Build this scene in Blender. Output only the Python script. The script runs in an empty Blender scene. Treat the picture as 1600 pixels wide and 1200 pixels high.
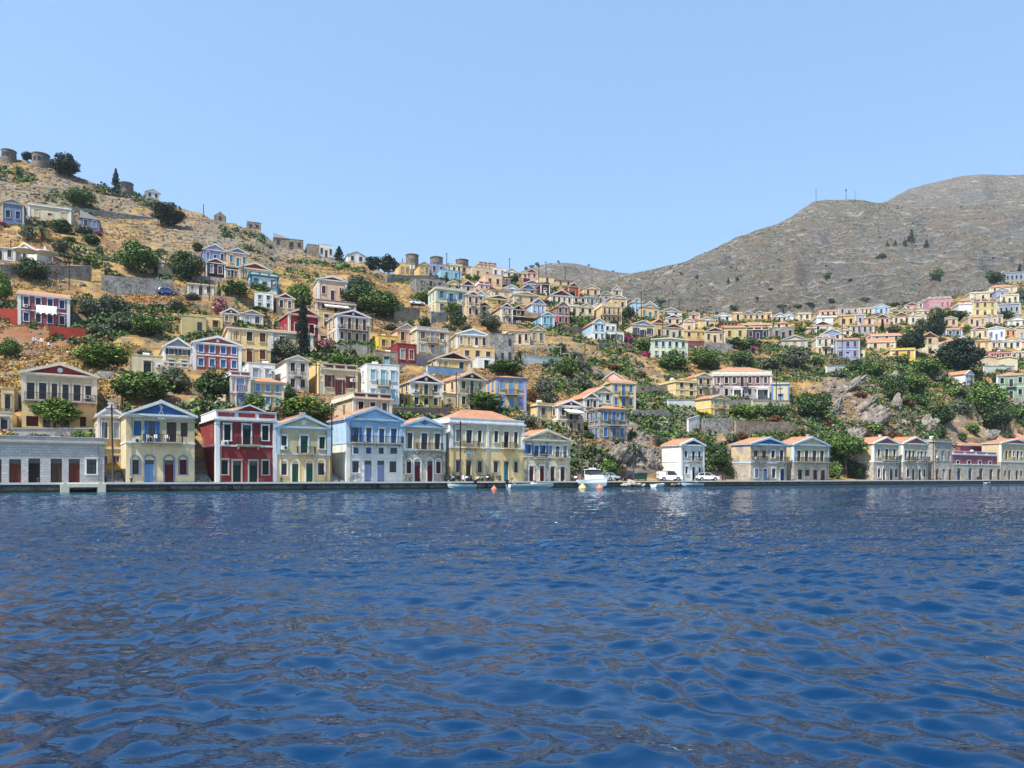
import bpy, math, random
import numpy as np
random.seed(7)
RNG = np.random.default_rng(11)
scene = bpy.context.scene
COL = scene.collection
F, HY, CAMZ = 1142.0, 747.0, 1.55      # focal length in photo pixels, horizon row, eye height
QA = math.radians(33)                  # heading of the quay line
CQ, SQ = math.cos(QA), math.sin(QA)
C0 = SQ * 41 + CQ * 85                 # the quay edge: -SQ*x + CQ*y = C0
QUAY_Z = 1.05

def uu(px): return (px - 800.0) / F
def quay_y(px, d): return (C0 + d) / (CQ - SQ * uu(px))
def qpt(px, d, z=QUAY_Z):
    y = quay_y(px, d); return (uu(px) * y, y, z)

def srgb(c):
    return tuple(((v / 255) / 12.92 if v / 255 <= 0.04045 else ((v / 255 + 0.055) / 1.055) ** 2.4) for v in c)

# ------------------------------------------------------------------ noise
def vnoise(x, y, seed=0):
    xi = np.floor(x); yi = np.floor(y); fx = x - xi; fy = y - yi
    def h(a, b):
        v = np.sin(a * 127.1 + b * 311.7 + seed * 74.7) * 43758.5453
        return v - np.floor(v)
    sx = fx * fx * (3 - 2 * fx); sy = fy * fy * (3 - 2 * fy)
    return (h(xi, yi) * (1 - sx) + h(xi + 1, yi) * sx) * (1 - sy) + (h(xi, yi + 1) * (1 - sx) + h(xi + 1, yi + 1) * sx) * sy
def fbm(x, y, oct=4, seed=0):
    t = 0; a = 0.5
    for k in range(oct):
        t = t + a * (vnoise(x, y, seed + k) - 0.5); x = x * 2.03 + 3.1; y = y * 2.03 + 1.7; a *= 0.5
    return t

# ------------------------------------------------------------------ mesh builder
class MB:
    def __init__(self): self.v = []; self.f = []; self.m = []
    def add(self, vs, fs, m=0):
        b = len(self.v); self.v.extend(vs)
        for f in fs: self.f.append(tuple(b + i for i in f)); self.m.append(m)
        return self
    def box(self, x0, x1, y0, y1, z0, z1, m=0):
        return self.add([(x0,y0,z0),(x1,y0,z0),(x1,y1,z0),(x0,y1,z0),(x0,y0,z1),(x1,y0,z1),(x1,y1,z1),(x0,y1,z1)],
            [(0,3,2,1),(4,5,6,7),(0,1,5,4),(1,2,6,5),(2,3,7,6),(3,0,4,7)], m)
    def prism(self, poly, y0, y1, m=0):          # polygon in x,z (counter-clockwise seen from -y) pushed along y
        n = len(poly)
        vs = [(x, y0, z) for x, z in poly] + [(x, y1, z) for x, z in poly]
        fs = [tuple(range(n)), tuple(range(2 * n - 1, n - 1, -1))]
        for i in range(n):
            j = (i + 1) % n; fs.append((i, i + n, j + n, j))
        return self.add(vs, fs, m)
    def quad(self, a, b, c, d, m=0): return self.add([a, b, c, d], [(0, 1, 2, 3)], m)
    def tube(self, pts, rs, n=6, m=0, cap=True):
        pts = [np.array(p, float) for p in pts]; base = len(self.v)
        if not hasattr(rs, '__len__'): rs = [rs] * len(pts)
        for i, p in enumerate(pts):
            d = pts[min(i + 1, len(pts) - 1)] - pts[max(i - 1, 0)]
            d = d / (np.linalg.norm(d) + 1e-9)
            a = np.cross(d, (0, 0, 1) if abs(d[2]) < 0.9 else (1, 0, 0)); a /= np.linalg.norm(a); b = np.cross(d, a)
            for k in range(n):
                t = 2 * math.pi * k / n; q = p + rs[i] * (math.cos(t) * a + math.sin(t) * b); self.v.append(tuple(q))
        for i in range(len(pts) - 1):
            for k in range(n):
                k2 = (k + 1) % n
                self.f.append((base + i*n + k, base + i*n + k2, base + (i+1)*n + k2, base + (i+1)*n + k)); self.m.append(m)
        if cap:
            self.f.append(tuple(base + k for k in range(n))); self.m.append(m)
            e = base + (len(pts) - 1) * n
            self.f.append(tuple(e + k for k in reversed(range(n)))); self.m.append(m)
        return self
    def lathe(self, prof, n=16, c=(0, 0, 0), m=0):
        base = len(self.v)
        for r, z in prof:
            for k in range(n):
                t = 2 * math.pi * k / n; self.v.append((c[0] + r * math.cos(t), c[1] + r * math.sin(t), c[2] + z))
        for i in range(len(prof) - 1):
            for k in range(n):
                k2 = (k + 1) % n
                self.f.append((base + i*n + k, base + i*n + k2, base + (i+1)*n + k2, base + (i+1)*n + k)); self.m.append(m)
        return self
    def wheel(self, c, r, w, n=14, m=0):            # a disc with its axis along local y
        x, y, z = c
        a = [(x + r * math.cos(2*math.pi*k/n), y - w/2, z + r * math.sin(2*math.pi*k/n)) for k in range(n)]
        b = [(p[0], y + w/2, p[2]) for p in a]
        self.add(a + b, [tuple(range(n)), tuple(range(2*n-1, n-1, -1))] + [(k, k+n, (k+1) % n + n, (k+1) % n) for k in range(n)], m)
        return self
    def mesh(self, name, mats, smooth=False):
        me = bpy.data.meshes.new(name)
        me.from_pydata(self.v, [], self.f)
        for q in (mats if isinstance(mats, (list, tuple)) else [mats]): me.materials.append(q)
        me.polygons.foreach_set('material_index', self.m)
        if smooth: me.polygons.foreach_set('use_smooth', [True] * len(self.f))
        me.update(); return me
    def build(self, name, mats, parent=None, loc=None, rz=0, smooth=False):
        return put(name, self.mesh(name, mats, smooth), parent, loc, rz)

def put(name, me, parent=None, loc=None, rz=0):
    o = bpy.data.objects.new(name, me); COL.objects.link(o)
    if parent is not None: o.parent = parent
    if loc is not None: o.location = loc
    if rz: o.rotation_euler = (0, 0, rz)
    return o
def tag(o, label=None, cat=None, group=None, kind=None):
    if label: o['label'] = label
    if cat: o['category'] = cat
    if group: o['group'] = group
    if kind: o['kind'] = kind
    return o
def empty(name, loc=(0, 0, 0), rz=0):
    o = bpy.data.objects.new(name, None); COL.objects.link(o); o.location = loc; o.rotation_euler = (0, 0, rz)
    o.empty_display_size = 0.3; return o
def grid_mesh(name, P, mat, smooth=True, attrs=None):
    r, c = P.shape[:2]
    me = bpy.data.meshes.new(name)
    me.vertices.add(r * c); me.vertices.foreach_set('co', P.reshape(-1).astype(np.float32))
    i = np.arange((r - 1) * c).reshape(r - 1, c)[:, :-1].reshape(-1)
    q = np.stack([i, i + 1, i + c + 1, i + c], 1).astype(np.int32)
    n = len(q)
    me.loops.add(n * 4); me.loops.foreach_set('vertex_index', q.reshape(-1))
    me.polygons.add(n); me.polygons.foreach_set('loop_start', np.arange(n, dtype=np.int32) * 4)
    if smooth: me.polygons.foreach_set('use_smooth', np.ones(n, dtype=bool))
    for k, a in (attrs or {}).items():
        at = me.attributes.new(k, 'FLOAT', 'POINT'); at.data.foreach_set('value', a.reshape(-1).astype(np.float32))
    me.materials.append(mat); me.update(calc_edges=True); me.validate(); return me
def soup_mesh(name, V, nper, mats, mi=None, smooth=False):
    """V: (n, nper, 3) separate polygons of nper corners each"""
    n = len(V); me = bpy.data.meshes.new(name)
    me.vertices.add(n * nper); me.vertices.foreach_set('co', V.reshape(-1).astype(np.float32))
    me.loops.add(n * nper); me.loops.foreach_set('vertex_index', np.arange(n * nper, dtype=np.int32))
    me.polygons.add(n); me.polygons.foreach_set('loop_start', np.arange(n, dtype=np.int32) * nper)
    for q in mats: me.materials.append(q)
    if mi is not None: me.polygons.foreach_set('material_index', mi.astype(np.int32))
    me.update(calc_edges=True); return me

# ------------------------------------------------------------------ materials
class NT:
    def __init__(self, name):
        self.m = bpy.data.materials.new(name); self.m.use_nodes = True
        self.t = self.m.node_tree; self.b = self.t.nodes['Principled BSDF']
        self.b.inputs['Specular IOR Level'].default_value = 0.25
    def n(self, typ, **kw):
        x = self.t.nodes.new(typ)
        for k, v in kw.items(): setattr(x, k, v)
        return x
    def set(self, node, **kw):
        for k, v in kw.items(): node.inputs[k.replace('_', ' ')].default_value = v
        return node
    def link(self, a, b): self.t.links.new(a, b)
    def pos(self, scale=(1, 1, 1), kind='pos'):
        mp = self.n('ShaderNodeMapping'); mp.inputs['Scale'].default_value = scale
        if kind == 'pos': g = self.n('ShaderNodeNewGeometry'); self.link(g.outputs['Position'], mp.inputs['Vector'])
        else: g = self.n('ShaderNodeTexCoord'); self.link(g.outputs['Object'], mp.inputs['Vector'])
        return mp.outputs['Vector']
    def noise(self, vec, scale, detail=4, rough=0.55):
        x = self.n('ShaderNodeTexNoise'); self.set(x, Scale=scale, Detail=detail, Roughness=rough); self.link(vec, x.inputs['Vector'])
        return x.outputs['Fac']
    def ramp(self, fac, stops):
        r = self.n('ShaderNodeValToRGB'); e = r.color_ramp.elements
        while len(e) < len(stops): e.new(0.5)
        for k, (p, c) in enumerate(stops):
            e[k].position = p; e[k].color = (c, c, c, 1) if not hasattr(c, '__len__') else (*c[:3], 1)
        self.link(fac, r.inputs['Fac']); return r.outputs['Color']
    def mix(self, fac, a, b, mode='MIX'):
        x = self.n('ShaderNodeMix', data_type='RGBA', blend_type=mode)
        for v, s in ((fac, x.inputs[0]), (a, x.inputs[6]), (b, x.inputs[7])):
            if hasattr(v, 'is_output'): self.link(v, s)
            elif hasattr(v, '__len__'): s.default_value = (*v[:3], 1)
            else: s.default_value = v
        return x.outputs[2]
    def math(self, op, a, b=0.0):
        x = self.n('ShaderNodeMath', operation=op)
        for v, s in ((a, x.inputs[0]), (b, x.inputs[1])):
            if hasattr(v, 'is_output'): self.link(v, s)
            else: s.default_value = v
        return x.outputs[0]
    def bump(self, h, strength=0.3, dist=0.1):
        x = self.n('ShaderNodeBump'); self.set(x, Distance=dist)
        if hasattr(strength, 'is_output'): self.link(strength, x.inputs['Strength'])
        else: x.inputs['Strength'].default_value = strength
        self.link(h, x.inputs['Height']); self.link(x.outputs['Normal'], self.b.inputs['Normal']); return x
    def col(self, c):
        s = self.b.inputs['Base Color']
        if hasattr(c, 'is_output'): self.link(c, s)
        else: s.default_value = (*c[:3], 1)
        return self
    def rough(self, r): self.b.inputs['Roughness'].default_value = r; return self

MATS = {}
def cached(fn):
    def w(*a):
        k = (fn.__name__,) + a
        if k not in MATS: MATS[k] = fn(*a)
        return MATS[k]
    return w
PAL = dict(W=(226,224,216), C=(218,203,168), Y=(232,202,142), O=(216,182,124), K=(208,190,150), R=(138,54,54), RL=(168,66,48), CR=(150,36,50), RO=(168,88,94),
    MA=(152,122,130), PK=(222,176,164), PE=(220,184,148), LB=(172,200,222), PW=(140,150,188), BL=(58,106,158), NV=(36,54,100), TE=(48,124,142), TQ=(136,182,200),
    SG=(134,158,128), MT=(172,202,196), BE=(204,182,148), LV=(156,162,198), PG=(206,214,190), OR=(226,138,62), DG=(24,52,46), BR=(92,42,28), GY=(150,156,166),
    MR=(88,28,32), BK=(22,20,20), LG=(176,166,172), DT=(206,202,182), OY=(200,184,130), GN=(34,92,74), CY=(224,206,164), IR=(38,38,42), WD=(70,54,42), SB=(96,122,160),
    MV=(160,86,98), DM=(70,24,36), CO=(176,172,162), YB=(232,190,84), SK=(104,148,190), TR=(226,226,222), PB=(190,208,220), MP=(196,142,154), TC=(220,208,184), TD=(206,196,172), GB=(116,132,160))
@cached
def stucco(code, worn=0):
    t = NT('stucco'); c = np.array(srgb(PAL[code])) * 0.92
    p = t.pos()
    n1 = t.noise(p, 0.7, 5, 0.6); n2 = t.noise(t.pos((1.6, 1.6, 0.14)), 1.0, 4, 0.6); n3 = t.noise(p, 9.0, 3)
    a = t.mix(t.ramp(n1, [(0.3, 0.0), (0.72, 1.0)]), tuple(c * 0.76), tuple(np.minimum(c * 1.08, 0.86)))
    a = t.mix(t.ramp(n2, [(0.50, 0.0), (0.72, 0.62)]), a, tuple(c * 0.60 + 0.03)); n5 = t.noise(p, .45, 6, .7); a = t.mix(t.ramp(n5, [(.57, 0.0), (.63, .5)]), a, tuple(np.minimum(c * .78 + .12, .8)))
    if worn:
        w = t.noise(p, 0.55, 8, 0.68); a = t.mix(t.ramp(w, [(0.50, 0.0), (0.56, 1.0)]), a, (0.28, 0.26, 0.24))
        w2 = t.noise(t.pos((1, 1, 0.4)), 1.3, 6, 0.7); a = t.mix(t.ramp(w2, [(0.58, 0.0), (0.66, 0.8)]), a, (0.10, 0.09, 0.085))
    t.col(a).rough(0.9); t.bump(n3, 0.15, 0.03); return t.m
@cached
def paint(code):
    t = NT('paint'); c = np.array(srgb(PAL[code])) * 0.92
    n = t.noise(t.pos(), 3.0, 4)
    t.col(t.mix(n, tuple(c * 0.8), tuple(np.minimum(c * 1.12, 0.85)))).rough(0.55); return t.m
@cached
def trim(code='TR'):
    t = NT('trim'); c = np.array(srgb(PAL[code])) * 0.95
    n = t.noise(t.pos((1.5, 1.5, 0.4)), 1.4, 5, 0.6)
    t.col(t.mix(t.ramp(n, [(0.35, 0.0), (0.7, 1.0)]), tuple(c * 0.82), tuple(np.minimum(c * 1.03, 0.84)))).rough(0.8); return t.m
@cached
def roof_tile():
    t = NT('roof_tile'); p = t.pos()
    n = t.noise(p, 2.2, 6, 0.7); n2 = t.noise(p, 0.35, 3)
    vo = t.n('ShaderNodeTexVoronoi'); t.set(vo, Scale=3.4); t.link(p, vo.inputs['Vector'])
    a = t.mix(t.ramp(n, [(0.3, 0.0), (0.75, 1.0)]), (0.26, 0.095, 0.045), (0.46, 0.215, 0.115))
    a = t.mix(t.math('MULTIPLY', vo.outputs['Color'], 0.45), a, (0.52, 0.31, 0.20))
    a = t.mix(t.ramp(n2, [(0.5, 0.0), (0.7, 0.5)]), a, (0.24, 0.11, 0.075))
    wv = t.n('ShaderNodeTexWave', wave_type='BANDS', bands_direction='DIAGONAL'); t.set(wv, Scale=1.2, Distortion=0.4); t.link(t.pos((1, 1, 0)), wv.inputs['Vector'])
    t.col(a).rough(0.9); t.bump(wv.outputs['Fac'], 0.45, 0.08); return t.m
@cached
def rubble_mat(tint='g'):
    t = NT('rubble_stone'); p = t.pos()
    vo = t.n('ShaderNodeTexVoronoi'); t.set(vo, Scale=2.6); t.link(p, vo.inputs['Vector'])
    ve = t.n('ShaderNodeTexVoronoi', feature='DISTANCE_TO_EDGE'); t.set(ve, Scale=2.6); t.link(p, ve.inputs['Vector'])
    c1, c2, c3 = {'g': ((.12,.11,.098), (.37,.35,.32), (.065,.06,.053)), 'b': ((.15,.115,.08), (.38,.31,.24), (.08,.06,.045)),
                  'd': ((.085,.07,.055), (.24,.205,.165), (.05,.042,.034)), 'l': ((.28,.25,.20), (.52,.475,.395), (.19,.17,.14)), 'r': ((.23,.13,.09), (.38,.26,.19), (.14,.085,.06))}[tint]
    bw = t.n('ShaderNodeRGBToBW'); t.link(vo.outputs['Color'], bw.inputs[0])
    a = t.mix(bw.outputs[0], c1, c2)
    a = t.mix(t.ramp(ve.outputs['Distance'], [(0.02, 1.0), (0.09, 0.0)]), a, c3)
    n = t.noise(p, 0.5, 5, 0.65); a = t.mix(t.ramp(n, [(0.42, 0.0), (0.70, 0.75)]), a, tuple(np.array(c2) * 1.2)); nb = t.noise(p, 1.3, 6, .75); a = t.mix(t.ramp(nb, [(.52, 0.0), (.62, .8)]), a, tuple(np.array(c3) * 1.1)); nc = t.noise(p, .25, 3); a = t.mix(t.ramp(nc, [(.5, 0.0), (.7, .35)]), a, (.20, .15, .08))
    t.col(a).rough(0.95); t.bump(ve.outputs['Distance'], 0.6, 0.1); return t.m
@cached
def ashlar_mat():
    t = NT('ashlar_stone')
    g = t.n('ShaderNodeTexCoord'); s = t.n('ShaderNodeSeparateXYZ'); t.link(g.outputs['Object'], s.inputs[0])
    cb = t.n('ShaderNodeCombineXYZ'); t.link(t.math('ADD', s.outputs[0], s.outputs[1]), cb.inputs[0]); t.link(s.outputs[2], cb.inputs[1])
    br = t.n('ShaderNodeTexBrick'); t.link(cb.outputs[0], br.inputs['Vector'])
    t.set(br, Scale=1.0, Mortar_Size=0.018, Brick_Width=0.62, Row_Height=0.3, Bias=0.0)
    br.inputs['Color1'].default_value = (.40, .39, .385, 1); br.inputs['Color2'].default_value = (.52, .51, .50, 1); br.inputs['Mortar'].default_value = (.2, .19, .185, 1)
    n = t.noise(t.pos(), 1.2, 6, 0.7)
    a = t.mix(t.ramp(n, [(0.35, 0.0), (0.8, 0.7)]), br.outputs['Color'], (.27, .255, .24))
    t.col(a).rough(0.95); t.bump(br.outputs['Fac'], -0.4, 0.03); return t.m
@cached
def flat(rgb, rough=0.6, metal=0.0):
    t = NT('surface'); c = np.array(rgb); n = t.noise(t.pos(), 4.0, 3)
    t.col(t.mix(n, tuple(c * 0.82), tuple(c * 1.15))).rough(rough); t.b.inputs['Metallic'].default_value = metal; return t.m
@cached
def gloss(rgb):
    t = NT('gloss'); t.col(rgb).rough(0.18); t.b.inputs['Specular IOR Level'].default_value = 0.5; return t.m
@cached
def glass():
    t = NT('window_glass'); n = t.noise(t.pos(), 0.9, 2)
    t.col(t.mix(n, (.012, .014, .017), (.05, .055, .065))).rough(0.12); t.b.inputs['Specular IOR Level'].default_value = 0.45; return t.m
@cached
def leafmat(dark, light, tip):
    t = NT('leaves'); g = t.n('ShaderNodeNewGeometry')
    r = t.ramp(g.outputs['Random Per Island'], [(0.0, dark), (0.65, light), (1.0, tip)])
    n = t.noise(t.pos(), 0.45, 3); a = t.mix(t.ramp(n, [(0.3, 0.0), (0.7, 1.0)]), t.mix(0.42, r, dark), r)
    t.col(a).rough(0.75); t.b.inputs['Specular IOR Level'].default_value = 0.2
    return t.m
SKY, SUNE, EXPO, AIR, DUST, OZONE, HAZE = 0.13, 4.2, 1.05, 1.0, 0.2, 3.0, 0.00009
# ------------------------------------------------------------------ the lie of the land: (photo row, distance) up each column
CUT = {
 -300: [(690,84),(600,98),(560,108),(512,124),(460,142),(420,150),(355,176),(225,250)],
 0:    [(690,89),(668,92),(560,120),(512,138),(450,155),(420,165),(355,195),(247,270)],
 200:  [(660,98),(640,101),(600,113),(560,128),(520,146),(470,166),(430,182),(400,202),(300,275)],
 400:  [(655,106),(640,109),(600,122),(560,140),(520,158),(480,175),(450,192),(420,212),(358,285)],
 600:  [(670,113),(650,118),(620,130),(560,155),(520,178),(480,205),(440,250),(428,300)],
 800:  [(690,128),(650,142),(600,166),(560,186),(520,206),(480,238),(450,275),(432,330)],
 1000: [(705,141),(650,168),(600,195),(560,220),(520,255),(495,290),(475,335)],
 1200: [(685,163),(635,190),(590,220),(560,240),(540,262),(520,290),(500,330),(492,380)],
 1400: [(690,192),(650,206),(600,230),(560,256),(530,288),(500,335),(480,430)],
 1600: [(690,232),(650,246),(600,266),(560,292),(520,325),(480,368),(436,450)],
 1900: [(690,300),(650,312),(600,330),(560,352),(520,380),(480,420),(430,500)],
}
RIDGE = [(-300,225),(-100,236),(0,247),(30,250),(60,257),(100,268),(125,278),(160,290),(200,300),(235,312),(280,325),(320,334),(360,347),(400,358),(430,380),(470,388),
 (500,400),(530,405),(570,412),(600,428),(640,430),(700,432),(750,430),(800,432),(850,440),(900,452),(950,462),(1000,475),(1050,484),(1100,490),(1200,492),(1300,488),
 (1400,480),(1450,474),(1500,462),(1540,452),(1570,440),(1600,436),(1700,430),(1900,430)]
RX, RY = zip(*RIDGE)
NQ = 80
CX = sorted(CUT)
def _col(px):
    pts = CUT[px]; d = [(HY + (CAMZ - 0.95) * F / quay_y(px, 3), quay_y(px, 3)), (HY + (CAMZ - 1.0) * F / quay_y(px, 8), quay_y(px, 8))]
    pts = [d[0], d[1]] + [p for p in pts if p[1] > d[1][1] + 0.5]
    py = np.array([p[0] for p in pts], float); yy = np.array([p[1] for p in pts], float)
    q = (py[0] - py) / (py[0] - py[-1]); q[1] = max(q[1], 0.004)
    return np.interp(np.linspace(0, 1, NQ), q, yy)
CQ_TAB = np.array([_col(p) for p in CX])
def prof(px):
    px = min(max(px, CX[0]), CX[-1])
    Y = np.array([np.interp(px, CX, CQ_TAB[:, k]) for k in range(NQ)])
    Y[0] = quay_y(px, 3)
    return Y, HY + (CAMZ - 0.95) * F / quay_y(px, 3), np.interp(px, RX, RY)
def T(px, py):
    """distance at which the slope shows at photo position px, py"""
    Y, p0, p1 = prof(px); q = (p0 - py) / (p0 - p1)
    return float(np.interp(q, np.linspace(0, 1, NQ), Y))
def P3(px, py, Y=None):
    Y = T(px, py) if Y is None else Y
    return (uu(px) * Y, Y, CAMZ + (HY - py) * Y / F)

COLS = np.arange(-300, 1901, 4.0); NR = 330; NB = 26
TY = np.zeros((NR + NB, len(COLS))); TZ = np.zeros_like(TY)
def init_terrain():
    qs = np.linspace(0, 1, NR) ** 1.0
    for j, px in enumerate(COLS):
        Y, p0, p1 = prof(px)
        y = np.interp(qs, np.linspace(0, 1, NQ), Y); py = p0 + (p1 - p0) * qs
        TY[:NR, j] = y; TZ[:NR, j] = CAMZ + (HY - py) * y / F
        k = np.arange(1, NB + 1)
        TY[NR:, j] = y[-1] + k * 5; TZ[NR:, j] = TZ[NR-1, j] - 0.012 * (k * 5) ** 1.7
    X = uu(COLS)[None, :] * TY
    d = -SQ * X + CQ * TY - C0
    amp = np.clip((d - 7) / 8, 0, 1)
    edge = np.ones_like(TY); edge[NR-14:NR+4] = 0.55
    TZ[:] += amp * edge * (fbm(X / 9, TY / 9, 5, 3) * 2.6 + fbm(X / 2.3, TY / 2.3, 3, 9) * 0.9)
    # shallow terraces with broken edges
    st = 2.4; ph = (TZ + fbm(X / 22, TY / 22, 3, 5) * 6) / st; fr = ph - np.floor(ph)
    terr = (np.clip(fr / 0.25, 0, 1) - fr) * st * 0.45
    TZ[:] += amp * edge * terr * (vnoise(X / 17, TY / 17, 21) > 0.45)
def sampler(X, Y):
    px = 800 + F * X / Y; f = min(max((px - COLS[0]) / 4.0, 0), len(COLS) - 1.001); j = int(f); t = f - j
    return (1 - t) * np.interp(Y, TY[:, j], TZ[:, j]) + t * np.interp(Y, TY[:, j+1], TZ[:, j+1])
def flatten(cx, cy, rz, W, D, zb, front=4.0, side=1.2):
    X = uu(COLS)[None, :] * TY
    dx = X - cx; dy = TY - cy; c, s = math.cos(rz), math.sin(rz)
    lx = dx * c + dy * s; ly = -dx * s + dy * c
    out = np.maximum(np.maximum(np.abs(lx) - W / 2 - side, 0), np.maximum(-front - ly, 0))
    lim = zb - 0.12 + out * 1.1 + np.clip(-ly, 0, 50) * -0.0
    m = (ly < D * 0.8) & (out < 3) & (TZ > lim)
    TZ[m] = lim[m]

def hill_material(name, far=False):
    t = NT(name); p = t.pos()
    n0 = t.noise(p, 0.028, 5, 0.6); n1 = t.noise(p, 0.12, 6, 0.65); n2 = t.noise(p, 0.9, 6, 0.7); n3 = t.noise(t.pos((1, 1, 3.2)), 0.35, 6, 0.7)
    if not far:
        gold = t.mix(n2, (.235, .145, .050), (.47, .31, .115)); soil = t.mix(n2, (.10, .058, .030), (.25, .16, .088)); ea = t.n('ShaderNodeAttribute', attribute_name='earth'); rock = t.mix(n2, (.085, .074, .06), (.27, .245, .215))
        a = t.mix(t.ramp(n1, [(0.43, 0.0), (0.56, 1.0)]), soil, gold); a = t.mix(t.ramp(t.math('ADD', t.math('MULTIPLY', ea.outputs['Fac'], .6), n1), [(.72, 0.0), (.92, .85)]), a, t.mix(n2, (.14, .055, .026), (.30, .135, .065)))
        at = t.n('ShaderNodeAttribute', attribute_name='rocky'); sl = t.n('ShaderNodeNewGeometry'); sep = t.n('ShaderNodeSeparateXYZ'); t.link(sl.outputs['Normal'], sep.inputs[0])
        steep = t.ramp(sep.outputs[2], [(0.60, 0.16), (0.84, 0.0)])
        f = t.math('ADD', t.math('ADD', n3, t.math('MULTIPLY', at.outputs['Fac'], 0.24)), steep)
        a = t.mix(t.ramp(f, [(0.60, 0.0), (0.70, .9)]), a, rock)
        a = t.mix(t.ramp(t.math('ADD', n1, t.math('MULTIPLY', n2, 0.35)), [(0.76, 0.0), (0.86, 0.75)]), a, (.085, .10, .035))
        t.bump(t.math('ADD', n2, t.math('MULTIPLY', n3, 1.5)), 0.7, 0.5)
    else:
        a = t.mix(t.ramp(n1, [(0.3, 0.0), (0.7, 1.0)]), (.092, .064, .038), (.195, .138, .085))
        a = t.mix(t.ramp(n0, [(0.35, 0.0), (0.65, 1.0)]), a, (.085, .078, .045))
        vo = t.n('ShaderNodeTexVoronoi'); t.set(vo, Scale=0.16); t.link(t.pos((1, 1, 1.6)), vo.inputs['Vector'])
        sp = t.ramp(t.math('ADD', vo.outputs['Distance'], t.math('MULTIPLY', n3, -0.9)), [(-0.30, 1.0), (-0.14, 0.0)])
        n4 = t.noise(p, 0.5, 5, 0.75); f = t.ramp(t.math('ADD', n4, t.math('MULTIPLY', n0, 0.35)), [(0.68, 0.0), (0.80, 1.0)])
        rk = t.noise(t.pos((1, 1, 2.2)), 0.045, 7, 0.72)
        a = t.mix(t.math('MULTIPLY', f, .55), a, (.34, .315, .285)); a = t.mix(t.math('MULTIPLY', sp, 0.22), a, (.28, .26, .235))
        a = t.mix(t.ramp(rk, [(0.55, 0.0), (0.62, 0.85)]), a, (.31, .295, .275))
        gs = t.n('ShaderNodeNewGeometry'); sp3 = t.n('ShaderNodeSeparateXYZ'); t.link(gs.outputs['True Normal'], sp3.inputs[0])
        a = t.mix(t.ramp(sp3.outputs[2], [(.42, .85), (.60, 0.0)]), a, t.mix(n4, (.075,.070,.064), (.21,.20,.185)))  # steep faces: grey rock, with the cliffs' shade put into the colour
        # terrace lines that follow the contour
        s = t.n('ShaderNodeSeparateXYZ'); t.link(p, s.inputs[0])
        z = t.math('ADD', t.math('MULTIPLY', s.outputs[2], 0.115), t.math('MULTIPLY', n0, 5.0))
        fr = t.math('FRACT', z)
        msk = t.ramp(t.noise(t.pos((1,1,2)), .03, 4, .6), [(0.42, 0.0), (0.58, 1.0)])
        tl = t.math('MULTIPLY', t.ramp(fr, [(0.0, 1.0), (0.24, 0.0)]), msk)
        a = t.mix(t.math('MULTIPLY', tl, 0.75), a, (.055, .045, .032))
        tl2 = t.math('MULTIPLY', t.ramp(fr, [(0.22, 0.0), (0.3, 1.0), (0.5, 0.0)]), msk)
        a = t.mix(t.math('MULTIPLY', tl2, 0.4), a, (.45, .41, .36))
        t.bump(t.math('ADD', n4, t.math('MULTIPLY', rk, 6.0)), 0.8, 2.5)
    t.col(a).rough(1.0); t.b.inputs['Specular IOR Level'].default_value = 0.05
    return t.m

def far_sheet(name, label, sil, y0, y1, p_low, rows=170, step=5, mat=None, seed=1, rough=14, gully=26):
    xs, ys = zip(*sil); cols = np.arange(xs[0], xs[-1] + 1, step, dtype=float)
    P = np.zeros((rows + 12, len(cols), 3))
    q = np.linspace(0, 1, rows)[:, None]
    sil_y = np.interp(cols, xs, ys)[None, :]
    Ya = np.interp(cols, *zip(*y0))[None, :]; Yb = np.interp(cols, *zip(*y1))[None, :]
    lo = np.interp(cols, *zip(*p_low))[None, :]
    Y = Ya + (Yb - Ya) * q ** 1.15
    py = lo + (sil_y - lo) * (0.9 * q + 0.1 * np.sin(q * math.pi / 2))
    X = uu(cols)[None, :] * Y; Z = CAMZ + (HY - py) * Y / F
    w = np.clip((1 - q) * 4.5, 0, 1) * np.clip(q * 6, 0, 1)
    w2 = 0.34 + 0.66 * w
    rid = np.abs(fbm(X / 130, Y / 210, 4, seed)) * -gully
    Z = Z + w * rid + w2 * (fbm(X / 45, Y / 45, 5, seed + 7) * rough + np.abs(fbm(X / 16, Y / 16, 4, seed + 3)) * rough * 0.8 * np.clip(vnoise(X / 90, Y / 90, seed + 40) * 3 - 1.2, 0, 1))
    st = 7.0; ph = (Z + fbm(X / 80, Y / 80, 2, seed + 5) * 14) / st; fr = ph - np.floor(ph)
    Z = Z + w * (np.clip(fr / 0.2, 0, 1) - fr) * st * 0.55 * (vnoise(X / 70, Y / 70, seed + 9) > 0.4)
    cl = fbm(X / 75, Y / 75, 4, seed + 60); cl = np.clip((cl - .03) * 14, 0, 1) - np.clip((cl - .12) * 3, 0, 1); Z = Z + w * cl * 17
    cl2 = fbm(X / 28, Y / 40, 4, seed + 66); Z = Z + w * np.clip((cl2 - .05) * 22, 0, 1) * 5.5
    P[:rows, :, 0] = X; P[:rows, :, 1] = Y; P[:rows, :, 2] = Z
    for k in range(12):
        d = (k + 1) * 25
        P[rows+k, :, 1] = Y[-1] + d; P[rows+k, :, 0] = uu(cols) * (Y[-1] + d); P[rows+k, :, 2] = Z[-1] - 0.0016 * d ** 1.9
    o = put(name, grid_mesh(name, P, mat)); tag(o, label, kind='structure')
    FAR.append((cols, P[:rows]))
    return o
FAR = []
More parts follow.
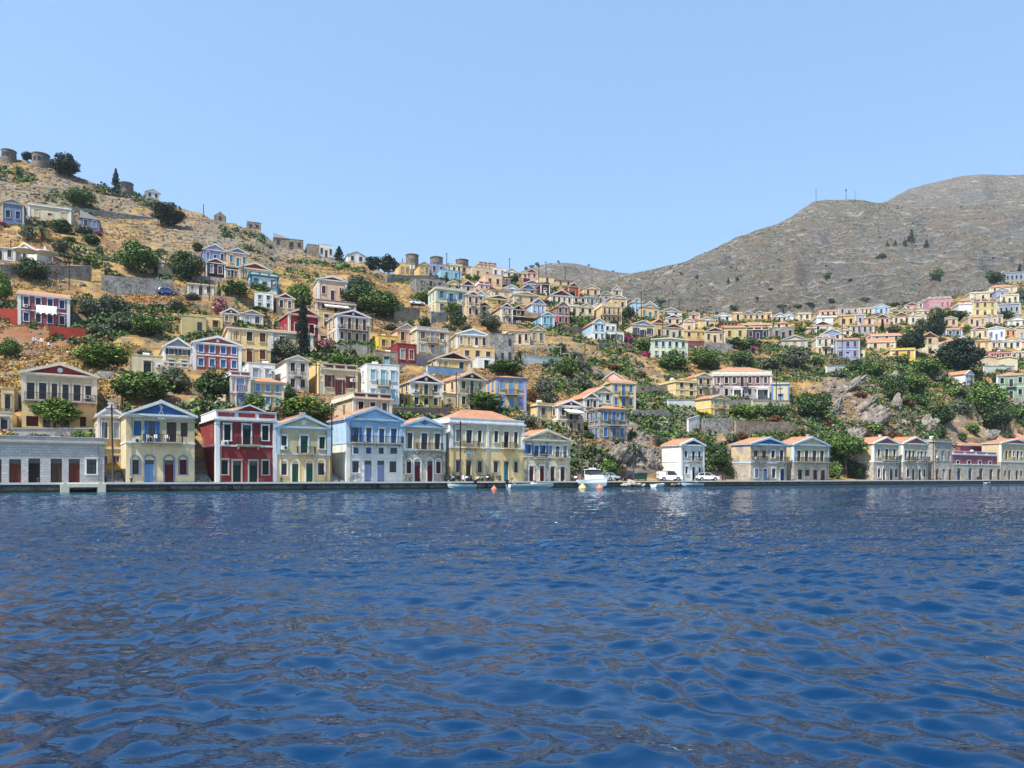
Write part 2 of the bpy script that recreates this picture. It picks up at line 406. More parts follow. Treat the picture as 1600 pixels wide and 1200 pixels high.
def far_point(k, px, py):
    """point of far sheet k that shows at photo position px, py"""
    cols, P = FAR[k]; j = int(np.argmin(np.abs(cols - px))); p = P[:, j]
    rows = HY - (p[:, 2] - CAMZ) * F / p[:, 1]
    vis = np.minimum.accumulate(rows); ok = np.where((rows <= py) & (rows <= vis + 0.3))[0]
    i = ok[0] if len(ok) else len(p) - 1
    return (uu(px) * p[i, 1], p[i, 1], p[i, 2])
# ------------------------------------------------------------------ openings
WCACHE = {}
def leaf_panels(mb, x0, x1, z0, z1, y, m, slats=True):
    """one shutter or door leaf: frame with louvres"""
    mb.box(x0, x1, y, y + 0.035, z0, z1, m)
    b = min(0.09, (x1 - x0) * 0.2)
    mb.box(x0, x0 + b, y - 0.025, y, z0, z1, m); mb.box(x1 - b, x1, y - 0.025, y, z0, z1, m)
    for zz in (z0, (z0 + z1) / 2 - b / 2, z1 - b): mb.box(x0 + b, x1 - b, y - 0.025, y, zz, zz + b, m)
    if slats:
        n = max(3, int((z1 - z0) / 0.16))
        for k in range(n):
            z = z0 + (k + 0.5) * (z1 - z0) / n; mb.box(x0 + b, x1 - b, y - 0.018, y, z, z + 0.05, m)
def window_mesh(kind, code, w, h, y, fine):
    """the opening itself: glass with bars, closed shutters or a door; front face at depth y"""
    key = ('w', kind, code, round(w, 1), round(h, 1), y, fine)
    if key in WCACHE: return WCACHE[key]
    w, h = key[3], key[4]; mb = MB(); x = w / 2
    mats = [glass(), paint(code)]; bar = 0.055
    if kind in 'wof':
        mb.box(-x, x, y + 0.02, y + 0.05, 0, h, 0)
        if fine:
            for a, b in ((-x, -x + bar), (x - bar, x), (-bar / 2, bar / 2)): mb.box(a, b, y - 0.03, y + 0.02, 0, h, 1)
            for z in (0, h * 0.36, h * 0.70, h - bar): mb.box(-x, x, y - 0.025, y + 0.015, z, z + bar, 1)
        else:
            mb.box(-bar * .7, bar * .7, y - 0.02, y + 0.02, 0, h, 1); mb.box(-x, x, y - 0.02, y + 0.015, h * .66, h * .66 + bar, 1)
    elif kind == 's':
        if fine: leaf_panels(mb, -x, -0.012, 0, h, y, 1); leaf_panels(mb, 0.012, x, 0, h, y, 1)
        else: mb.box(-x, -0.015, y, y + 0.04, 0, h, 1); mb.box(0.015, x, y, y + 0.04, 0, h, 1)
    elif kind == 'd':
        t = h * 0.8
        mb.box(-x, x, y + 0.02, y + 0.05, t, h, 0); mb.box(-x, x, y - 0.03, y + 0.03, t - bar, t, 1)
        if fine: leaf_panels(mb, -x, -0.012, 0, t - bar, y, 1, False); leaf_panels(mb, 0.012, x, 0, t - bar, y, 1, False)
        else: mb.box(-x, x, y, y + 0.04, 0, t - bar, 1)
    elif kind == 'g':
        mb.box(-x, x, y + 0.1, y + 0.13, 0, h, 0)
        n = max(2, int(w / 0.22))
        for k in range(n + 1):
            xx = -x + k * w / n; mb.box(xx - 0.03, xx + 0.03, y - 0.02, y + 0.02, 0, h, 1)
        for z in (0, h * .25, h * 0.72, h - bar): mb.box(-x, x, y - 0.026, y + 0.026, z, z + bar * 1.2, 1)
    elif kind == 'k':
        mb.box(-x, x, y + 0.02, y + 0.06, 0, h, 0)
    WCACHE[key] = mb.mesh({'d': 'door'}.get(kind, 'window'), mats); return WCACHE[key]
def surround_mesh(code, w, h, fine, arch=False, sill=True):
    key = ('f', code, round(w, 1), round(h, 1), fine, arch, sill)
    if key in WCACHE: return WCACHE[key]
    w, h = key[2], key[3]; mb = MB(); x = w / 2; b = 0.17 if fine else 0.13; p = -0.06 if fine else -0.09
    mb.box(-x - b, -x, p, 0.02, 0, h, 0); mb.box(x, x + b, p, 0.02, 0, h, 0)
    if arch:
        n = 10; r0, r1 = x, x + b
        for k in range(n):
            a0, a1 = math.pi * k / n, math.pi * (k + 1) / n
            mb.prism([(r0*math.cos(a0), h + r0*math.sin(a0)), (r1*math.cos(a0), h + r1*math.sin(a0)), (r1*math.cos(a1), h + r1*math.sin(a1)), (r0*math.cos(a1), h + r0*math.sin(a1))], p, 0.02, 0)
    else:
        mb.box(-x - b, x + b, p, 0.02, h, h + b, 0)
        mb.box(-x - b - .05, x + b + .05, p - 0.07, 0.02, h + b, h + b + 0.07, 0)
    if sill: mb.box(-x - b - .03, x + b + .03, p - 0.06, 0.02, -0.11, 0, 0)
    WCACHE[key] = mb.mesh('surround', [trim(code)]); return WCACHE[key]
def fan_mesh(code, w, y):
    key = ('fan', code, round(w, 1), y)
    if key in WCACHE: return WCACHE[key]
    x = key[2] / 2; mb = MB(); mb.prism([(x * math.cos(math.pi*k/12), x * math.sin(math.pi*k/12)) for k in range(13)], y, y + 0.05, 0)
    WCACHE[key] = mb.mesh('fanlight', [glass() if code == 'GLASS' else trim(code)]); return WCACHE[key]
def shutter_mesh(code, w, h, fine):
    key = ('sh', code, round(w, 1), round(h, 1), fine)
    if key in WCACHE: return WCACHE[key]
    mb = MB(); x = key[2] / 2
    if fine: leaf_panels(mb, -x, x, 0, h, 0, 0)
    else: mb.box(-x, x, 0, 0.05, 0, h, 0)
    WCACHE[key] = mb.mesh('shutter', [paint(code)]); return WCACHE[key]
def opening(par, kind, code, xc, z0, w, h, surr, fine, recess):
    arch = 'a' in kind; k = kind[0]; y = recess if fine else (-0.02 if surr else -0.05)
    nm = 'door' if k == 'd' else 'window'
    o = put(nm, window_mesh(k, code, w, h, y, fine), par, (xc, 0, z0))
    if surr: put('surround', surround_mesh(surr, w, h, fine, arch, k != 'd'), o)
    if arch: put('fanlight', fan_mesh('GLASS' if 'A' in kind else (surr or 'TR'), w, y), o, (0, 0, h))
    if k == 'o':
        for s in (-1, 1): put('shutter', shutter_mesh(code, w * 0.48, h, fine), o, (s * (w * 0.75 + 0.03), -0.13 if surr else -0.06, 0))
    return o
def balcony(par, x0, x1, z, depth=0.85, rail='IR', slab='CO', brackets=True, h=0.95, fine=True):
    mb = MB(); mb.box(x0, x1, -depth, 0.0, z - 0.14, z, 0); mb.box(x0 + .04, x1 - .04, -depth + .04, 0, z - 0.19, z - 0.14, 0)
    if brackets:
        n = max(2, int((x1 - x0) / 1.6) + 1)
        for k in range(n):
            x = x0 + 0.25 + k * (x1 - x0 - 0.5) / (n - 1)
            mb.add([(x-.09,0,z-.19),(x+.09,0,z-.19),(x+.09,-depth*.8,z-.19),(x-.09,-depth*.8,z-.19),(x-.09,0,z-.6),(x+.09,0,z-.6)], [(0,1,2,3),(0,3,4),(1,5,2),(3,2,5,4),(0,4,5,1)], 0)
    b = mb.build('balcony', [trim(slab)], par)
    mb = MB(); t = 0.022
    mb.box(x0+.03, x1-.03, -depth+.03, -depth+.09, z+h-.05, z+h, 0); mb.box(x0+.03, x1-.03, -depth+.04, -depth+.08, z+.08, z+.11, 0)
    for x in (x0 + .05, x1 - .05):
        mb.box(x-.02, x+.02, -depth+.03, 0, z+h-.05, z+h, 0)
    step = 0.2 if fine else 0.3
    n = max(3, int((x1 - x0) / step))
    for k in range(n + 1):
        x = x0 + .05 + k * (x1 - x0 - .1) / n; mb.box(x - t, x + t, -depth+.045, -depth+.045+2*t, z, z+h-.05, 0)
    m = max(2, int(depth / step))
    for k in range(1, m):
        y = -depth + k * depth / m
        for x in (x0 + .05, x1 - .05): mb.box(x - t, x + t, y - t, y + t, z, z+h-.05, 0)
    mb.build('railing', [flat((.028, .028, .032), 0.5)], b); return b
def facade(mb, W, z0, z1, holes, depth=0.26, m=0, top=None):
    xs = sorted({-W/2, W/2, *[round(v, 4) for h in holes for v in h[:2]]}); zs = sorted({z0, z1, *[round(v, 4) for h in holes for v in h[2:4] if z0 < v < z1]})
    for i in range(len(xs) - 1):
        for j in range(len(zs) - 1):
            cx, cz = (xs[i] + xs[i+1]) / 2, (zs[j] + zs[j+1]) / 2
            if any(h[0] < cx < h[1] and h[2] < cz < h[3] for h in holes): continue
            mb.quad((xs[i],0,zs[j]), (xs[i+1],0,zs[j]), (xs[i+1],0,zs[j+1]), (xs[i],0,zs[j+1]), m)
    for h in holes:
        a, b, c, d = h[0], h[1], max(h[2], z0), min(h[3], z1)
        if c >= d: continue
        mb.quad((a,0,c),(a,0,d),(a,depth,d),(a,depth,c),m); mb.quad((b,0,c),(b,depth,c),(b,depth,d),(b,0,d),m)
        if h[3] <= z1: mb.quad((a,0,d),(b,0,d),(b,depth,d),(a,depth,d),m)
        if h[2] >= z0: mb.quad((a,0,c),(a,depth,c),(b,depth,c),(b,0,c),m)
def wallmat(code):
    if code == 'ST': return rubble_mat('g')
    if code == 'SL': return rubble_mat('l')
    if code == 'SW': return rubble_mat('b')
    if code == 'SR': return rubble_mat('r')
    if code == 'AS': return ashlar_mat()
    if code == 'PEEL': return stucco('C', 1)
    if code == 'PEELY': return stucco('BE', 1)
    return stucco(code)

BOX = []      # (x0, y0, x1, y1, label) of every named building in the photo, for naming what stands beside it
def place(x0, x1, base, yaw, Y=None, d=None):
    """left corner, width and heading of a facade that spans x0..x1 in the photo"""
    u0, u1 = uu(x0), uu(x1); c, s = math.cos(yaw), math.sin(yaw)
    if d is not None:
        Y0 = quay_y(x0, d)
    else:
        Ym = Y if Y else T((x0 + x1) / 2, base); Y0 = Ym
        for _ in range(8):
            t = (u1 * Y0 - u0 * Y0) / (c - u1 * s); Y0 = Ym - t / 2 * s
    X0 = u0 * Y0; t = (u1 * Y0 - X0) / (c - u1 * s)
    return X0, Y0, t
class H: pass
def yaw_at(px): return float(np.interp(px, [0, 600, 900, 1100, 1300, 1600], [33, 27, 18, 6, -7, -14]))
def plan(row):
    a, lab = row.split('|'); f = a.split()
    h = H(); h.label = lab.strip(); h.x0, h.x1, h.base, h.eave = map(float, f[:4]); h.apex = None if f[4] == '-' else float(f[4])
    h.roof = f[5]; h.fl = int(f[6]); h.nb = int(f[7]); h.wall, h.lower, h.trim, h.tymp, h.sh = f[8:13]
    h.flags = {}; 
    for q in f[13:]:
        h.flags[q[0]] = q[1:]
    h.name = {'R': 'ruined_house', 'V': 'chapel', 'w': 'warehouse'}.get(h.flags.get('N', ''), 'house')
    yaw = float(h.flags['Y']) if 'Y' in h.flags else yaw_at((h.x0 + h.x1) / 2)
    h.wf = 'Q' in h.flags
    if h.wf: yaw = 33.0
    h.yaw = math.radians(yaw)
    dist = float(h.flags['@']) if '@' in h.flags else None
    h.X0, h.Y0, h.W = place(h.x0, h.x1, h.base, h.yaw, dist, float(h.flags['Q'] or 4.2) if h.wf else None)
    c, s = math.cos(h.yaw), math.sin(h.yaw)
    h.cx, h.cy = h.X0 + h.W / 2 * c, h.Y0 + h.W / 2 * s
    h.zb = QUAY_Z if h.wf else CAMZ + (HY - h.base) * h.cy / F
    h.z = lambda py, yy=h.cy, zb=h.zb: CAMZ + (HY - py) * yy / F - zb
    h.He = h.z(h.eave); h.Ha = h.z(h.apex) - h.He if h.apex else 0
    D = 8.5
    if 'S' in h.flags:
        us = uu(float(h.flags['S'])); q = (s + us * c)
        if abs(q) > 1e-3: D = (h.X0 - us * h.Y0) / q
        D = min(max(D, 5), 15) if D > 0 else 8.5
    if 'D' in h.flags: D = float(h.flags['D'])
    h.D = D
    BOX.append((h.x0, h.apex or h.eave, h.x1, h.base, h.label))
    return h
def loc_x(h, px):
    u = uu(px); return (u * h.Y0 - h.X0) / (math.cos(h.yaw) - u * math.sin(h.yaw)) - h.W / 2
def loc_z(h, px, py):
    t = loc_x(h, px) + h.W / 2; return CAMZ + (HY - py) * (h.Y0 + t * math.sin(h.yaw)) / F - h.zb

def gable_roof(mb, W, D, He, Ha, y0, ov=0.3, th=0.13, m=0, slab=True):
    s = Ha / (W / 2); e = ov
    for sg in (-1, 1):
        xe = sg * (W / 2 + e); ze = He - s * e
        a = [(xe, y0, ze), (0, y0, He + Ha), (0, D + .2, He + Ha), (xe, D + .2, ze)]
        b = [(x, y, z + th) for x, y, z in a]
        f = [(0,1,2,3),(4,5,6,7),(0,1,5,4),(1,2,6,5),(2,3,7,6),(3,0,4,7)]
        mb.add(a + b, f, m)
    mb.tube([(0, y0, He + Ha + th), (0, D + .2, He + Ha + th)], 0.11, 6, m)

def build_house(h, opens=None, extra=None):
    big = (h.x1 - h.x0) >= 38 or opens is not None
    fine = opens is not None
    W, D, He, Ha = h.W, h.D, h.He, h.Ha; fl = h.flags
    root = empty(h.name, (h.cx, h.cy, h.zb), h.yaw)
    tag(root, h.label, {'ruined_house': 'ruin', 'chapel': 'chapel', 'warehouse': 'warehouse'}.get(h.name, 'house'), fl.get('G') and GROUPS[fl['G']] or ('waterfront houses along the quay' if h.wf else 'houses on the hillside'))
    
    if h.trim == 'TR' and not h.wf: h.trim = random.choice(('TR', 'TR', 'TC', 'TC', 'TD'))
    tr = trim(h.trim); fh = He / h.fl
    zbelt = loc_z(h, (h.x0 + h.x1) / 2, float(fl['L'])) if 'L' in fl else (fh if h.fl > 1 else 0)
    two = h.lower != h.wall and h.fl > 1
    ops = []
    if opens:
        for s in opens.split(';'):
            q = s.split()
            if len(q) < 6: continue
            a, b, c, d = [float(v) for v in q[1:5]]; ox, oy = opens_off
            px0, px1, py0, py1 = ox + a / 5, ox + b / 5, oy + c / 5, oy + d / 5
            xa, xb = loc_x(h, px0), loc_x(h, px1); pm = (px0 + px1) / 2
            za, zb = loc_z(h, pm, py1), loc_z(h, pm, py0)
            if 'd' == q[0][0] and za < 0.7: za = 0.0
            ops.append((q[0], q[5], round((xa + xb) / 2, 3), za, round(max(xb - xa, 0.5), 1), round(max(zb - za, 0.5), 1), None if len(q) > 6 and q[6] == '-' else (q[6] if len(q) > 6 else h.trim)))
    else:
        nb = h.nb
        for f in range(h.fl):
            for b in range(nb):
                if 'x' in fl and f == 0 and h.fl > 1: continue
                x = -W / 2 + W * (b + 0.5) / nb * 0.92 + W * 0.04
                w = round(min(1.1, W / nb * 0.40), 1); mid = nb % 2 == 1 and b == nb // 2
                door = (f == h.fl - 1 and ('B' in fl or ('b' in fl and mid)) and h.fl > 1) or (f == 0 and mid and 'm' not in fl)
                zz = f * fh + (0.06 if door else 0.30 * fh); hh = (0.84 if door else 0.53) * fh - (0 if door else 0)
                hh = round(min(hh, 2.6 if door else 2.0), 1)
                k = 'w'
                code = h.sh
                if 'o' in fl and f == h.fl - 1: k = 'o'
                elif 'c' in fl: k = 's'
                elif 'k' in fl: k = 'k'
                elif door and f == 0: k = 'd'
                elif random.random() < 0.35: k = 's'
                if k == 'k' and random.random() < 0.3: continue
                ops.append((k, code, round(x, 3), zz, w, hh, None if 'u' in fl else h.trim))
    holes = []
    for k, c, x, z, w, hh, sr in ops:
        holes.append((x - w / 2, x + w / 2, z, z + hh))
    # walls
    def shell(z0, z1, name, mat, gable):
        mb = MB(); w2 = W / 2; e = 0.0
        if fine: facade(mb, W, z0, z1, [q for q in holes if q[3] > z0 and q[2] < z1], m=0)
        else: mb.quad((-w2,0,z0),(w2,0,z0),(w2,0,z1),(-w2,0,z1))
        mb.quad((-w2,D,z0),(-w2,0,z0),(-w2,0,z1),(-w2,D,z1)); mb.quad((w2,0,z0),(w2,D,z0),(w2,D,z1),(w2,0,z1)); mb.quad((w2,D,z0),(-w2,D,z0),(-w2,D,z1),(w2,D,z1))
        if gable == 'g':
            mb.add([(-w2,0,z1),(w2,0,z1),(0,0,z1+Ha)],[(0,1,2)]); mb.add([(-w2,D,z1),(w2,D,z1),(0,D,z1+Ha)],[(2,1,0)])
        elif gable == 's':
            for x in (-w2, w2): mb.add([(x,0,z1),(x,D,z1),(x,D/2,z1+Ha)],[(0,1,2)])
        else: mb.quad((-w2,0,z1),(w2,0,z1),(w2,D,z1),(-w2,D,z1))
        return mb.build(name, [mat], root)
    lowcode = h.lower
    if two:
        shell(0, zbelt, 'lower_wall', wallmat(lowcode), 'f'); shell(zbelt, He, 'wall', wallmat(h.wall), h.roof)
    else: shell(0, He, 'wall', wallmat(h.wall), h.roof)
    if h.wf:
        pass
    else:
        mb = MB(); mb.box(-W/2 - .03, W/2 + .03, -0.03, D, -5.5, 0.0 if 'n' in fl else 0.15); mb.build('foundation', [rubble_mat('g') if random.random() < .7 else wallmat(h.lower if h.lower in PAL else 'BE')], root)
    # trims
    if h.name != 'ruined_house' and 'z' not in fl:
        mb = MB(); ov = 0.28 if big else 0.22
        ct = 0.2 if big else 0.12
        if h.roof == 'g':
            mb.box(-W/2 - ov, W/2 + ov, -ov, 0.0, He - ct, He + 0.03); mb.box(-W/2 - ov*.5, W/2 + ov*.5, -ov*.5, 0.0, He - ct*1.9, He - ct)
            for s in (-1, 1):
                xa, xb = sorted((s * W / 2, s * (W / 2 + ov))); mb.box(xa, xb, 0.0, D, He - ct, He - 0.03 - ov * Ha / (W / 2) * 0.5)
        else:
            mb.box(-W/2 - ov, W/2 + ov, -ov, 0.0, He - ct, He); mb.box(-W/2 - ov*.5, W/2 + ov*.5, -ov*.5, 0.0, He - ct*1.8, He - ct)
            for s in (-1, 1):
                xa, xb = sorted((s * W / 2, s * (W / 2 + ov))); mb.box(xa, xb, 0.0, D, He - ct, He)
        mb.build('cornice', [tr], root)
        if h.fl > 1 and (zbelt > 0.5):
            mb = MB(); mb.box(-W/2 - .06, W/2 + .06, -0.09, 0.0, zbelt - .1, zbelt + .12)
            for s in (-1, 1):
                xa, xb = sorted((s * W / 2, s * (W / 2 + .06))); mb.box(xa, xb, 0.0, D, zbelt - .1, zbelt + .12)
            mb.build('belt_course', [tr], root)
        if 'p' not in fl and (big or random.random() < .6):
            pw = min(0.5, W * 0.05 + .1) if big else .26; zl = zbelt + .12 if (two or 'l' in fl) and h.fl > 1 else 0
            for s in (-1, 1):
                mb = MB(); xa, xb = sorted((s * (W / 2 + .05), s * (W / 2 - pw))); mb.box(xa, xb, -0.10, 0.0, zl, He - ct * 1.9)
                xa, xb = sorted((s * (W / 2 + .05), s * W / 2)); mb.box(xa, xb, 0.0, pw, zl, He - ct * 1.9)
                mb.build('pilaster', [tr], root)
    # roofs
    if h.roof == 'g':
        rc = 0.26 if big else 0.13; ov = 0.3; sl = Ha / (W / 2)
        mb = MB(); gable_roof(mb, W, D, He, Ha, -0.02, 0.28, m=0); mb.build('roof', [roof_tile() if fl.get('r') != 'g' else trim('CO')], root)
        if h.name != 'ruined_house':
            mb = MB(); e = W / 2 + .34
            for s in (-1, 1):
                A = (s * e, He - sl * .34 + .16); B = (0, He + Ha + .16); C = (0, He + Ha - rc); Dd = (s * e, He - sl * .34 - rc * .55)
                poly = [A, B, C, Dd] if s > 0 else [Dd, C, B, A]
                mb.prism(poly, -0.34 if big else -.27, -0.02, 0)
            pd = mb.build('pediment', [tr], root)
            mb = MB(); k = 0.80; mb.prism([(-W/2*k, He + .035), (W/2*k, He + .035), (0, He + .035 + Ha * k)], -0.05, 0.0)
            tp = mb.build('tympanum', [wallmat(h.tymp)], pd)
            if 'e' in fl:
                r = min(0.42, Ha * .22); mb = MB()
                mb.v = []; mb.prism([(r*math.cos(2*math.pi*i/18), He + Ha*.38 + r*math.sin(2*math.pi*i/18)) for i in range(18)], -0.10, -0.05)
                mb.build('medallion', [trim(fl['e'] or 'TR')], pd)
    elif h.roof == 'h':
        mb = MB(); e = .35; w2 = W/2 + e; rl = max((W - D) / 2, 0); dl = max((D - W) / 2, 0); hh = Ha or 1.4
        v = [(-w2,-e,He),(w2,-e,He),(w2,D+e,He),(-w2,D+e,He),(-rl,D/2-dl,He+hh),(rl,D/2+dl if rl == 0 else D/2,He+hh)]
        if rl > 0: fs = [(0,1,5,4),(1,2,5),(2,3,4,5),(3,0,4)]
        else: fs = [(0,1,4),(1,2,5,4),(2,3,5),(3,0,4,5)]
        mb.add(v, fs + [(3,2,1,0)], 0); mb.build('roof', [roof_tile()], root)
    elif h.roof == 's':
        mb = MB(); e = .25; hh = Ha or 1.2; w2 = W/2 + .1; th = .12
        for yy in (-e, D + e):
            z = He - (e * hh / (D/2)) + .03
            a = [(-w2,yy,z),(w2,yy,z),(w2,D/2,He+hh+.03),(-w2,D/2,He+hh+.03)]; b = [(x,y,q+th) for x,y,q in a]
            mb.add(a+b, [(0,1,2,3),(4,5,6,7),(0,1,5,4),(1,2,6,5),(2,3,7,6),(3,0,4,7)], 0)
        mb.build('roof', [roof_tile()], root)
    elif h.roof in 'fa':
        mb = MB(); ph = Ha if h.roof == 'a' and Ha else 0.45; t = .22; w2 = W / 2
        mb.box(-w2, w2, 0, t, He, He + ph); mb.box(-w2, w2, D - t, D, He, He + ph); mb.box(-w2, -w2 + t, t, D - t, He, He + ph); mb.box(w2 - t, w2, t, D - t, He, He + ph)
        mb.box(-w2 - .06, w2 + .06, -.06, t + .03, He + ph, He + ph + .1); mb.box(-w2-.06, -w2+t+.03, t+.03, D, He+ph, He+ph+.1); mb.box(w2-t-.03, w2+.06, t+.03, D, He+ph, He+ph+.1)
        pp = mb.build('parapet', [tr if h.roof == 'a' else wallmat(h.wall)], root)
        if h.roof == 'a' and 'j' not in fl:
            n = max(2, h.nb); mb = MB()
            for k in range(n):
                xa = -w2 + W * (k + .1) / n; xb = -w2 + W * (k + .9) / n; mb.box(xa, xb, -.07, 0, He + ph * .25, He + ph * .8)
            mb.build('attic_panel', [stucco(h.tymp)], pp)
        if h.roof == 'a':
            if 't' in fl:
                mb = MB(); hh = 1.2 if W < 12 else 1.7; e = .2; w3 = w2 - t
                v = [(-w3,t,He+ph-.1),(w3,t,He+ph-.1),(w3,D-t,He+ph-.1),(-w3,D-t,He+ph-.1),(-w3*.4,D/2,He+ph+hh),(w3*.4,D/2,He+ph+hh)]
                mb.add(v, [(0,1,5,4),(1,2,5),(2,3,4,5),(3,0,4)], 0); mb.build('roof', [roof_tile()], root)
    elif h.roof == 'm':         # single pitch falling to one side
        mb = MB(); w2 = W/2; mb.add([(-w2-.2,-.2,He),(w2+.2,-.2,He),(w2+.2,D,He),(-w2-.2,D,He),(-w2-.2,-.2,He+Ha),(-w2-.2,D,He+Ha)],[(0,1,4),(1,2,5,4),(3,5,2),(0,4,5,3),(0,3,2,1)],0); mb.build('roof', [trim('CO')], root)
    # openings
    for k, c, x, z, w, hh, sr in ops:
        opening(root, k, c, x, z, w, hh, sr, fine, 0.22)
    # windows in the side wall that shows
    if not fine and big and 'q' not in fl and h.name != 'ruined_house' and h.yaw - math.atan(uu(h.x0)) > 0.12:
        for f in range(h.fl):
            for q in range(2):
                me = window_mesh('s', h.sh, 0.9, round(min(1.7, fh * .5), 1), -0.02, False)
                o = put('window', me, root, (-W / 2, D * (0.3 + 0.4 * q), f * fh + .3 * fh)); o.rotation_euler = (0, 0, -math.pi / 2)
                put('surround', surround_mesh(h.trim, 0.9, round(min(1.7, fh * .5), 1), False), o)
    # balconies
    zt = (h.fl - 1) * fh
    if not fine and h.fl > 1:
        if 'b' in fl: balcony(root, -min(W*.2, 1.4), min(W*.2, 1.4), zt + .04, fine=big)
        if 'B' in fl: balcony(root, -W/2 + .3, W/2 - .3, zt + .04, fine=big)
    if 'A' in fl:       # canvas awning
        mb = MB(); z = zt - .1 if fl['A'] != 'u' else zt + fh * .75; w2 = W * (.48 if fl['A'] != 'u' else .3)
        mb.add([(-w2,0,z),(w2,0,z),(w2,-2.0,z-.75),(-w2,-2.0,z-.75),(-w2,-2.0,z-1.05),(w2,-2.0,z-1.05)], [(0,1,2,3),(3,2,5,4)], 0)
        v = len(mb.v); mb.add([(a,b,c-.03) for a,b,c in mb.v[:6]], [(3,2,1,0),(4,5,2,3)], 0); mb.build('awning', [flat((.72,.68,.58), .9)], root)
    # chimneys, tanks and air units that break the rooflines
    if h.name == 'house' and big and random.random() < .35 and h.roof in 'ghs':
        mb = MB(); x = W * random.uniform(.1, .3); mb.box(x-.28, x+.28, D*.6-.28, D*.6+.28, He, He + Ha + .7); mb.box(x-.36, x+.36, D*.6-.36, D*.6+.36, He+Ha+.7, He+Ha+.82); mb.build('chimney', [tr], root)
    if h.name == 'house' and big and random.random() < .45:
        mb = MB(); x = random.choice((-1, 1)) * W * .36; z = (.55 if h.fl == 1 else 1.15) * fh; mb.box(x-.4, x+.4, -.34, -.02, z, z+.55, 0); mb.wheel((x+.1, -.35, z+.27), .2, .03, 10, 1); mb.build('air_conditioner', [trim('TR'), flat((.05,.05,.05))], root)
    if h.name == 'house' and not h.wf and W > 5.5 and random.random() < .3 and 'z' not in fl:
        s = random.choice((-1, 1)); aw = random.uniform(1.8, 3.2); ah = He * random.uniform(.38, .6); y0 = random.uniform(.8, 2.5); xa, xb = sorted((s * (W/2 + .02), s * (W/2 + aw))); mb = MB(); mb.box(xa, xb, y0, y0 + 4, -4, ah, 0); an = mb.build('annex', [stucco(random.choice(('BE', 'C', 'W', 'O', 'CY')))], root)
        mb = MB(); mb.box(xa - .08, xb + .08, y0 - .1, y0 + 4.1, ah, ah + .12); mb.build('annex_roof', [random.choice((trim('CO'), roof_tile()))], an); put('window', window_mesh('w', 'WD', .8, 1.0, -.02, False), an, ((xa + xb) / 2, y0, ah * .35))
    if h.name == 'house' and h.roof in 'fa' and random.random() < .5:
        mb = MB(); x = W * random.uniform(-.3, .3); mb.tube([(x - .5, D*.5, He + 1.25), (x + .5, D*.5, He + 1.25)], .28, 10); mb.box(x-.5, x+.5, D*.45, D*.55, He, He + 1.0); mb.build('water_tank', [trim('W')], root)
    if h.wf:
        for s in random.choice(((-1,), (1,), (-1, 1))):
            mb = MB(); x = s * (W / 2 - .62); mb.tube([(x, -.07, He - .5), (x, -.07, .1)], .05, 6); mb.build('drainpipe', [flat((.22,.21,.19), .6)], root)
    if extra: extra(h, root)
    return root
GROUPS = {}
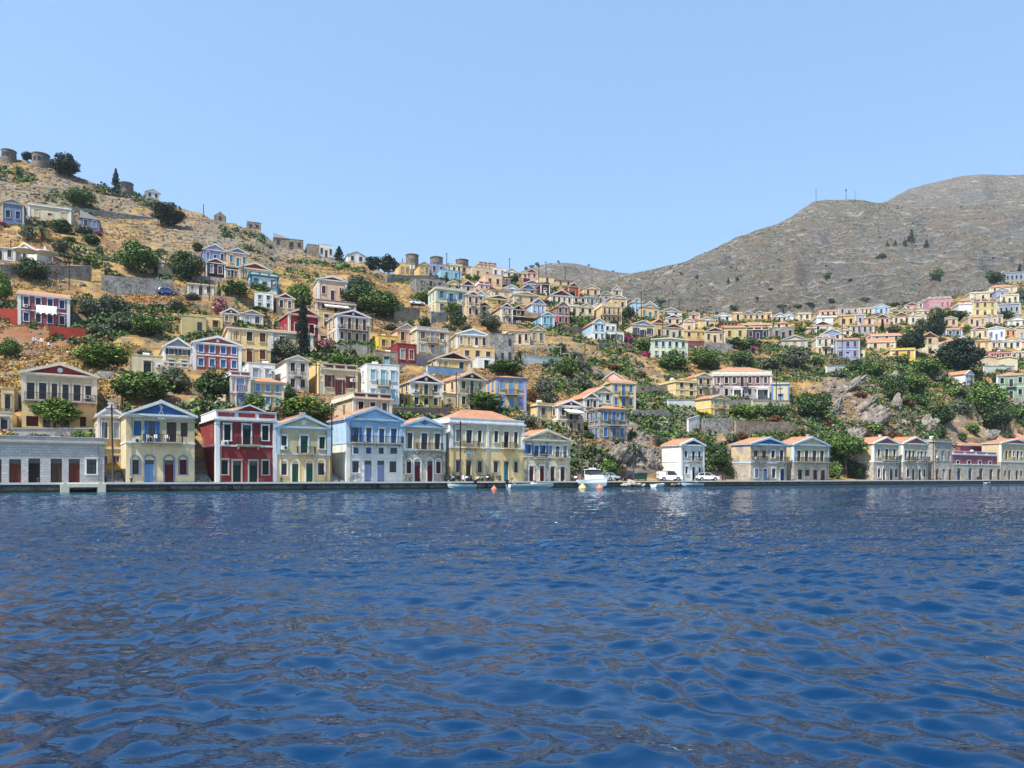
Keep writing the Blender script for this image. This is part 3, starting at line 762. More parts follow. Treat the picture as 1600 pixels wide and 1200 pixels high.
# ------------------------------------------------------------------ buildings: photo x0 x1 base eave apex roof floors bays wall lower trim tympanum shutters flags | label
WF = [
("-42 163 753 689 - f 1 5 AS AS CO - BR Q4.2 Nw D9 p|grey dressed-stone quayside storehouse with four plank doors", (0,540),
 "d 70 165 885 1057 BR -;d 220 315 885 1057 BK -;d 395 485 885 1057 WD -;d 535 625 888 1057 BR -;w 678 752 890 1003 IR TR;d -75 12 885 1057 WD -"),
("197 304 752 648 627 g 2 4 K CY TR BL BL Q4.2 L692 S165 p|yellow waterfront house with bright blue pediment and white figure", (0,540),  # upper wall: shade under the eaves put into its khaki, lower stays yellow
 "s 1045 1105 585 705 BL -;o 1160 1215 590 750 BL -;g 1300 1380 600 752 BR -;g 1412 1466 604 712 BR -;ga 1028 1086 890 1003 IR GB;da 1133 1203 893 1057 SK GB;da 1286 1356 895 1046 MR GB;sa 1402 1460 893 1005 MR GB"),
("337 432 750 655 643.5 a 2 3 R R TR R DG Q4.2 L697 D10|dark red waterfront house with white attic panels", (280,540),
 "s 350 402 615 740 DG;d 497 558 620 772 DG;s 648 696 625 740 DG;s 328 380 898 1006 DG CO;d 418 484 898 1053 DG CO;d 546 610 900 1053 DG CO;s 650 698 902 1008 DG CO"),
("432 516 751 667 649 g 2 3 K Y PB K GN Q4.2 L710 eTR|khaki and yellow waterfront house with dark green fan-arched doors", (280,540),
 "g 797 840 706 800 GN TR;d 947 1007 705 838 GN TR;g 1095 1138 715 806 GN TR;wa 793 843 920 1010 IR TR;da 882 932 922 1053 GN TR;da 992 1042 922 1053 GN TR;wa 1083 1133 920 1010 IR TR"),
("541 629 748 655 637 g 3 4 LB W LB LB BL Q4.2 L693 S513|pale blue waterfront house with four tall shuttered balcony doors", (500,540),
 "o 262 302 640 762 BL -;d 360 403 642 765 BL TR;d 461 503 648 765 BL TR;d 555 598 650 767 BL TR;s 258 302 796 845 BL TR;s 357 401 796 845 BL TR;w 456 499 797 846 BL TR;w 549 602 797 846 BL TR;w 250 305 900 992 IR TR;d 347 402 898 1040 PW TR;d 447 502 898 1040 PW TR;w 542 596 902 990 IR TR"),
("629 696 748 666 653 g 2 3 K SL PB PB BR Q4.2 L704 S612|narrow pale-gabled waterfront house on a rubble stone ground floor", (500,540),
 "w 682 722 682 805 BR TR;w 792 838 685 812 BR TR;w 897 937 690 808 BR TR;sa 674 712 908 998 MR TR;da 738 784 905 1038 MR TR;da 836 880 905 1038 MR TR;sa 905 944 908 998 MR TR"),
("703 819 748 661 655.5 a 2 6 CY Y TR CY IR Q4.2 L700 S672 t j|broad yellow waterfront mansion with tiled hip roof and sign", (500,540),
 "s 1062 1094 655 748 GY TR;w 1143 1187 660 762 IR TR;w 1232 1264 662 754 IR TR;w 1362 1392 668 756 IR TR;d 1437 1475 672 795 IR TR;w 1515 1545 675 764 IR TR;w 1062 1096 900 990 WD CO;d 1142 1180 900 1036 WD CO;w 1231 1264 902 990 WD CO;w 1358 1390 905 990 IR CO;d 1437 1474 905 1036 TE CO;w 1516 1545 905 990 IR CO"),
("818 891 748 687 672 g 2 6 PEEL PEEL TC PEEL BL Q4.2 L714 p S805|peeling white waterfront house with cobalt shutters and maroon doors", (740,540),
 "o 418 448 775 845 BL TR;d 474 508 780 872 BL TR;o 532 562 778 846 BL TR;s 585 614 783 852 GY TR;d 640 670 785 876 GY TR;s 700 728 786 854 GY TR;d 433 470 942 1042 MR TR;d 516 552 942 1042 MR TR;d 598 634 944 1042 MR TR;d 677 712 944 1042 MR TR"),
("1064 1100 748 695 686 g 2 3 W W TR NV IR Q4.2 L721 S1039|small white waterfront house with dark pediment beside parked cars", (1020,540),
 "w 248 270 822 872 IR TR;w 306 328 824 895 IR TR;w 355 374 825 876 IR TR;w 254 274 948 1000 IR TR;d 308 330 950 1028 IR TR;w 357 376 950 1000 IR TR"),
("1173 1229 750 694 684 g 2 4 PEELY SL PB BL NV Q4.2 L723 S1143 p|stone and pale blue waterfront house with blue pediment", (1020,540),
 "w 790 820 820 895 BR -;w 856 886 820 880 BR -;s 925 953 820 876 NV TR;s 992 1020 818 902 NV TR;s 795 823 962 1034 PW TR;d 860 893 962 1055 SK TR;w 930 958 962 1034 NV TR;d 994 1028 962 1055 NV TR"),
("1240 1295 750 695 683 g 2 4 K SL PB K WD Q4.2 L722 S1229|cream waterfront house with a balcony across four dark doors", (1020,540),
 "w 1126 1156 820 905 WD TR;w 1186 1216 820 905 WD TR;w 1246 1278 820 905 WD TR;w 1306 1336 820 905 WD TR;g 1133 1168 970 1046 WD -;s 1190 1226 970 1018 WD -;s 1254 1286 970 1046 MR -;d 1312 1346 970 1046 MR -"),
("1365 1404 749 693 683 g 2 3 K SL TR RO BR Q4.2 L722 S1351|cream waterfront house with rose pediment beyond the umbrella pine", (1280,540),
 "w 455 476 808 870 BR TR;w 515 540 808 890 BR TR;w 577 598 808 872 BR TR;sa 456 478 966 1030 MR TR;da 496 518 966 1040 MR TR;da 550 574 966 1040 MR TR;sa 590 610 966 1030 MR TR"),
("1411 1450 749 693 683 g 2 4 K SL TR RO TE Q4.2 L722 S1404|waterfront house half cream with brown shutters half turquoise", (1280,540),
 "s 668 686 820 876 BR TR;d 696 716 822 895 BR TR;s 726 744 822 878 BR TR;s 765 780 826 880 SK TR;d 790 808 828 895 SK TR;s 820 836 828 882 SK TR;sa 682 704 966 1030 MR TR;da 724 744 966 1040 MR TR;da 775 796 968 1040 IR TR;wa 812 830 968 1028 IR TR"),
("1460 1488 749 690 - f 2 3 SL SL CO - GY Q4.2 S1450 p|bare stone flat-topped waterfront house beside the low pink house", (1280,540),
 "s 906 922 820 910 GY -;s 956 976 822 912 GY -;s 1006 1026 824 912 GY -;d 912 932 965 1045 WD -;d 965 985 966 1045 GY -;d 1012 1034 966 1045 WD -"),
("1489 1558 749 710 706 a 2 4 MV SL TR MV NV Q4.2 L726 p|low dusty pink waterfront house with navy doors on stone", (1280,540),
 "w 1072 1094 900 922 NV TR;w 1158 1182 902 924 NV TR;w 1244 1266 902 924 NV TR;w 1326 1346 905 926 NV TR;d 1078 1106 958 1046 NV -;d 1166 1194 958 1046 NV -;d 1250 1278 958 1046 NV -;d 1330 1356 965 1040 WD -;d 1392 1414 965 1040 WD -"),
("1564 1612 750 693 686 g 2 5 K SL TR RO WD Q4.2 L722 S1558|cream waterfront house on stone beside the low pink house", (1280,540),
 "s 1428 1444 818 870 WD -;d 1456 1474 820 890 WD -;s 1486 1502 820 872 WD -;w 1512 1524 824 868 TE TR;d 1540 1560 824 892 IR TR;w 1570 1586 826 870 IR TR;s 1446 1462 975 1020 IR -;d 1478 1496 975 1046 MR -;d 1536 1556 975 1048 IR -;s 1572 1588 978 1022 IR -"),
("34 151 671 585 568 g 2 6 BE Y TR R BR L628 S22 Y33 eTR @95|cream mansion with six tall doors above the stone storehouse", (0,540),
 "g 212 268 290 418 BR;g 305 362 292 420 BR;w 402 448 300 418 BR;w 487 538 303 430 BR;g 573 630 308 432 BR;g 665 714 314 434 BR;s 205 300 548 630 MR -;s 625 672 556 632 MR -;w 335 395 560 640 WD -;w 480 540 562 640 WD -"),
]
HOUSES = '''
153 192 700 648 634 g 2 2 O O TR W GY Q11 S146|ochre gabled house deep in the alley by yellow house
840 873 677 634 - f 2 2 Y Y CO - BR Y30 m @146|plain yellow annex left of the cream-awning house
872 912 679 634 625 g 2 3 K O TR MR BR S856 Y27 b Au eTR @146|ochre house with maroon pediment and wide cream awning
938 980 690 639 632 h 2 3 ST ST CO - BL Y22 c b S921 p|rubble stone hillside house with bright blue shutters
913 935 662 622 614 g 2 2 SR C TR SR IR Y24 S887|small brown stone gabled house with pale orange roof
929 957 648 613 604 g 2 2 PG PG TR K IR Y24 S905|pale green gabled house in front of the ochre house
955 993 640 598 592 s 2 3 O O TR - BL Y14 b c S940|ochre two-storey house with cobalt shutters and orange roof
940 977 600 594 581 g 1 2 PK PK TR PK IR Y-14|pale pink shed-roofed house above the cobalt-shuttered ochre house
775 822 643 590 584 h 2 3 O O LV - SK Y19 b c S759|ochre house with lavender trim and sky blue shutters
1056 1089 621 597 - f 2 2 Y Y C - IR Y22|yellow low wing beside the mauve mansion
1088 1113 621 589 583 g 2 2 BE O TR BE MR Y22 b S1070|beige gabled house next to the mauve mansion
1113 1206 623 586 580 a 2 7 MA LG TR TR IR Y-3 b S1104 t D9|long mauve mansion with white attic panels and portico
1206 1233 632 600 - f 1 1 C C SK - GY Y-3|small cream annex with pale blue parapet beside mauve mansion
1111 1139 653 623 617 g 2 2 Y YB C Y GY Y29 b S1082 c|bright yellow gabled house below the mauve mansion
1018 1075 562 531 528 g 2 5 PG PG TR PG NV Y8 S1005 z m|long pale green house with tiny navy windows
987 1022 528 508 501 g 1 3 C C TR LV NV Y14 o S973|cream house with lavender pediment and navy open shutters
1001 1030 499 480 475 g 1 3 O O LB O TE Y12 S990|ochre house with tall blue windows below the mountain slope
1037 1068 531 512 506 g 1 3 C O TR R IR Y16 b S1020|ochre house with white pilasters above the pale green house
1020 1040 527 505 498 g 1 1 O O TR R IR Y16|narrow ochre gabled house with red pediment above pale green house
1040 1065 509 497 492 g 1 2 PE PE TR R IR Y6|peach house with red pediment behind a row of gables
1068 1085 520 502 497 g 1 1 PE PE TR PE BR Y6|narrow peach gabled house with one tall window
1068 1100 530 517 - f 1 2 O O C - BR Y8|low orange flat-roofed house above the pink terrace wall
1101 1133 536 518 512 g 1 3 BE BE TR MR IR Y-6|beige house with maroon pediment and wide dark windows
1130 1166 531 512 506 s 1 2 OY OY TR - BR Y-4|olive yellow house with orange roof left of navy house
1166 1202 531 515 511 a 1 3 NV NV TR DM DM Y-6 t|dark navy house with maroon attic and white surrounds
1207 1241 530 513 - f 1 3 ST ST CO - IR Y-8 z|grey bare stone house right of the navy house
1221 1262 545 531 524 g 1 3 K K CO K GY Y-6|khaki gabled house with a wide plain pediment
1275 1306 556 528 526 a 2 3 C O TR DM IR Y-9 b S1268 t|cream house with maroon attic panels beside periwinkle house
1306 1343 562 531 527 s 2 3 PW PW TR - GY Y-9 S1303|periwinkle blue two-storey house with thin orange roof
1282 1318 534 522 514 g 1 2 C C TR SK IR Y-9|house with sky blue pediment behind the periwinkle house
1146 1160 501 489 - f 1 1 O O TR - IR Y-4|small ochre block at the end of the twin blue gables
1160 1178 501 491 486 g 1 2 O O TR GB IR Y-4|first ochre house of two with small slate blue gables
1178 1196 501 491 486 g 1 2 O O TR GB IR Y-4|second ochre house of two with small slate blue gables
1196 1206 501 489 - f 1 1 O O TR - IR Y-4|narrow ochre block between blue gable and orange house
1206 1230 504 495 489 g 1 3 O OR TR LB IR Y-5|orange house with pale blue gable on the upper rim
1224 1240 501 493 487 g 1 1 W W TR LB SK Y-5|white and pale blue gabled house on the upper rim
1246 1267 501 490 - f 1 2 C C TR - IR Y-6|cream flat house on the rim before the shrubs
1117 1143 502 494 489 g 1 2 W W TR W NV Y0|broad white gabled house with two tiny dark windows
1074 1093 499 491 487 g 1 1 PK PE TR PE BR Y4|small pink gabled house at the mountain foot
1094 1117 512 500 495 g 1 1 Y Y TR W IR Y14 S1088|yellow house with white gable below the broad white house
1031 1065 494 487 481 g 1 2 W W TR GY IR Y8|wide white gable with grey pediment at mountain foot
1006 1026 485 478 471 g 1 1 CY CY TR CY IR Y10|pale yellow gable peeking over the blue-windowed ochre house
1127 1152 511 503 500 h 1 2 R PE TR - BR Y0|low house with dark red wall and orange roof
1210 1236 514 505 500 h 1 2 PE PE TR - BR Y-6|small peach house with hipped orange roof above stone house
1160 1206 513 507 502 s 1 3 PE PE TR - BR Y-4|long peach house under an orange roof behind navy house
1270 1301 518 508 502 g 1 2 C O TR MR IR Y-6|ochre house with maroon pediment and two dark doors
1252 1276 521 513 508 h 1 2 BE BE TR - GY Y-6|beige house with flat orange hip roof and blue door
1280 1308 494 486 - f 1 3 PK PK TR - IR Y-8|long pale pink flat house along the upper rim
1276 1314 506 495 - f 1 2 W W TR - GY Y-8|white flat-roofed house below the long pale pink house
1310 1343 493 480 477 s 1 3 LG LG TR - IR Y-8|lilac grey house with thin red roof line on rim
1344 1364 492 482 - f 1 3 C C TR - IR Y-8|small cream flat house beside the pale blue gabled house
1364 1390 491 480 475 g 1 3 LB W TR LB NV Y-9|pale blue gabled house with three windows on upper rim
1312 1336 511 493 - f 1 2 O O BE - IR Y-8|ochre flat house behind the tall dark pole
1336 1352 506 492 - f 1 1 LG LG TR - IR Y-8|small lilac flat house beside the red-roofed peach one
1351 1366 507 497 493 s 1 1 PE PE TR - IR Y-8|small peach house with red roof beside lilac house
1366 1391 507 497 491 g 1 3 PK PK TR BR IR Y-9|pink gabled house behind the square clipped cypress
1328 1366 523 508 506 s 1 4 LG PK TR - BR Y-8|long lilac pink house with flat tiled roof
1306 1331 526 516 511 g 1 2 C C TR PE IR Y-8|cream gabled house behind periwinkle roof ridge
1390 1405 490 486 482 g 1 1 C CY TR SG IR Y-10|tiny cream gable with green pediment, first of two
1405 1422 490 486 481 g 1 1 C CY TR SG IR Y-10|tiny cream gable with green pediment, second of two
1395 1422 508 494 488 g 1 3 CY CY TR R IR Y-10 b S1390|pale yellow house with brick red pediment, first of pair
1422 1447 508 493 488 g 1 3 C C TR PE IR Y-10 b|cream house with pale peach pediment, second of pair
1425 1451 493 486 481 g 1 3 C C TR C IR Y-10|cream gabled house below the brown gable
1413 1436 484 477 473 g 1 2 PK PK TR BR IR Y-10|small pink house with low brown gable on rim
1434 1451 482 473 468 g 1 2 W W TR SK IR Y-10|white house with sky blue gable left of pink house
1451 1486 484 466 464 a 1 4 MP MP TR MP GY Y-11|rose pink flat house with white vertical panels
1496 1528 482 470 464 h 1 2 Y Y TR - IR Y-11|yellow house with hipped orange roof left of arches
1498 1521 494 475 - f 1 1 W W TR - GY Y-11|white block below the yellow hip-roofed house
1516 1556 469 457 - f 1 3 C SK TR - IR Y-12|sky blue painted wall of a flat upper house
1520 1558 494 471 468 a 2 3 OY Y TR R BR Y-12|olive yellow house with two dark ground-floor arches
1546 1589 459 448 442 h 1 3 C CY TR - IR Y-12|topmost cream house with orange roof and small porch
1556 1576 465 454 449 g 1 1 LV LV TR LV IR Y-12|small lavender gabled porch house below the topmost house
1563 1592 474 461 - f 1 3 CY CY TR - WD Y-13|pale yellow cube house with wide brown windows
1559 1594 492 475 - f 1 4 GY GY TR - IR Y-13|grey terrace house beneath the pale yellow cube
1513 1541 510 495 - f 1 3 BE BE TR - IR Y-12|beige flat house left of the red-trimmed one
1541 1567 508 494 492 a 1 3 PE PE TR R GY Y-12|peach flat house with red trim and pale shutters
1574 1606 512 500 494 g 1 3 W W TR W IR Y-14|white gabled house near the frame edge
1473 1496 511 498 494 g 1 2 BE BE TR BE BR Y-11|beige gabled house beside the tall dark trees
1478 1503 527 515 510 s 1 2 GB GB TR - IR Y-11|slate blue house under an orange lean-to roof
1517 1545 530 515 511 g 1 3 C C TR R IR Y-12 b|cream gabled house left of the white blue-shuttered house
1544 1570 532 513 510 g 1 3 W W TR W BL Y-12 b c|white gabled house with bright blue shutters and balcony
1570 1588 528 515 512 g 1 2 OR OR TR OR BR Y-13|bright orange gabled house beside blue-shuttered white house
1587 1606 530 512 508 g 1 1 BE BE TR BE GY Y-14|tall beige house beside the bright orange house
1522 1549 549 533 529 h 1 2 Y O TR - BR Y-12|yellow ochre house in front of the big pine
1548 1566 546 534 531 s 1 2 PE PE TR - MR Y-12|peach house with maroon openings beside the yellow ochre
1565 1596 546 533 528 g 1 3 C C TR C IR Y-13|wide cream gabled house above the long pink house
1596 1612 547 534 529 s 1 1 PE PE TR - IR Y-13|peach house end under an orange roof at frame edge
1545 1581 562 551 - f 1 4 RO RO TR - IR Y-12|long rose pink house with white roof line
1580 1608 562 550 - f 1 3 BE PE TR - MR Y-13|long peach house continuing the pink terrace
1532 1558 574 559 556 g 1 0 BE BE BE BE IR Y-10 z p|blank beige gable wall, first of two below pink house
1558 1590 574 560 557 g 1 0 C C C C IR Y-10 z p|blank cream gable wall, second of two below pink house
1508 1521 604 585 579 g 2 2 W W TR W GY Y31 b S1476|white house with long orange roof above the green thicket
1557 1603 623 586 579 h 2 3 SG SG TR - IR Y-25 b|sage green two-storey house with square hip roof
1356 1399 547 534 527 s 1 2 K K TR - IR Y-9 S1353|khaki house with orange roof and white end gable
1391 1430 560 546 - f 1 2 YB YB TR - BR Y-10|bright yellow low terrace house below the khaki house
1361 1410 533 524 518 s 1 3 BE BE TR - IR Y-9|long beige house with red roof behind khaki house
1440 1466 553 527 519 g 2 1 BE C BE BR IR Y-8 z|tall plain beige house between two dark trees
1465 1486 552 540 534 g 1 1 C C TR C IR Y18|cream gabled house left of the big dark pine
1488 1523 545 534 526 g 1 1 W W TR C IR Y16|white gabled house hidden behind the big dark pine
1570 1600 440 426 - f 1 4 GY GY CO - IR Y-14|grey house beside the dark cypress at hilltop
1564 1612 700 686 676 s 1 3 W W TR - GY Y20|white house with orange roof above the waterfront corner
1500 1560 712 696 686 s 1 3 MV MV TR - IR Q12 p|dark pink house with orange roof behind low pink house
3 37 351 318 311 g 1 2 GB W TR GY NV Y30|tall narrow grey gabled house beside the palm
44 111 348 323 - f 1 3 C C TR - O Y24|long low cream house behind the date palm
126 155 360 341 330 m 1 2 GB GB TR - GB Y27|slate blue house with a slanting white roof edge
228 250 312 300 295 g 1 2 W W TR W NV NV Y30|tiny white chapel-like house on the skyline ridge
-24 24 407 386 379 s 1 3 W W TR - IR Y20|low white taverna building beside the white parasols
20 58 408 393 380 g 1 1 W W TR W IR Y-10|white taverna wing with a sloping roof under parasols
231 256 430 409 401 g 1 1 C C TR O BR Y8|cream gabled house half hidden by a broad tree
28 109 512 462 450 s 2 4 MV MV TR - NV Y31 L487 D9|maroon house with orange roof and white cloth on balcony
318 354 413 391 382 g 1 3 PW PW TR LV NV S308 Y27|periwinkle house with lavender gable on the upper slope
355 388 418 395 388 g 1 3 PE PE TR SK TE Y27 b c|peach house with sky blue gable and teal shutters
322 352 434 411 404 g 1 2 DM DM TR R GY Y26|dark maroon house with small gable below periwinkle house
352 374 437 421 - f 1 2 DM DM TR - GY Y26|low maroon link between two maroon gables
373 424 440 420 411 g 1 3 BE R TR R GY Y27 S368|beige and maroon gabled house above the white teal house
391 435 457 431 427 a 1 3 W W TE W TE Y27 S386|white house with teal bands and teal attic panels
293 334 462 444 442 s 1 3 W W TR - IR Y24|low white house with pink roof below the tall poles
398 427 484 460 - f 2 2 W W TR - GN Y20 z|plain white cube house beside pink bougainvillea
432 460 488 466 459 g 1 2 BE BE TR R IR Y24 S424|beige house with red pediment below a round green tree
497 542 470 438 432 g 1 3 PE PE TR R MR Y25 b c S489 @196|tall peach house with red pediment on the mid slope
493 556 489 473 - f 1 3 MA O TR - DM Y25 Au|mauve house with white awning below the tall peach house
498 522 512 489 - f 2 1 O O TR - BR Y25 z|ochre lower block below the mauve awning house
526 577 538 494 485 g 2 4 BE BE TR MR MR Y29 B c S511 eTR|beige two-storey house with maroon pediment on stone base
451 500 533 492 480 g 1 2 CR CR TR CR IR Y32 S436|crimson gabled house beside the tall cypress
346 376 508 490 482 g 1 2 O O TR MR BR Y26 S334 eTR|ochre house with maroon gable left of white gabled house
306 348 517 497 - f 1 2 Y Y O - BR Y26 z|plain yellow walled house left of the maroon gable
377 411 510 491 485 g 1 2 W W TR LV SK Y26|white house with lavender gable on the left slope
356 423 568 514 504 s 2 3 Y O TR - BR Y26 S345 L545|long yellow ochre house with pink tiled roof
423 489 552 520 512 s 1 2 K K TR - IR Y26|khaki extension of the long ochre house by the cypress
302 377 580 537 526 g 2 4 RO RO TR RO BL Y29 c S297 eTR L556|rose pink house with bright blue shutters and white balcony
256 300 578 542 528 g 2 2 Y CY TR GY NV Y29 o L567|pale yellow house with grey gable beside rose house
206 254 590 560 - f 1 1 C C TR - IR Y29 z|low cream house with stepped parapet under the fig tree
448 482 613 563 556 g 2 2 W W TR W DM Y30 b S428 c|narrow white two-storey house with grey trim and brown shutters
504 558 618 577 570 a 1 3 BE Y TR MR MR Y28 S498 o|cream house with maroon attic panels and open maroon shutters
498 512 618 570 - f 2 1 Y Y TR - GN Y28 z|narrow yellow annex with a green door
558 572 616 582 - f 1 1 O O TR - SK Y28|narrow ochre wing beside the flat white house
573 624 633 574 - f 2 3 W W W - TQ Y24 b c z|flat-topped white house with turquoise shutters
552 612 660 622 615 a 1 3 BE BE TR MR BR Y30 S509 m|long cream house with maroon attic behind pale blue house
641 690 639 597 585 g 2 3 O YB TR MR IR Y27 b S624 eTR|golden yellow house with maroon pediment and white disc
716 758 640 592 581 g 2 3 K C TR MR WD Y33 b S687 eTR|khaki house with maroon pediment beside the lone pole
682 735 585 561 550 g 1 2 O O TR MR IR Y24 S663|broad ochre house with maroon pediment and two discs
621 651 540 515 506 g 1 2 PE BE TR LG MR Y26 B S610 c|beige gabled house on a red ground floor
621 651 570 541 - f 1 2 R R TR - GY Y26 z|dark red lower house beneath the beige gabled one
651 700 556 516 512 a 2 3 BE BE TR LG GY Y25 b|beige flat-topped house with lilac attic band
591 622 548 528 - f 1 2 YB O TR - BR Y26 z|ochre low house left of the dark red lower house
586 622 578 553 - f 1 1 SW SW CO - TQ Y22 z|low brown stone hut with turquoise shutter
713 764 546 523 514 g 1 4 BE BE TR LB IR Y17 B S701|beige house with half blue pediment and four dark doors
719 773 562 546 - f 1 3 O O TR - WD Y17 z|ochre lower storey below the half blue pediment
747 773 577 561 - f 1 1 W W TR - IR Y17 z|small white cube below the ochre lower storey
766 804 568 525 - f 2 3 ST ST CO - IR NR k z u Y14|roofless grey stone ruin beside the small white cube
796 828 538 518 508 s 1 3 CY CY TR - DM Y16 b S772|pale yellow house with wide orange roof beside the ruin
828 852 539 516 509 g 1 2 BE BE TR BE GY Y16 b|beige gabled house above the black terrace pergola
801 819 504 484 477 g 2 1 DM DM TR DM GY Y20 q|narrow dark maroon gabled house with white panels
783 801 507 480 474 g 2 2 BE BE TR R BR Y20 b S765|beige gabled house left of the narrow maroon house
747 767 496 478 472 g 2 1 K K TR MR IR Y20 b|khaki house with dark pediment above the olive tree
831 852 490 475 466 g 1 3 LB LB TR GB GB Y19 S811|pale blue gabled house with white window surrounds
846 866 511 493 488 g 1 2 TQ TQ TR TQ TE Y19 S820 c|turquoise house with teal shutters right of maroon house
870 890 508 479 471 g 2 2 MA RO TR MA IR Y17 S854|mauve gabled house on a rose ground floor
904 928 493 480 474 g 1 2 C C TR C IR Y14|cream house with a small arched gable and two doors
890 905 492 478 - f 1 1 C C TR - BR Y14|narrow cream wing beside the arched cream gable
926 940 495 479 474 g 1 1 W W TR W IR Y14|narrow white house left of the ochre twin gables
940 971 506 479 474 a 2 4 O O TR O BR Y13 B|ochre twin-gabled house with brown doors above mint house
860 895 477 462 453 g 1 4 C Y TR MR IR Y16 S851|large yellow house with broad maroon pediment on crest
894 917 476 464 461 s 1 2 PE BE TR - IR Y15|beige low house beside the broad maroon pediment
813 838 462 452 444 g 1 2 CY CY TR BL IR Y17|pale yellow house with small bright blue gable
803 841 478 461 456 g 1 2 BE BE TR BE BR Y17|plain beige gabled house below the small blue gable
845 859 462 444 - f 1 1 DM DM TR - W Y16|maroon cube house with one white window
818 846 450 444 438 g 1 2 LG LG TR GB IR Y17|grey gabled house left of the maroon cube
888 905 464 448 442 g 1 1 RL CR TR CR IR Y15 S884|bright red gabled house on the crest
912 937 464 451 445 g 1 2 PE PE TR PE IR Y14 S906|peach gabled house beside the bright red one
914 936 477 464 - f 1 3 GY GY TR - IR Y14|grey lower storey below the peach gabled house
956 972 463 453 447 g 1 1 BE BE TR BE BR Y12|small plain beige gable at the crest end
938 956 474 460 455 g 1 1 LG LG TR SG GY Y12|pale grey green gabled house on the crest
955 979 486 466 461 g 1 2 O Y TR O IR Y12 S950|ochre house with white corner posts on the crest
978 991 486 472 467 g 1 1 SW SW CO SW IR Y12 z|small brown stone gable among crest houses
988 1003 494 472 466 g 1 1 LB LB TR LB GY Y12|pale blue house behind the two dark poles
926 946 534 505 497 g 2 2 LB W TR MT IR Y14 S908|mint and white gabled house above the dry slope
944 963 520 508 - f 1 2 W W TR - IR Y14 z|white flat-topped house attached to the mint gable
932 975 535 520 - f 1 4 W W TR - IR Y14 z o|low white front with dark shutters below mint gable
758 785 450 431 - f 1 2 PE PE TR - BR Y18 z|peach flat house below the white crest house
785 799 449 435 - f 1 2 DM DM TR - LB Y18|small maroon flat house beside the peach flat house
748 776 421 413 410 a 1 4 PK PE TR R BR Y18|pink house with red attic trim on the skyline
738 770 437 420 - f 1 2 BE BE TR - BR Y18 z|large plain beige wall house below pink skyline house
768 791 434 420 - f 1 2 W W TR - SK Y18 z|white flat house in the middle of the crest
790 809 436 425 419 g 1 2 CY CY TR CY BR Y17|pale yellow gabled house on the skyline by pole
808 825 435 427 - f 1 2 C C TR - BR Y17|cream flat house between two skyline gables
821 840 435 426 420 g 1 2 PK PK TR R BR Y17|pink gabled house on the skyline above bougainvillea
844 866 443 432 429 s 1 1 CY CY TR - BR Y16|pale yellow house alone near the crest pole
869 895 448 438 434 h 1 2 PE PE TR - IR Y15|peach house with flat tile roof near crest
787 812 461 451 445 g 1 1 W W TR W GY Y18|white gabled house below the small maroon flat house
768 799 466 454 450 s 1 2 C K TR - MT Y18|pale ochre house with mint shutters under tiled roof
748 765 454 444 440 a 1 2 PK PE TR R R Y18|small pink house with two red panels
681 729 493 453 450 a 2 3 PG CY TR PG SK Y24 S669 b o|pale yellow house with sky blue shutters beside tall pole
729 750 497 461 456 g 2 2 PE PE TR R DM Y22 b c|narrow peach house with red gable beside pale yellow house
760 800 476 467 461 g 1 1 YB YB TR R IR Y20|yellow house with orange roof behind the beige gables
740 762 471 462 455 g 1 1 LB PE TR LB IR Y20|pale blue gable with a long orange roof
624 641 431 413 - f 1 2 O O O - W Y22 z|ochre block attached to the tall round mill tower
655 671 431 414 409 g 1 2 O O CO O W Y22|ochre gabled cottage between two round mill towers
672 696 428 414 - f 1 2 PW PW TR - IR Y21 z|periwinkle flat house beneath the second mill tower
697 722 426 414 - f 1 3 CY CY TR - IR Y20|pale yellow flat house with three dark windows
720 741 429 416 412 s 1 2 PE PE TR - R Y20|peach house with red roof below third mill tower
689 721 438 424 - f 1 2 TQ LB TR - BL Y20 z|pale blue flat house below the pale yellow flat one
650 696 460 438 - f 2 3 ST ST CO - IR Y22 z b|grey stone two-storey house with a small balcony
697 720 452 445 438 g 1 2 CY CY TR CY IR Y21|pale yellow gable behind the tall pole
721 742 456 446 438 g 1 1 LG LG TR MR BK Y20|dark-fronted gable with maroon pediment and deep veranda
428 452 388 372 365 m 1 2 SW SW CO - IR NR k z u Y20|roofless brown stone ruin on the ridge
450 474 390 376 - f 1 2 SW SW CO - IR NR k z u Y22|lower square stone ruin beside the ridge ruin
480 499 399 384 - f 1 0 SW SW CO - IR NR k z u Y22|broken windowless stone ruin beside the white ridge house
498 521 402 384 - f 1 3 W W CO - DM Y22 z c|white ridge house with three brown shutters
543 571 411 399 393 g 1 2 W W CO W IR NV Y22 z rg|white domed chapel-like house on the ridge
336 352 345 337 331 g 1 1 SW SW CO SW IR NR k z u Y22|small stone hut on the skyline slope
386 408 359 349 - f 1 2 SW SW CO - IR NR k z u Y22|square stone ruin on the bare skyline slope
284 322 524 498 - f 1 2 OY OY CO - IR NR k z u Y26|ruined ochre walls above the rose pink house
360 391 640 587 581 a 2 1 PE BE TR R PW Y30 b S332 c|cream flat house with one blue balcony door
393 443 640 597 586 h 2 3 BE BE TR - SK Y30 c|beige house with orange hip roof and three blue shutters
388 430 598 572 - f 1 2 W W W - GY Y28 z|pair of low white cubes behind orange hip roof
2 22 640 612 - f 1 1 K K CO - IR Y30 z|khaki hut left of the cream mansion
-6 19 672 650 - f 1 1 C C CO - IR Y30 z|small cream hut on the storehouse terrace
'''
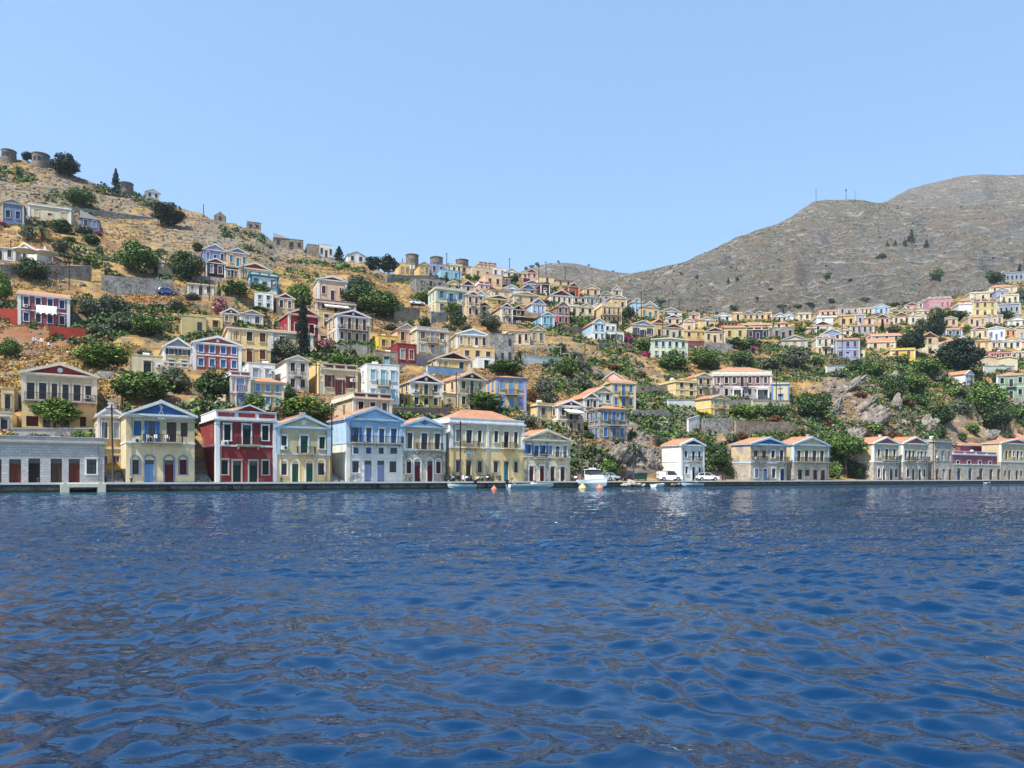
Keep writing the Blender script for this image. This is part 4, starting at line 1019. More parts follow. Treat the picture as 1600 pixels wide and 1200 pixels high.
# ------------------------------------------------------------------ vegetation
LEAF = {
 'green': ((.026,.056,.012), (.090,.165,.032), (.24,.31,.08)),
 'bright': ((.032,.070,.010), (.115,.195,.028), (.29,.36,.08)),
 'dark': ((.015,.034,.012), (.052,.098,.028), (.15,.20,.07)),
 'pine': ((.008,.018,.011), (.020,.038,.020), (.045,.065,.035)),
 'cyp': ((.005,.012,.006), (.013,.026,.012), (.03,.045,.02)),
 'olive': ((.045,.056,.033), (.125,.145,.085), (.27,.28,.19)),
 'pale': ((.07,.09,.05), (.17,.20,.12), (.36,.38,.29)),
 'rust': ((.07,.030,.014), (.17,.075,.032), (.28,.15,.07)),
 'mag': ((.25,.012,.09), (.48,.03,.19), (.62,.10,.32)),
 'pink': ((.30,.09,.12), (.52,.20,.24), (.66,.36,.36)),
}
def crown_cloud(rng, n, leaf, shape, lobes):
    """leaf faces gathered on the lobes of a crown of unit width and height; returns (n,4,3)"""
    L = []
    for k in range(lobes):
        while True:
            p = rng.uniform(-1, 1, 3)
            if np.linalg.norm(p) < 1: break
        if shape == 'cypress':
            z = rng.uniform(0.02, .97); w = 0.5 * (1 - z) ** .55 * min(1, (z + .06) * 7); c = np.array([p[0] * w * .5, p[1] * w * .5, z]); r = max(0.09, w * .62); rr = np.array([r, r, .09])
        elif shape == 'conifer':
            z = rng.uniform(.08, .96); w = 0.5 * (1 - z) ** .8; a = rng.uniform(0, 6.28); c = np.array([math.cos(a) * w * .6, math.sin(a) * w * .6, z]); rr = np.array([.05 + w * .42, .05 + w * .42, .05])
        elif shape == 'umbrella':
            c = np.array([p[0] * .40, p[1] * .40, .72 + p[2] * .13]); rr = np.array([.15, .15, .09]) * rng.uniform(.8, 1.25)
        elif shape == 'bush':
            c = np.array([p[0] * .36, p[1] * .36, .40 + p[2] * .30 * (1 - abs(p[0]) * .4)]); r = rng.uniform(.12, .22); rr = np.array([r, r, r])
        else:
            c = np.array([p[0] * .37, p[1] * .37, .56 + p[2] * .32]); r = rng.uniform(.12, .21); rr = np.array([r, r, r * .85])
        L.append((c, rr))
    per = n // lobes; out = []
    for c, rr in L:
        d = rng.normal(size=(per, 3)); d /= np.linalg.norm(d, axis=1)[:, None]
        rad = rng.uniform(.55, 1.06, per) ** .6
        p = c + d * rad[:, None] * rr
        nrm = d * .75 + rng.normal(size=(per, 3)) * .55 + np.array([0, 0, .35]); nrm /= np.linalg.norm(nrm, axis=1)[:, None]
        a = np.cross(nrm, rng.normal(size=(per, 3))); a /= np.linalg.norm(a, axis=1)[:, None]; b = np.cross(nrm, a)
        s = leaf * rng.uniform(.6, 1.35, per)[:, None]
        out.append(np.stack([p - a * s - b * s * .3, p + b * s * .75 - a * s * .1, p + a * s + b * s * .2, p - b * s * .7 + a * s * .15], 1))
    V = np.concatenate(out); V[:, :, 2] = np.maximum(V[:, :, 2], 0.01); return V
CROWNS = {}
def crown(kind, shape, size, var):
    key = (kind, shape, size, var)
    if key in CROWNS: return CROWNS[key]
    rng = np.random.default_rng(abs(hash((shape, size, var))) % 9999 if False else (len(shape) * 131 + size * 17 + var * 7))
    n, leaf, lobes = {2: (4600, .029, 42), 1: (1700, .044, 26), 0: (460, .075, 14)}[size]
    if shape in ('cypress', 'conifer'): lobes = int(lobes * 2); n = int(n * 1.3); leaf *= .8
    V = crown_cloud(rng, n, leaf, shape, lobes)
    mats = [leafmat(*LEAF[kind if kind not in ('mag', 'pink') else kind])]; mi = None
    if kind in ('mag', 'pink'):
        mats.append(leafmat(*LEAF['dark'])); mi = (rng.random(len(V)) < .22).astype(int)
    CROWNS[key] = soup_mesh('crown', V, 4, mats, mi); return CROWNS[key]
TRUNKS = {}
def trunk(shape, var):
    if (shape, var) in TRUNKS: return TRUNKS[(shape, var)]
    rng = random.Random(var * 5 + len(shape)); mb = MB(); top = .72 if shape == 'umbrella' else .55
    lean = rng.uniform(-.05, .05)
    mb.tube([(0, 0, -.12), (lean * .3, 0, .12), (lean, 0, .30), (lean * 1.3, .01, top)], [.042, .034, .028, .014], 7)
    for k in range(5):
        a = k * 1.26 + rng.random(); z = rng.uniform(.2, .42) if shape != 'umbrella' else rng.uniform(.4, .58)
        mb.tube([(lean * z / .3, 0, z), (.12 * math.cos(a), .12 * math.sin(a), z + .12), (.28 * math.cos(a), .28 * math.sin(a), z + .26)], [.020, .014, .006], 5)
    TRUNKS[(shape, var)] = mb.mesh('trunk', [flat((.11, .085, .062), .95)], True); return TRUNKS[(shape, var)]
# photo position, size and kind:  x base width height type
TREES = '''80 673 72 50 Tbright;122 690 27 21 Bbright;15 691 30 17 Bgreen;47 691 34 16 Bolive;66 691 30 15 Bgreen;157 585 84 46 Tbright;215 634 84 56 Tgreen;270 617 64 46 Tolive
240 632 40 34 Bgreen;328 637 56 58 Tdark;395 644 38 30 Bgreen;473 662 86 46 Tbright;452 632 20 42 Tdark;472 560 29 88 Ccyp;443 567 40 40 Tolive;466 474 46 45 Bbright;560 482 52 46 Tdark
590 494 70 46 Tgreen;556 468 44 38 Tolive;620 490 30 26 Bgreen;660 476 40 22 Bbright;705 494 26 22 Tbright;714 512 30 26 Tdark;663 514 24 22 Bdark;702 522 28 16 Bolive;728 518 26 13 Bolive;766 514 38 30 Tolive
527 573 28 22 Bbright;575 575 44 24 Bbright;548 573 30 18 Bgreen;790 590 58 27 Tgreen;607 431 32 32 Ppine;582 426 28 26 Ppine;529 410 20 23 Npine;733 441 13 13 Tgreen;744 443 13 14 Tgreen;679 438 20 11 Bpale
694 443 15 15 Tdark;804 441 20 15 Bdark;821 443 14 9 Bmag;767 451 12 10 Bpink;850 477 16 12 Bolive;893 464 20 11 Bdark;866 455 15 9 Bgreen;862 499 21 18 Bbright;890 508 7 27 Ccyp;898 509 17 17 Bolive
906 514 15 12 Bgreen;917 506 15 10 Bgreen;940 503 5 13 Ccyp;871 513 14 13 Bpink;961 509 20 10 Bolive;982 502 21 22 Tdark;984 505 18 7 Bmag;982 540 20 18 Bmag;984 551 11 12 Bmag;1009 564 17 15 Bmag
1003 552 30 28 Tgreen;1024 533 20 10 Bbright;877 550 20 16 Bdark;885 594 38 32 Tgreen;909 614 38 30 Tolive;907 580 26 24 Bolive;848 630 32 42 Tolive;858 634 34 26 Bolive;878 616 22 18 Bbright;830 630 20 27 Brust
898 563 30 13 Bpale;758 647 62 34 Tgreen;822 670 52 28 Bpale;948 738 40 32 Bgreen;972 733 16 20 Brust;990 714 32 27 Bpale;922 711 20 20 Bdark;1028 702 18 20 Bolive;987 688 15 14 Bgreen;920 690 22 16 Bdark
1122 738 46 60 Tdark;1136 750 36 32 Bgreen;1145 692 26 20 Bolive;1105 712 22 30 Bdark;1163 657 48 25 Bbright;1208 658 48 28 Bdark;1184 655 30 22 Bgreen;1275 660 54 46 Tdark;1258 640 34 28 Bgreen;1102 580 48 34 Tgreen;1052 582 48 37 Tgreen;1116 580 26 26 Bolive
1161 576 40 30 Bdark;1203 578 38 24 Bolive;1243 575 46 37 Tolive;1275 572 22 18 Bdark;1283 590 14 13 Bgreen;1310 596 28 19 Bolive;1222 570 26 22 Bbright;1325 750 60 72 Ugreen;1340 750 36 33 Bdark;1307 750 24 34 Bgreen
1366 588 46 30 Bgreen;1340 572 24 16 Bdark;1400 635 34 50 Tdark;1428 618 58 40 Bgreen;1450 590 60 34 Bbright;1467 598 28 24 Bolive;1370 644 30 28 Bbright;1366 682 40 22 Bgreen;1470 664 52 38 Bdark;1470 688 26 30 Bdark;1500 648 42 28 Bolive
1545 654 62 60 Tgreen;1558 672 52 50 Tdark;1590 656 38 28 Bgreen;1495 622 36 18 Bbright;1504 690 18 16 Bdark;1288 636 28 26 Bdark;1395 606 44 26 Bdark;1505 586 74 58 Ppine;1428 556 42 40 Ppine;1466 534 30 50 Ppine;1440 524 24 28 Tolive
1492 500 50 20 Bdark;1380 523 11 21 Ccyp;1556 446 30 22 Tdark;1594 436 10 24 Ccyp;1596 470 20 22 Bolive;1573 498 28 15 Bdark;1548 513 15 13 Bgreen;1512 520 18 17 Bgreen;1397 522 24 16 Bolive;1386 480 15 11 Bolive;1400 478 15 11 Bdark;1416 476 15 9 Bolive
1350 542 13 20 Bdark;1148 547 24 20 Tdark;1174 549 38 22 Tdark;1180 554 13 15 Bmag;1104 517 15 9 Bgreen;1247 524 26 16 Tgreen;100 277 46 40 Ppine;180 303 17 40 Npine;41 249 18 16 Tpine;123 324 44 28 Tgreen;259 357 48 42 Ppine
94 365 34 24 Tdark;42 380 24 26 Tolive;92 399 24 24 Tolive;128 368 32 15 Bolive;139 384 32 19 Bdark;153 371 14 10 Bmag;212 430 64 54 Tgreen;288 442 54 52 Tdark;46 443 48 38 Tdark;82 436 24 18 Bpink;2 477 26 54 Tbright;155 398 13 19 Bolive
4 354 12 11 Bmag;106 384 22 15 Bdark;137 497 32 36 Tolive;160 500 24 32 Tolive;178 492 36 28 Tolive;184 526 38 36 Tolive;225 532 58 36 Tgreen;155 528 34 22 Bolive;272 491 24 24 Tolive;10 568 34 36 Tgreen;51 522 14 22 Bgreen
341 458 10 21 Cgreen;365 465 42 26 Tgreen;343 486 28 32 Bpink;411 462 22 22 Tbright;505 552 32 24 Bpink;390 492 70 11 Bgreen;400 455 26 14 Bolive;308 395 20 18 Bdark;20 252 8 9 Bdark;3 246 6 10 Npine;404 486 30 9 Bgreen;1180 672 26 16 Brust;1210 668 34 18 Brust;1232 672 20 14 Bdark;1252 690 24 18 Brust;1160 690 22 16 Brust;1100 700 26 20 Brust;1292 668 22 18 Brust;1310 690 26 18 Bgreen;1350 690 30 18 Brust;1400 690 30 20 Brust;1420 640 26 16 Brust;1346 622 22 14 Brust;1150 668 20 14 Bolive;965 700 24 18 Bolive;1000 668 26 14 Bolive;1040 680 22 16 Bolive;1060 684 16 14 Bgreen;950 640 14 12 Bgreen;860 612 22 16 Brust;935 590 26 14 Bolive;960 582 30 12 Brust;1000 590 26 12 Brust;1050 600 24 14 Bdark;1300 560 20 14 Bolive;1335 585 26 18 Bdark;1410 570 30 20 Bgreen;1440 640 34 26 Bgreen;1520 680 26 20 Bgreen;1575 690 26 20 Bdark;225 560 24 14 Bolive;130 600 26 18 Bolive;180 610 20 14 Brust;300 470 24 14 Bolive;240 455 22 10 Brust;500 470 16 14 Bgreen;640 512 20 12 Bpale;610 520 24 14 Bolive;680 470 20 12 Bolive'''
FARTREES = '''1 1425 388 13 20 Npine;1 1414 388 8 12 Npine;1 1387 387 7 9 Npine;1 1399 388 7 8 Npine;1 1448 392 9 11 Npine;1 1377 408 17 12 Bdark;1 1465 437 21 18 Tgreen;1 1296 440 14 13 Tdark;1 1300 475 14 10 Tdark;1 1090 436 7 8 Tdark;1 1152 440 6 9 Tdark
1 1065 434 6 6 Bdark;1 1138 450 6 8 Npine;1 1221 484 19 10 Bolive;1 1246 482 17 10 Bdark;1 1266 482 15 10 Bdark;1 1146 491 13 12 Bdark;1 1032 480 19 9 Bdark;1 1204 455 8 6 Bdark;1 1183 470 7 5 Bdark;1 1350 470 18 7 Bolive;1 1330 455 8 5 Bdark
0 822 418 7 6 Tdark;0 831 417 8 6 Tdark;0 840 418 9 7 Tdark;0 873 412 5 5 Tdark;0 920 415 4 5 Tdark;0 958 425 5 4 Bdark'''
KIND = {'T': ('tree', 'tree', 'round'), 'B': ('bush', 'bush', 'bush'), 'C': ('cypress_tree', 'tree', 'cypress'), 'N': ('conifer_tree', 'tree', 'conifer'), 'P': ('pine_tree', 'tree', 'round'), 'U': ('umbrella_pine', 'tree', 'umbrella')}
LOOK = {'green': 'leafy green', 'bright': 'bright green', 'dark': 'dark green', 'pine': 'blackish green', 'cyp': 'near black', 'olive': 'grey green', 'pale': 'pale silvery', 'rust': 'dry rust brown', 'mag': 'magenta flowering', 'pink': 'pink flowering'}
NOUN = {'tree': 'tree', 'bush': 'bush', 'cypress_tree': 'slim cypress', 'conifer_tree': 'pointed conifer', 'pine_tree': 'pine', 'umbrella_pine': 'umbrella pine'}
USED = set()
def shortref(lab):
    w = lab.split()
    return ' '.join(w[:10])
def name_by_place(look, x, base, w, h):
    """a label that ties a thing to the building it stands nearest"""
    cx, cy = x, base - h / 2; c = []
    for b in BOX:
        bx, by = (b[0] + b[2]) / 2, (b[1] + b[3]) / 2
        dx = max(b[0] - cx, 0, cx - b[2]); dy = max(b[1] - cy, 0, cy - b[3]); c.append((dx * dx + dy * dy + .02 * ((bx - cx) ** 2 + (by - cy) ** 2), b))
    c.sort(key=lambda q: q[0])
    for extra in ('', 'small ', 'low ', 'tall ', 'far '):
        for _, b in c[:5]:
            if cy > b[3] - 2: rel = 'below' if abs(cx - (b[0] + b[2]) / 2) < (b[2] - b[0]) * .8 + 10 else ('below and left of' if cx < b[0] else 'below and right of')
            elif cy < b[1]: rel = 'above' if abs(cx - (b[0] + b[2]) / 2) < (b[2] - b[0]) * .8 + 10 else ('above and left of' if cx < b[0] else 'above and right of')
            elif cx < b[0]: rel = 'left of'
            elif cx > b[2]: rel = 'right of'
            else: rel = 'in front of' if base > b[3] - 3 else 'behind'
            s = f"{look} {rel} {shortref(b[4])}"
            ww = s.split()
            if len(ww) > 16: s = ' '.join(ww[:16])
            if extra == 'small ' and w * h > 500: continue
            if extra == 'tall ' and h < 25: continue
            if extra: s = ' '.join((extra + s).split()[:16])
            if s.endswith((' with', ' of', ' the', ' and', ' a', ' in', ' by', ' on', ' two')): s = ' '.join(s.split()[:-1])
            if s not in USED: USED.add(s); return s
    return s
def plant(px, base, w, h, code, pos, tall_far=False):
    k, kind = code[0], code[1:]; nm, cat, shape = KIND[k]; sc = pos[1] / F
    W, Hh = w * sc, h * sc; size = 2 if w * h > 1100 else (1 if w * h > 260 else 0); var = int(px * 7 + base) % 3
    if kind in ('mag', 'pink'): nm = 'flowering_bush'
    loc = (pos[0], pos[1] + W * .12, pos[2]); rz = (px * 1.7) % 6.28
    look = f"{LOOK[kind]} {NOUN.get(nm, 'bush')}"
    me = crown(kind, shape, size, var)
    grp = {'tree': 'trees on the hillside', 'bush': 'bushes on the hillside'}[cat]
    if nm in ('bush', 'flowering_bush'):
        o = put(nm, me, None, loc, rz); o.scale = (W * 1.05, W * 1.05, Hh * 1.12)
    else:
        o = empty(nm, loc, rz)
        c = put('crown', me, o); t = put('trunk', trunk(shape, var), o)
        c.scale = (W * 1.1, W * 1.1, Hh * 1.06); t.scale = (max(W, Hh * .5) * .9, max(W, Hh * .5) * .9, Hh)
    tag(o, name_by_place(look, px, base, w, h), cat, grp); return o
def palm(px, base, w, h, pos, label):
    sc = pos[1] / F; Hh = h * sc; R = w * sc / 2; root = empty('palm_tree', pos); tag(root, label, 'palm tree', 'palm trees')
    ht = Hh * .52; mb = MB(); mb.tube([(0, 0, -.5), (.05, 0, ht * .5), (0, 0, ht)], [R * .13, R * .10, R * .11], 9); mb.build('trunk', [flat((.12, .09, .06), .95)], root, smooth=True)
    rng = random.Random(3); V = []
    for k in range(46):
        a = rng.uniform(0, 6.28); el = rng.uniform(-.75, 1.2); L = R * rng.uniform(.9, 1.15); pts = []
        for i in range(7):
            s = i / 6; r = L * s * math.cos(el) ; z = ht + L * s * math.sin(el) - L * .55 * s * s * (1 if el > -.2 else .4); pts.append(np.array([r * math.cos(a), r * math.sin(a), z]))
        side = np.array([-math.sin(a), math.cos(a), 0])
        for i in range(1, 7):
            d = pts[i] - pts[i-1]
            for j in range(3):
                p = pts[i-1] + d * j / 3; ll = R * .24 * (1 - .6 * (i / 6))
                for sg in (-1, 1):
                    t = p + side * sg * ll + d * .8 - np.array([0, 0, ll * .35]); V.append([p, p + d * .22, t + d * .05, t])
    put('crown', soup_mesh('crown', np.array(V), 4, [leafmat((.03,.045,.018), (.09,.11,.045), (.20,.20,.10))]), root); return root
# ------------------------------------------------------------------ walls, poles, boats, vehicles
def wall_thing(x0, b0, t0, x1, b1, t1, mat, label, name='stone_wall', thick=.6, cope=None, Y0=None, Y1=None):
    A = P3(x0, b0, Y0); B = P3(x1, b1, Y1); zt0 = CAMZ + (HY - t0) * A[1] / F; zt1 = CAMZ + (HY - t1) * B[1] / F
    mx, my = (A[0] + B[0]) / 2, (A[1] + B[1]) / 2; dx, dy = B[0] - A[0], B[1] - A[1]; L = math.hypot(dx, dy); rz = math.atan2(dy, dx); zb = min(A[2], B[2])
    root = empty(name, (mx, my, zb), rz); tag(root, label, 'wall', 'terrace walls on the slope')
    n = max(2, int(L / 1.5)); mb = MB(); rng = random.Random(int(x0 + t0))
    tops = [zt0 + (zt1 - zt0) * i / n - zb + (rng.uniform(-.12, .12) if cope is None else 0) for i in range(n + 1)]
    for i in range(n):
        xa, xb = -L/2 + L * i / n, -L/2 + L * (i + 1) / n; za, zc = tops[i], tops[i+1]
        mb.add([(xa,0,-4),(xb,0,-4),(xb,0,zc),(xa,0,za),(xa,thick,-4),(xb,thick,-4),(xb,thick,zc),(xa,thick,za)], [(0,1,2,3),(3,2,6,7),(5,4,7,6)] + ([(4,0,3,7)] if i == 0 else []) + ([(1,5,6,2)] if i == n-1 else []))
    mb.build('masonry', [mat], root)
    if cope is not None:
        mb = MB(); mb.add([(-L/2-.05,-.08,tops[0]),(L/2+.05,-.08,tops[-1]),(L/2+.05,thick+.08,tops[-1]),(-L/2-.05,thick+.08,tops[0]),(-L/2-.05,-.08,tops[0]+.14),(L/2+.05,-.08,tops[-1]+.14),(L/2+.05,thick+.08,tops[-1]+.14),(-L/2-.05,thick+.08,tops[0]+.14)], [(0,3,2,1),(4,5,6,7),(0,1,5,4),(1,2,6,5),(2,3,7,6),(3,0,4,7)]); mb.build('coping', [cope], root)
    return root
POLE_TOPS = {}
def pole(px, top, base, pos, arm=True, lean=0.0):
    Hh = (base - top) * pos[1] / F; root = empty('utility_pole', pos); r = .10 if pos[1] < 170 else .12
    if pos[1] > 280: r = .15
    tag(root, name_by_place('dark wooden utility pole' if px % 2 else 'slender brown utility pole', px, base, 3, base - top), 'utility pole', 'utility poles')
    mb = MB(); mb.tube([(0, 0, -1), (lean * Hh * .5, 0, Hh * .5), (lean * Hh, 0, Hh)], [r * 1.25, r * 1.05, r * .8], 8); mb.build('post', [flat((.052, .038, .030), .95)], root, smooth=True)
    if arm:
        mb = MB(); mb.box(lean*Hh-.7, lean*Hh+.7, -.06, .06, Hh - .55, Hh - .43, 0)
        for x in (-.6, -.2, .2, .6): mb.lathe([(.02, 0), (.05, .03), (.05, .14), (.0, .17)], 6, (lean*Hh+x, 0, Hh - .43), 1)
        mb.build('crossarm', [flat((.07, .06, .055), .9), flat((.3, .28, .26), .4)], root)
    POLE_TOPS[px] = (pos[0] + lean * Hh, pos[1], pos[2] + Hh - .4)
    return root
def cable(a, b, sag, label):
    a, b = np.array(a), np.array(b); pts = [tuple(a + (b - a) * t - np.array([0, 0, sag * 4 * t * (1 - t)])) for t in np.linspace(0, 1, 15)]
    mb = MB(); mb.tube(pts, .022, 4); tag(mb.build('cable', [flat((.02, .02, .022), .7)]), label, 'cable', 'overhead cables')
def hull_mesh(L, B, Hh, draft, rake=.5, flare=.25, flat_stern=True, inside=.25):
    """open boat: bow at +x; outer hull, gunwale and inner floor. slots 0 hull 1 inside/deck 2 stripe"""
    mb = MB(); n = 13; rows = []
    for i in range(n):
        t = i / (n - 1); x = -L / 2 + L * t
        w = B / 2 * (min(1, .84 + .32 * t) if t < .5 else math.cos((t - .5) / .5 * math.pi / 2) ** .72 + .012)
        sh = Hh * (1 + .42 * max(0, t - .3) ** 1.6); k = -draft + (draft + Hh * .55) * max(0, (t - .62) / .38) ** 2.4
        xo = rake * max(0, t - .6) ** 2 * L * .5
        rows.append([(x, -w * .02, k), (x + xo * .3, w * (.72 - flare * .5), k * .55 + .02), (x + xo * .7, w * .94, sh * .55), (x + xo, w, sh * .86), (x + xo, w * 1.01, sh), (x + xo - .03, w * .86, sh), (x + xo - .05, w * .78, max(sh * inside, k + .1)), (x, 0, max(sh * inside, k + .1))])
    m = len(rows[0]); base = len(mb.v)
    for sg in (1, -1):
        b = len(mb.v)
        for r in rows: mb.v.extend([(p[0], p[1] * sg if j else 0, p[2]) for j, p in enumerate(r)])
        for i in range(n - 1):
            for j in range(m - 1):
                q = (b + i*m + j, b + (i+1)*m + j, b + (i+1)*m + j + 1, b + i*m + j + 1)
                mb.f.append(q if sg > 0 else q[::-1]); mb.m.append(0 if j < 2 else (2 if j == 2 else (0 if j == 3 else 1)))
        st = tuple(b + j for j in range(m)); mb.f.append(st[::-1] if sg > 0 else st); mb.m.append(0)
    return mb
def outboard(par, x, z, s=1.0):
    mb = MB(); mb.box(x-.42*s, x-.02*s, -.17*s, .17*s, z+.25*s, z+.62*s); mb.box(x-.36*s, x-.06*s, -.14*s, .14*s, z+.62*s, z+.74*s); mb.box(x-.30*s, x-.12*s, -.08*s, .08*s, z-.45*s, z+.25*s); mb.box(x-.36*s, x+.05*s, -.05*s, .05*s, z+.05*s, z+.16*s)
    return mb.build('outboard_motor', [gloss((.012,.012,.014))], par)
def motorboat(pos, rz, L, B, Hh, label, hull, deck, stripe, screen=False, motor=True, cat='boat', tilt=0):
    root = empty('motorboat', pos, rz); tag(root, label, cat, 'small boats moored at the quay'); root.rotation_euler = (0, tilt, rz)
    hull_mesh(L, B, Hh, .25).build('hull', [hull, deck, stripe], root, smooth=False)
    mb = MB()
    for x in (-L*.28, -L*.02): mb.box(x-.16, x+.16, -B*.36, B*.36, Hh*.5, Hh*.62)
    mb.build('bench', [deck], root)
    if screen:
        mb = MB(); x = L*.08; mb.box(x-.35, x+.35, -.4, .4, Hh*.3, Hh*1.35, 0); mb.build('console', [deck], root)
        mb = MB(); mb.add([(x+.35,-.4,Hh*1.35),(x+.35,.4,Hh*1.35),(x+.05,.36,Hh*1.35+.4),(x+.05,-.36,Hh*1.35+.4)], [(0,1,2,3)]); mb.build('windscreen', [glass()], root)
    if motor: outboard(root, -L/2, Hh*.9)
    return root
def cabin_cruiser(pos, rz, L, B, label):
    root = empty('cabin_cruiser', pos, rz); tag(root, label, 'boat', 'small boats moored at the quay')
    wh = gloss((.74,.75,.74)); bl = gloss((.36,.48,.58)); dk = trim('W')
    hull_mesh(L, B, 1.25, .4, .9, .2, inside=.86).build('hull', [bl, dk, wh], root)
    mb = MB(); z = 1.15
    mb.prism([(-L*.16,z),(L*.26,z),(L*.13,z+.85),(-L*.16,z+.95)], -B*.36, B*.36, 0); mb.build('cabin', [wh], root)
    mb = MB(); z2 = z + .95
    mb.prism([(-L*.16,z2-.08),(L*.12,z2-.1),(L*.02,z2+.72),(-L*.14,z2+.78)], -B*.33, B*.33, 0); mb.build('wheelhouse', [glass()], root)
    mb = MB(); mb.box(-L*.2, L*.05, -B*.37, B*.37, z2+.76, z2+.86); mb.box(-L*.1, -L*.02, -B*.16, B*.16, z2+.86, z2+1.05)
    for sy in (-B*.34, B*.34): mb.box(-L*.18, -L*.165, sy-.03, sy+.03, z2-.1, z2+.78)
    mb.build('hardtop', [wh], root)
    mb = MB(); pts = [(-L*.1, B*.44, 1.32+.55), (L*.3, B*.36, 1.5+.55), (L*.5, 0, 1.75+.5), (L*.3, -B*.36, 1.5+.55), (-L*.1, -B*.44, 1.32+.55)]
    mb.tube(pts, .022, 5)
    for p in pts: mb.tube([p, (p[0], p[1], p[2]-.6)], .02, 5)
    mb.build('bow_rail', [flat((.5,.5,.5), .3, .8)], root)
    mb = MB(); mb.tube([(-L*.1,.3,z2+.9),(-L*.1,.3,z2+1.6)], .02, 5); mb.build('antenna', [trim('W')], root)
    return root
def buoy(px, py, r, rgb, label, Y):
    pos = (uu(px) * Y, Y, 0); root = empty('mooring_buoy', pos); tag(root, label, 'buoy', 'mooring buoys')
    mb = MB(); mb.lathe([(0.02, -r*.7), (r*.75, -r*.55), (r, -.05*r), (r*.97, r*.25), (r*.62, r*.62), (r*.22, r*1.0), (r*.12, r*1.25), (.01, r*1.3)], 16); mb.build('float', [flat(rgb, .5)], root, smooth=True)
    mb = MB(); mb.tube([(r*.16*math.cos(a), 0, r*1.38 + r*.16*math.sin(a)) for a in np.linspace(0, 6.28, 10)], r*.05, 5); mb.build('ring', [flat((.2,.2,.2), .4)], root)
def car(pos, rz, L, Hh, W, rgb, label, kind='hatch'):
    root = empty('van' if kind == 'van' else 'car', pos, rz); tag(root, label, 'van' if kind == 'van' else 'car', 'vehicles parked along the quay')
    r = .33; g = .2
    if kind == 'van': prof = [(-L/2,.3),(L/2-.05,.28),(L/2,.55),(L/2-.1,.92),(L/2-.85,1.02),(-L/2+.02,1.06)]; top = [(-L/2+.04,1.06),(L/2-.9,1.02),(L/2-1.55,Hh-.05),(-L*.1,Hh),(-L/2+.12,Hh-.06)]
    elif kind == 'suv': prof = [(-L/2,.38),(L/2-.05,.36),(L/2,.62),(L/2-.06,.98),(L/2-1.0,1.08),(-L/2+.03,1.1)]; top = [(-L/2+.05,1.1),(L/2-1.05,1.07),(L/2-1.75,Hh-.04),(-L*.05,Hh),(-L/2+.35,Hh-.05)]
    else: prof = [(-L/2,.34),(L/2-.08,.3),(L/2,.5),(L/2-.12,.76),(L/2-1.05,.95),(-L/2+.05,1.0)]; top = [(-L/2+.08,1.0),(L/2-1.1,.94),(L/2-1.9,Hh-.05),(-L*.06,Hh),(-L/2+.5,Hh-.1)]
    pm = gloss(rgb); mb = MB(); w2 = W/2
    # body with wheel arches
    def arch(cx): return [(cx + (r+.07)*math.cos(a), max(r + (r+.07)*math.sin(a), prof[0][1])) for a in np.linspace(math.pi, 0, 9)]
    xr, xf = -L/2 + L*.2, L/2 - L*.19
    poly = [prof[0]] + arch(xr) + arch(xf) + prof[1:]
    mb.prism(poly, -w2, w2, 0); mb.build('body', [pm], root)
    mb = MB(); mb.prism(top, -w2*.86, w2*.86, 0); gm = mb.build('glasshouse', [glass()], root)
    mb = MB(); a = [top[2], top[3], top[4]]; mb.prism([(a[0][0]-.02,a[0][1]-.03)] + [(x, z+.035) for x, z in a] + [(a[2][0],a[2][1]-.03)], -w2*.84, w2*.84, 0)
    for p, q in ((top[1], top[2]), (top[0], top[4])):
        for s in (-1, 1): mb.tube([(p[0], s*w2*.87, p[1]), (q[0], s*w2*.85, q[1])], .045, 5)
    xm = (top[2][0] + top[4][0]) / 2
    for s in (-1, 1): mb.box(xm-.05, xm+.05, s*w2*.87-.02, s*w2*.87+.02, 1.0, Hh-.06)
    if kind == 'van': mb.box(-L/2+.06, xm-.2, -w2*.9, w2*.9, 1.04, Hh-.12)
    mb.build('roof', [pm], root)
    for x in (xr, xf):
        for s in (-1, 1):
            w = MB().wheel((0, 0, 0), r, .2).build('wheel', [flat((.015,.015,.016), .8)], root, (x, s*(w2-.09), r)); MB().wheel((0, s*.102, 0), r*.58, .02).build('rim', [flat((.4,.4,.42), .35, .6)], w)
    for s in (-1, 1):
        mb = MB(); mb.box(L/2-.14, L/2+.005, s*w2*.72-.15, s*w2*.72+.15, .66, .8); mb.build('headlight', [gloss((.7,.72,.75))], root)
        mb = MB(); mb.box(-L/2-.012, -L/2+.1, s*w2*.8-.1, s*w2*.8+.1, .72, .95); mb.build('tail_light', [gloss((.3,.015,.012))], root)
        mb = MB(); mb.box(top[1][0]-.5, top[1][0]-.35, s*w2-.0 if s > 0 else -w2-.16, w2+.16 if s > 0 else -w2, .96, 1.08); mb.build('mirror', [pm], root)
    for x in (L/2, -L/2):
        mb = MB(); mb.box(min(x, x*1.012), max(x, x*1.012), -w2*.9, w2*.9, .3, .5); mb.build('bumper', [flat((.03,.03,.032), .6)], root)
    return root
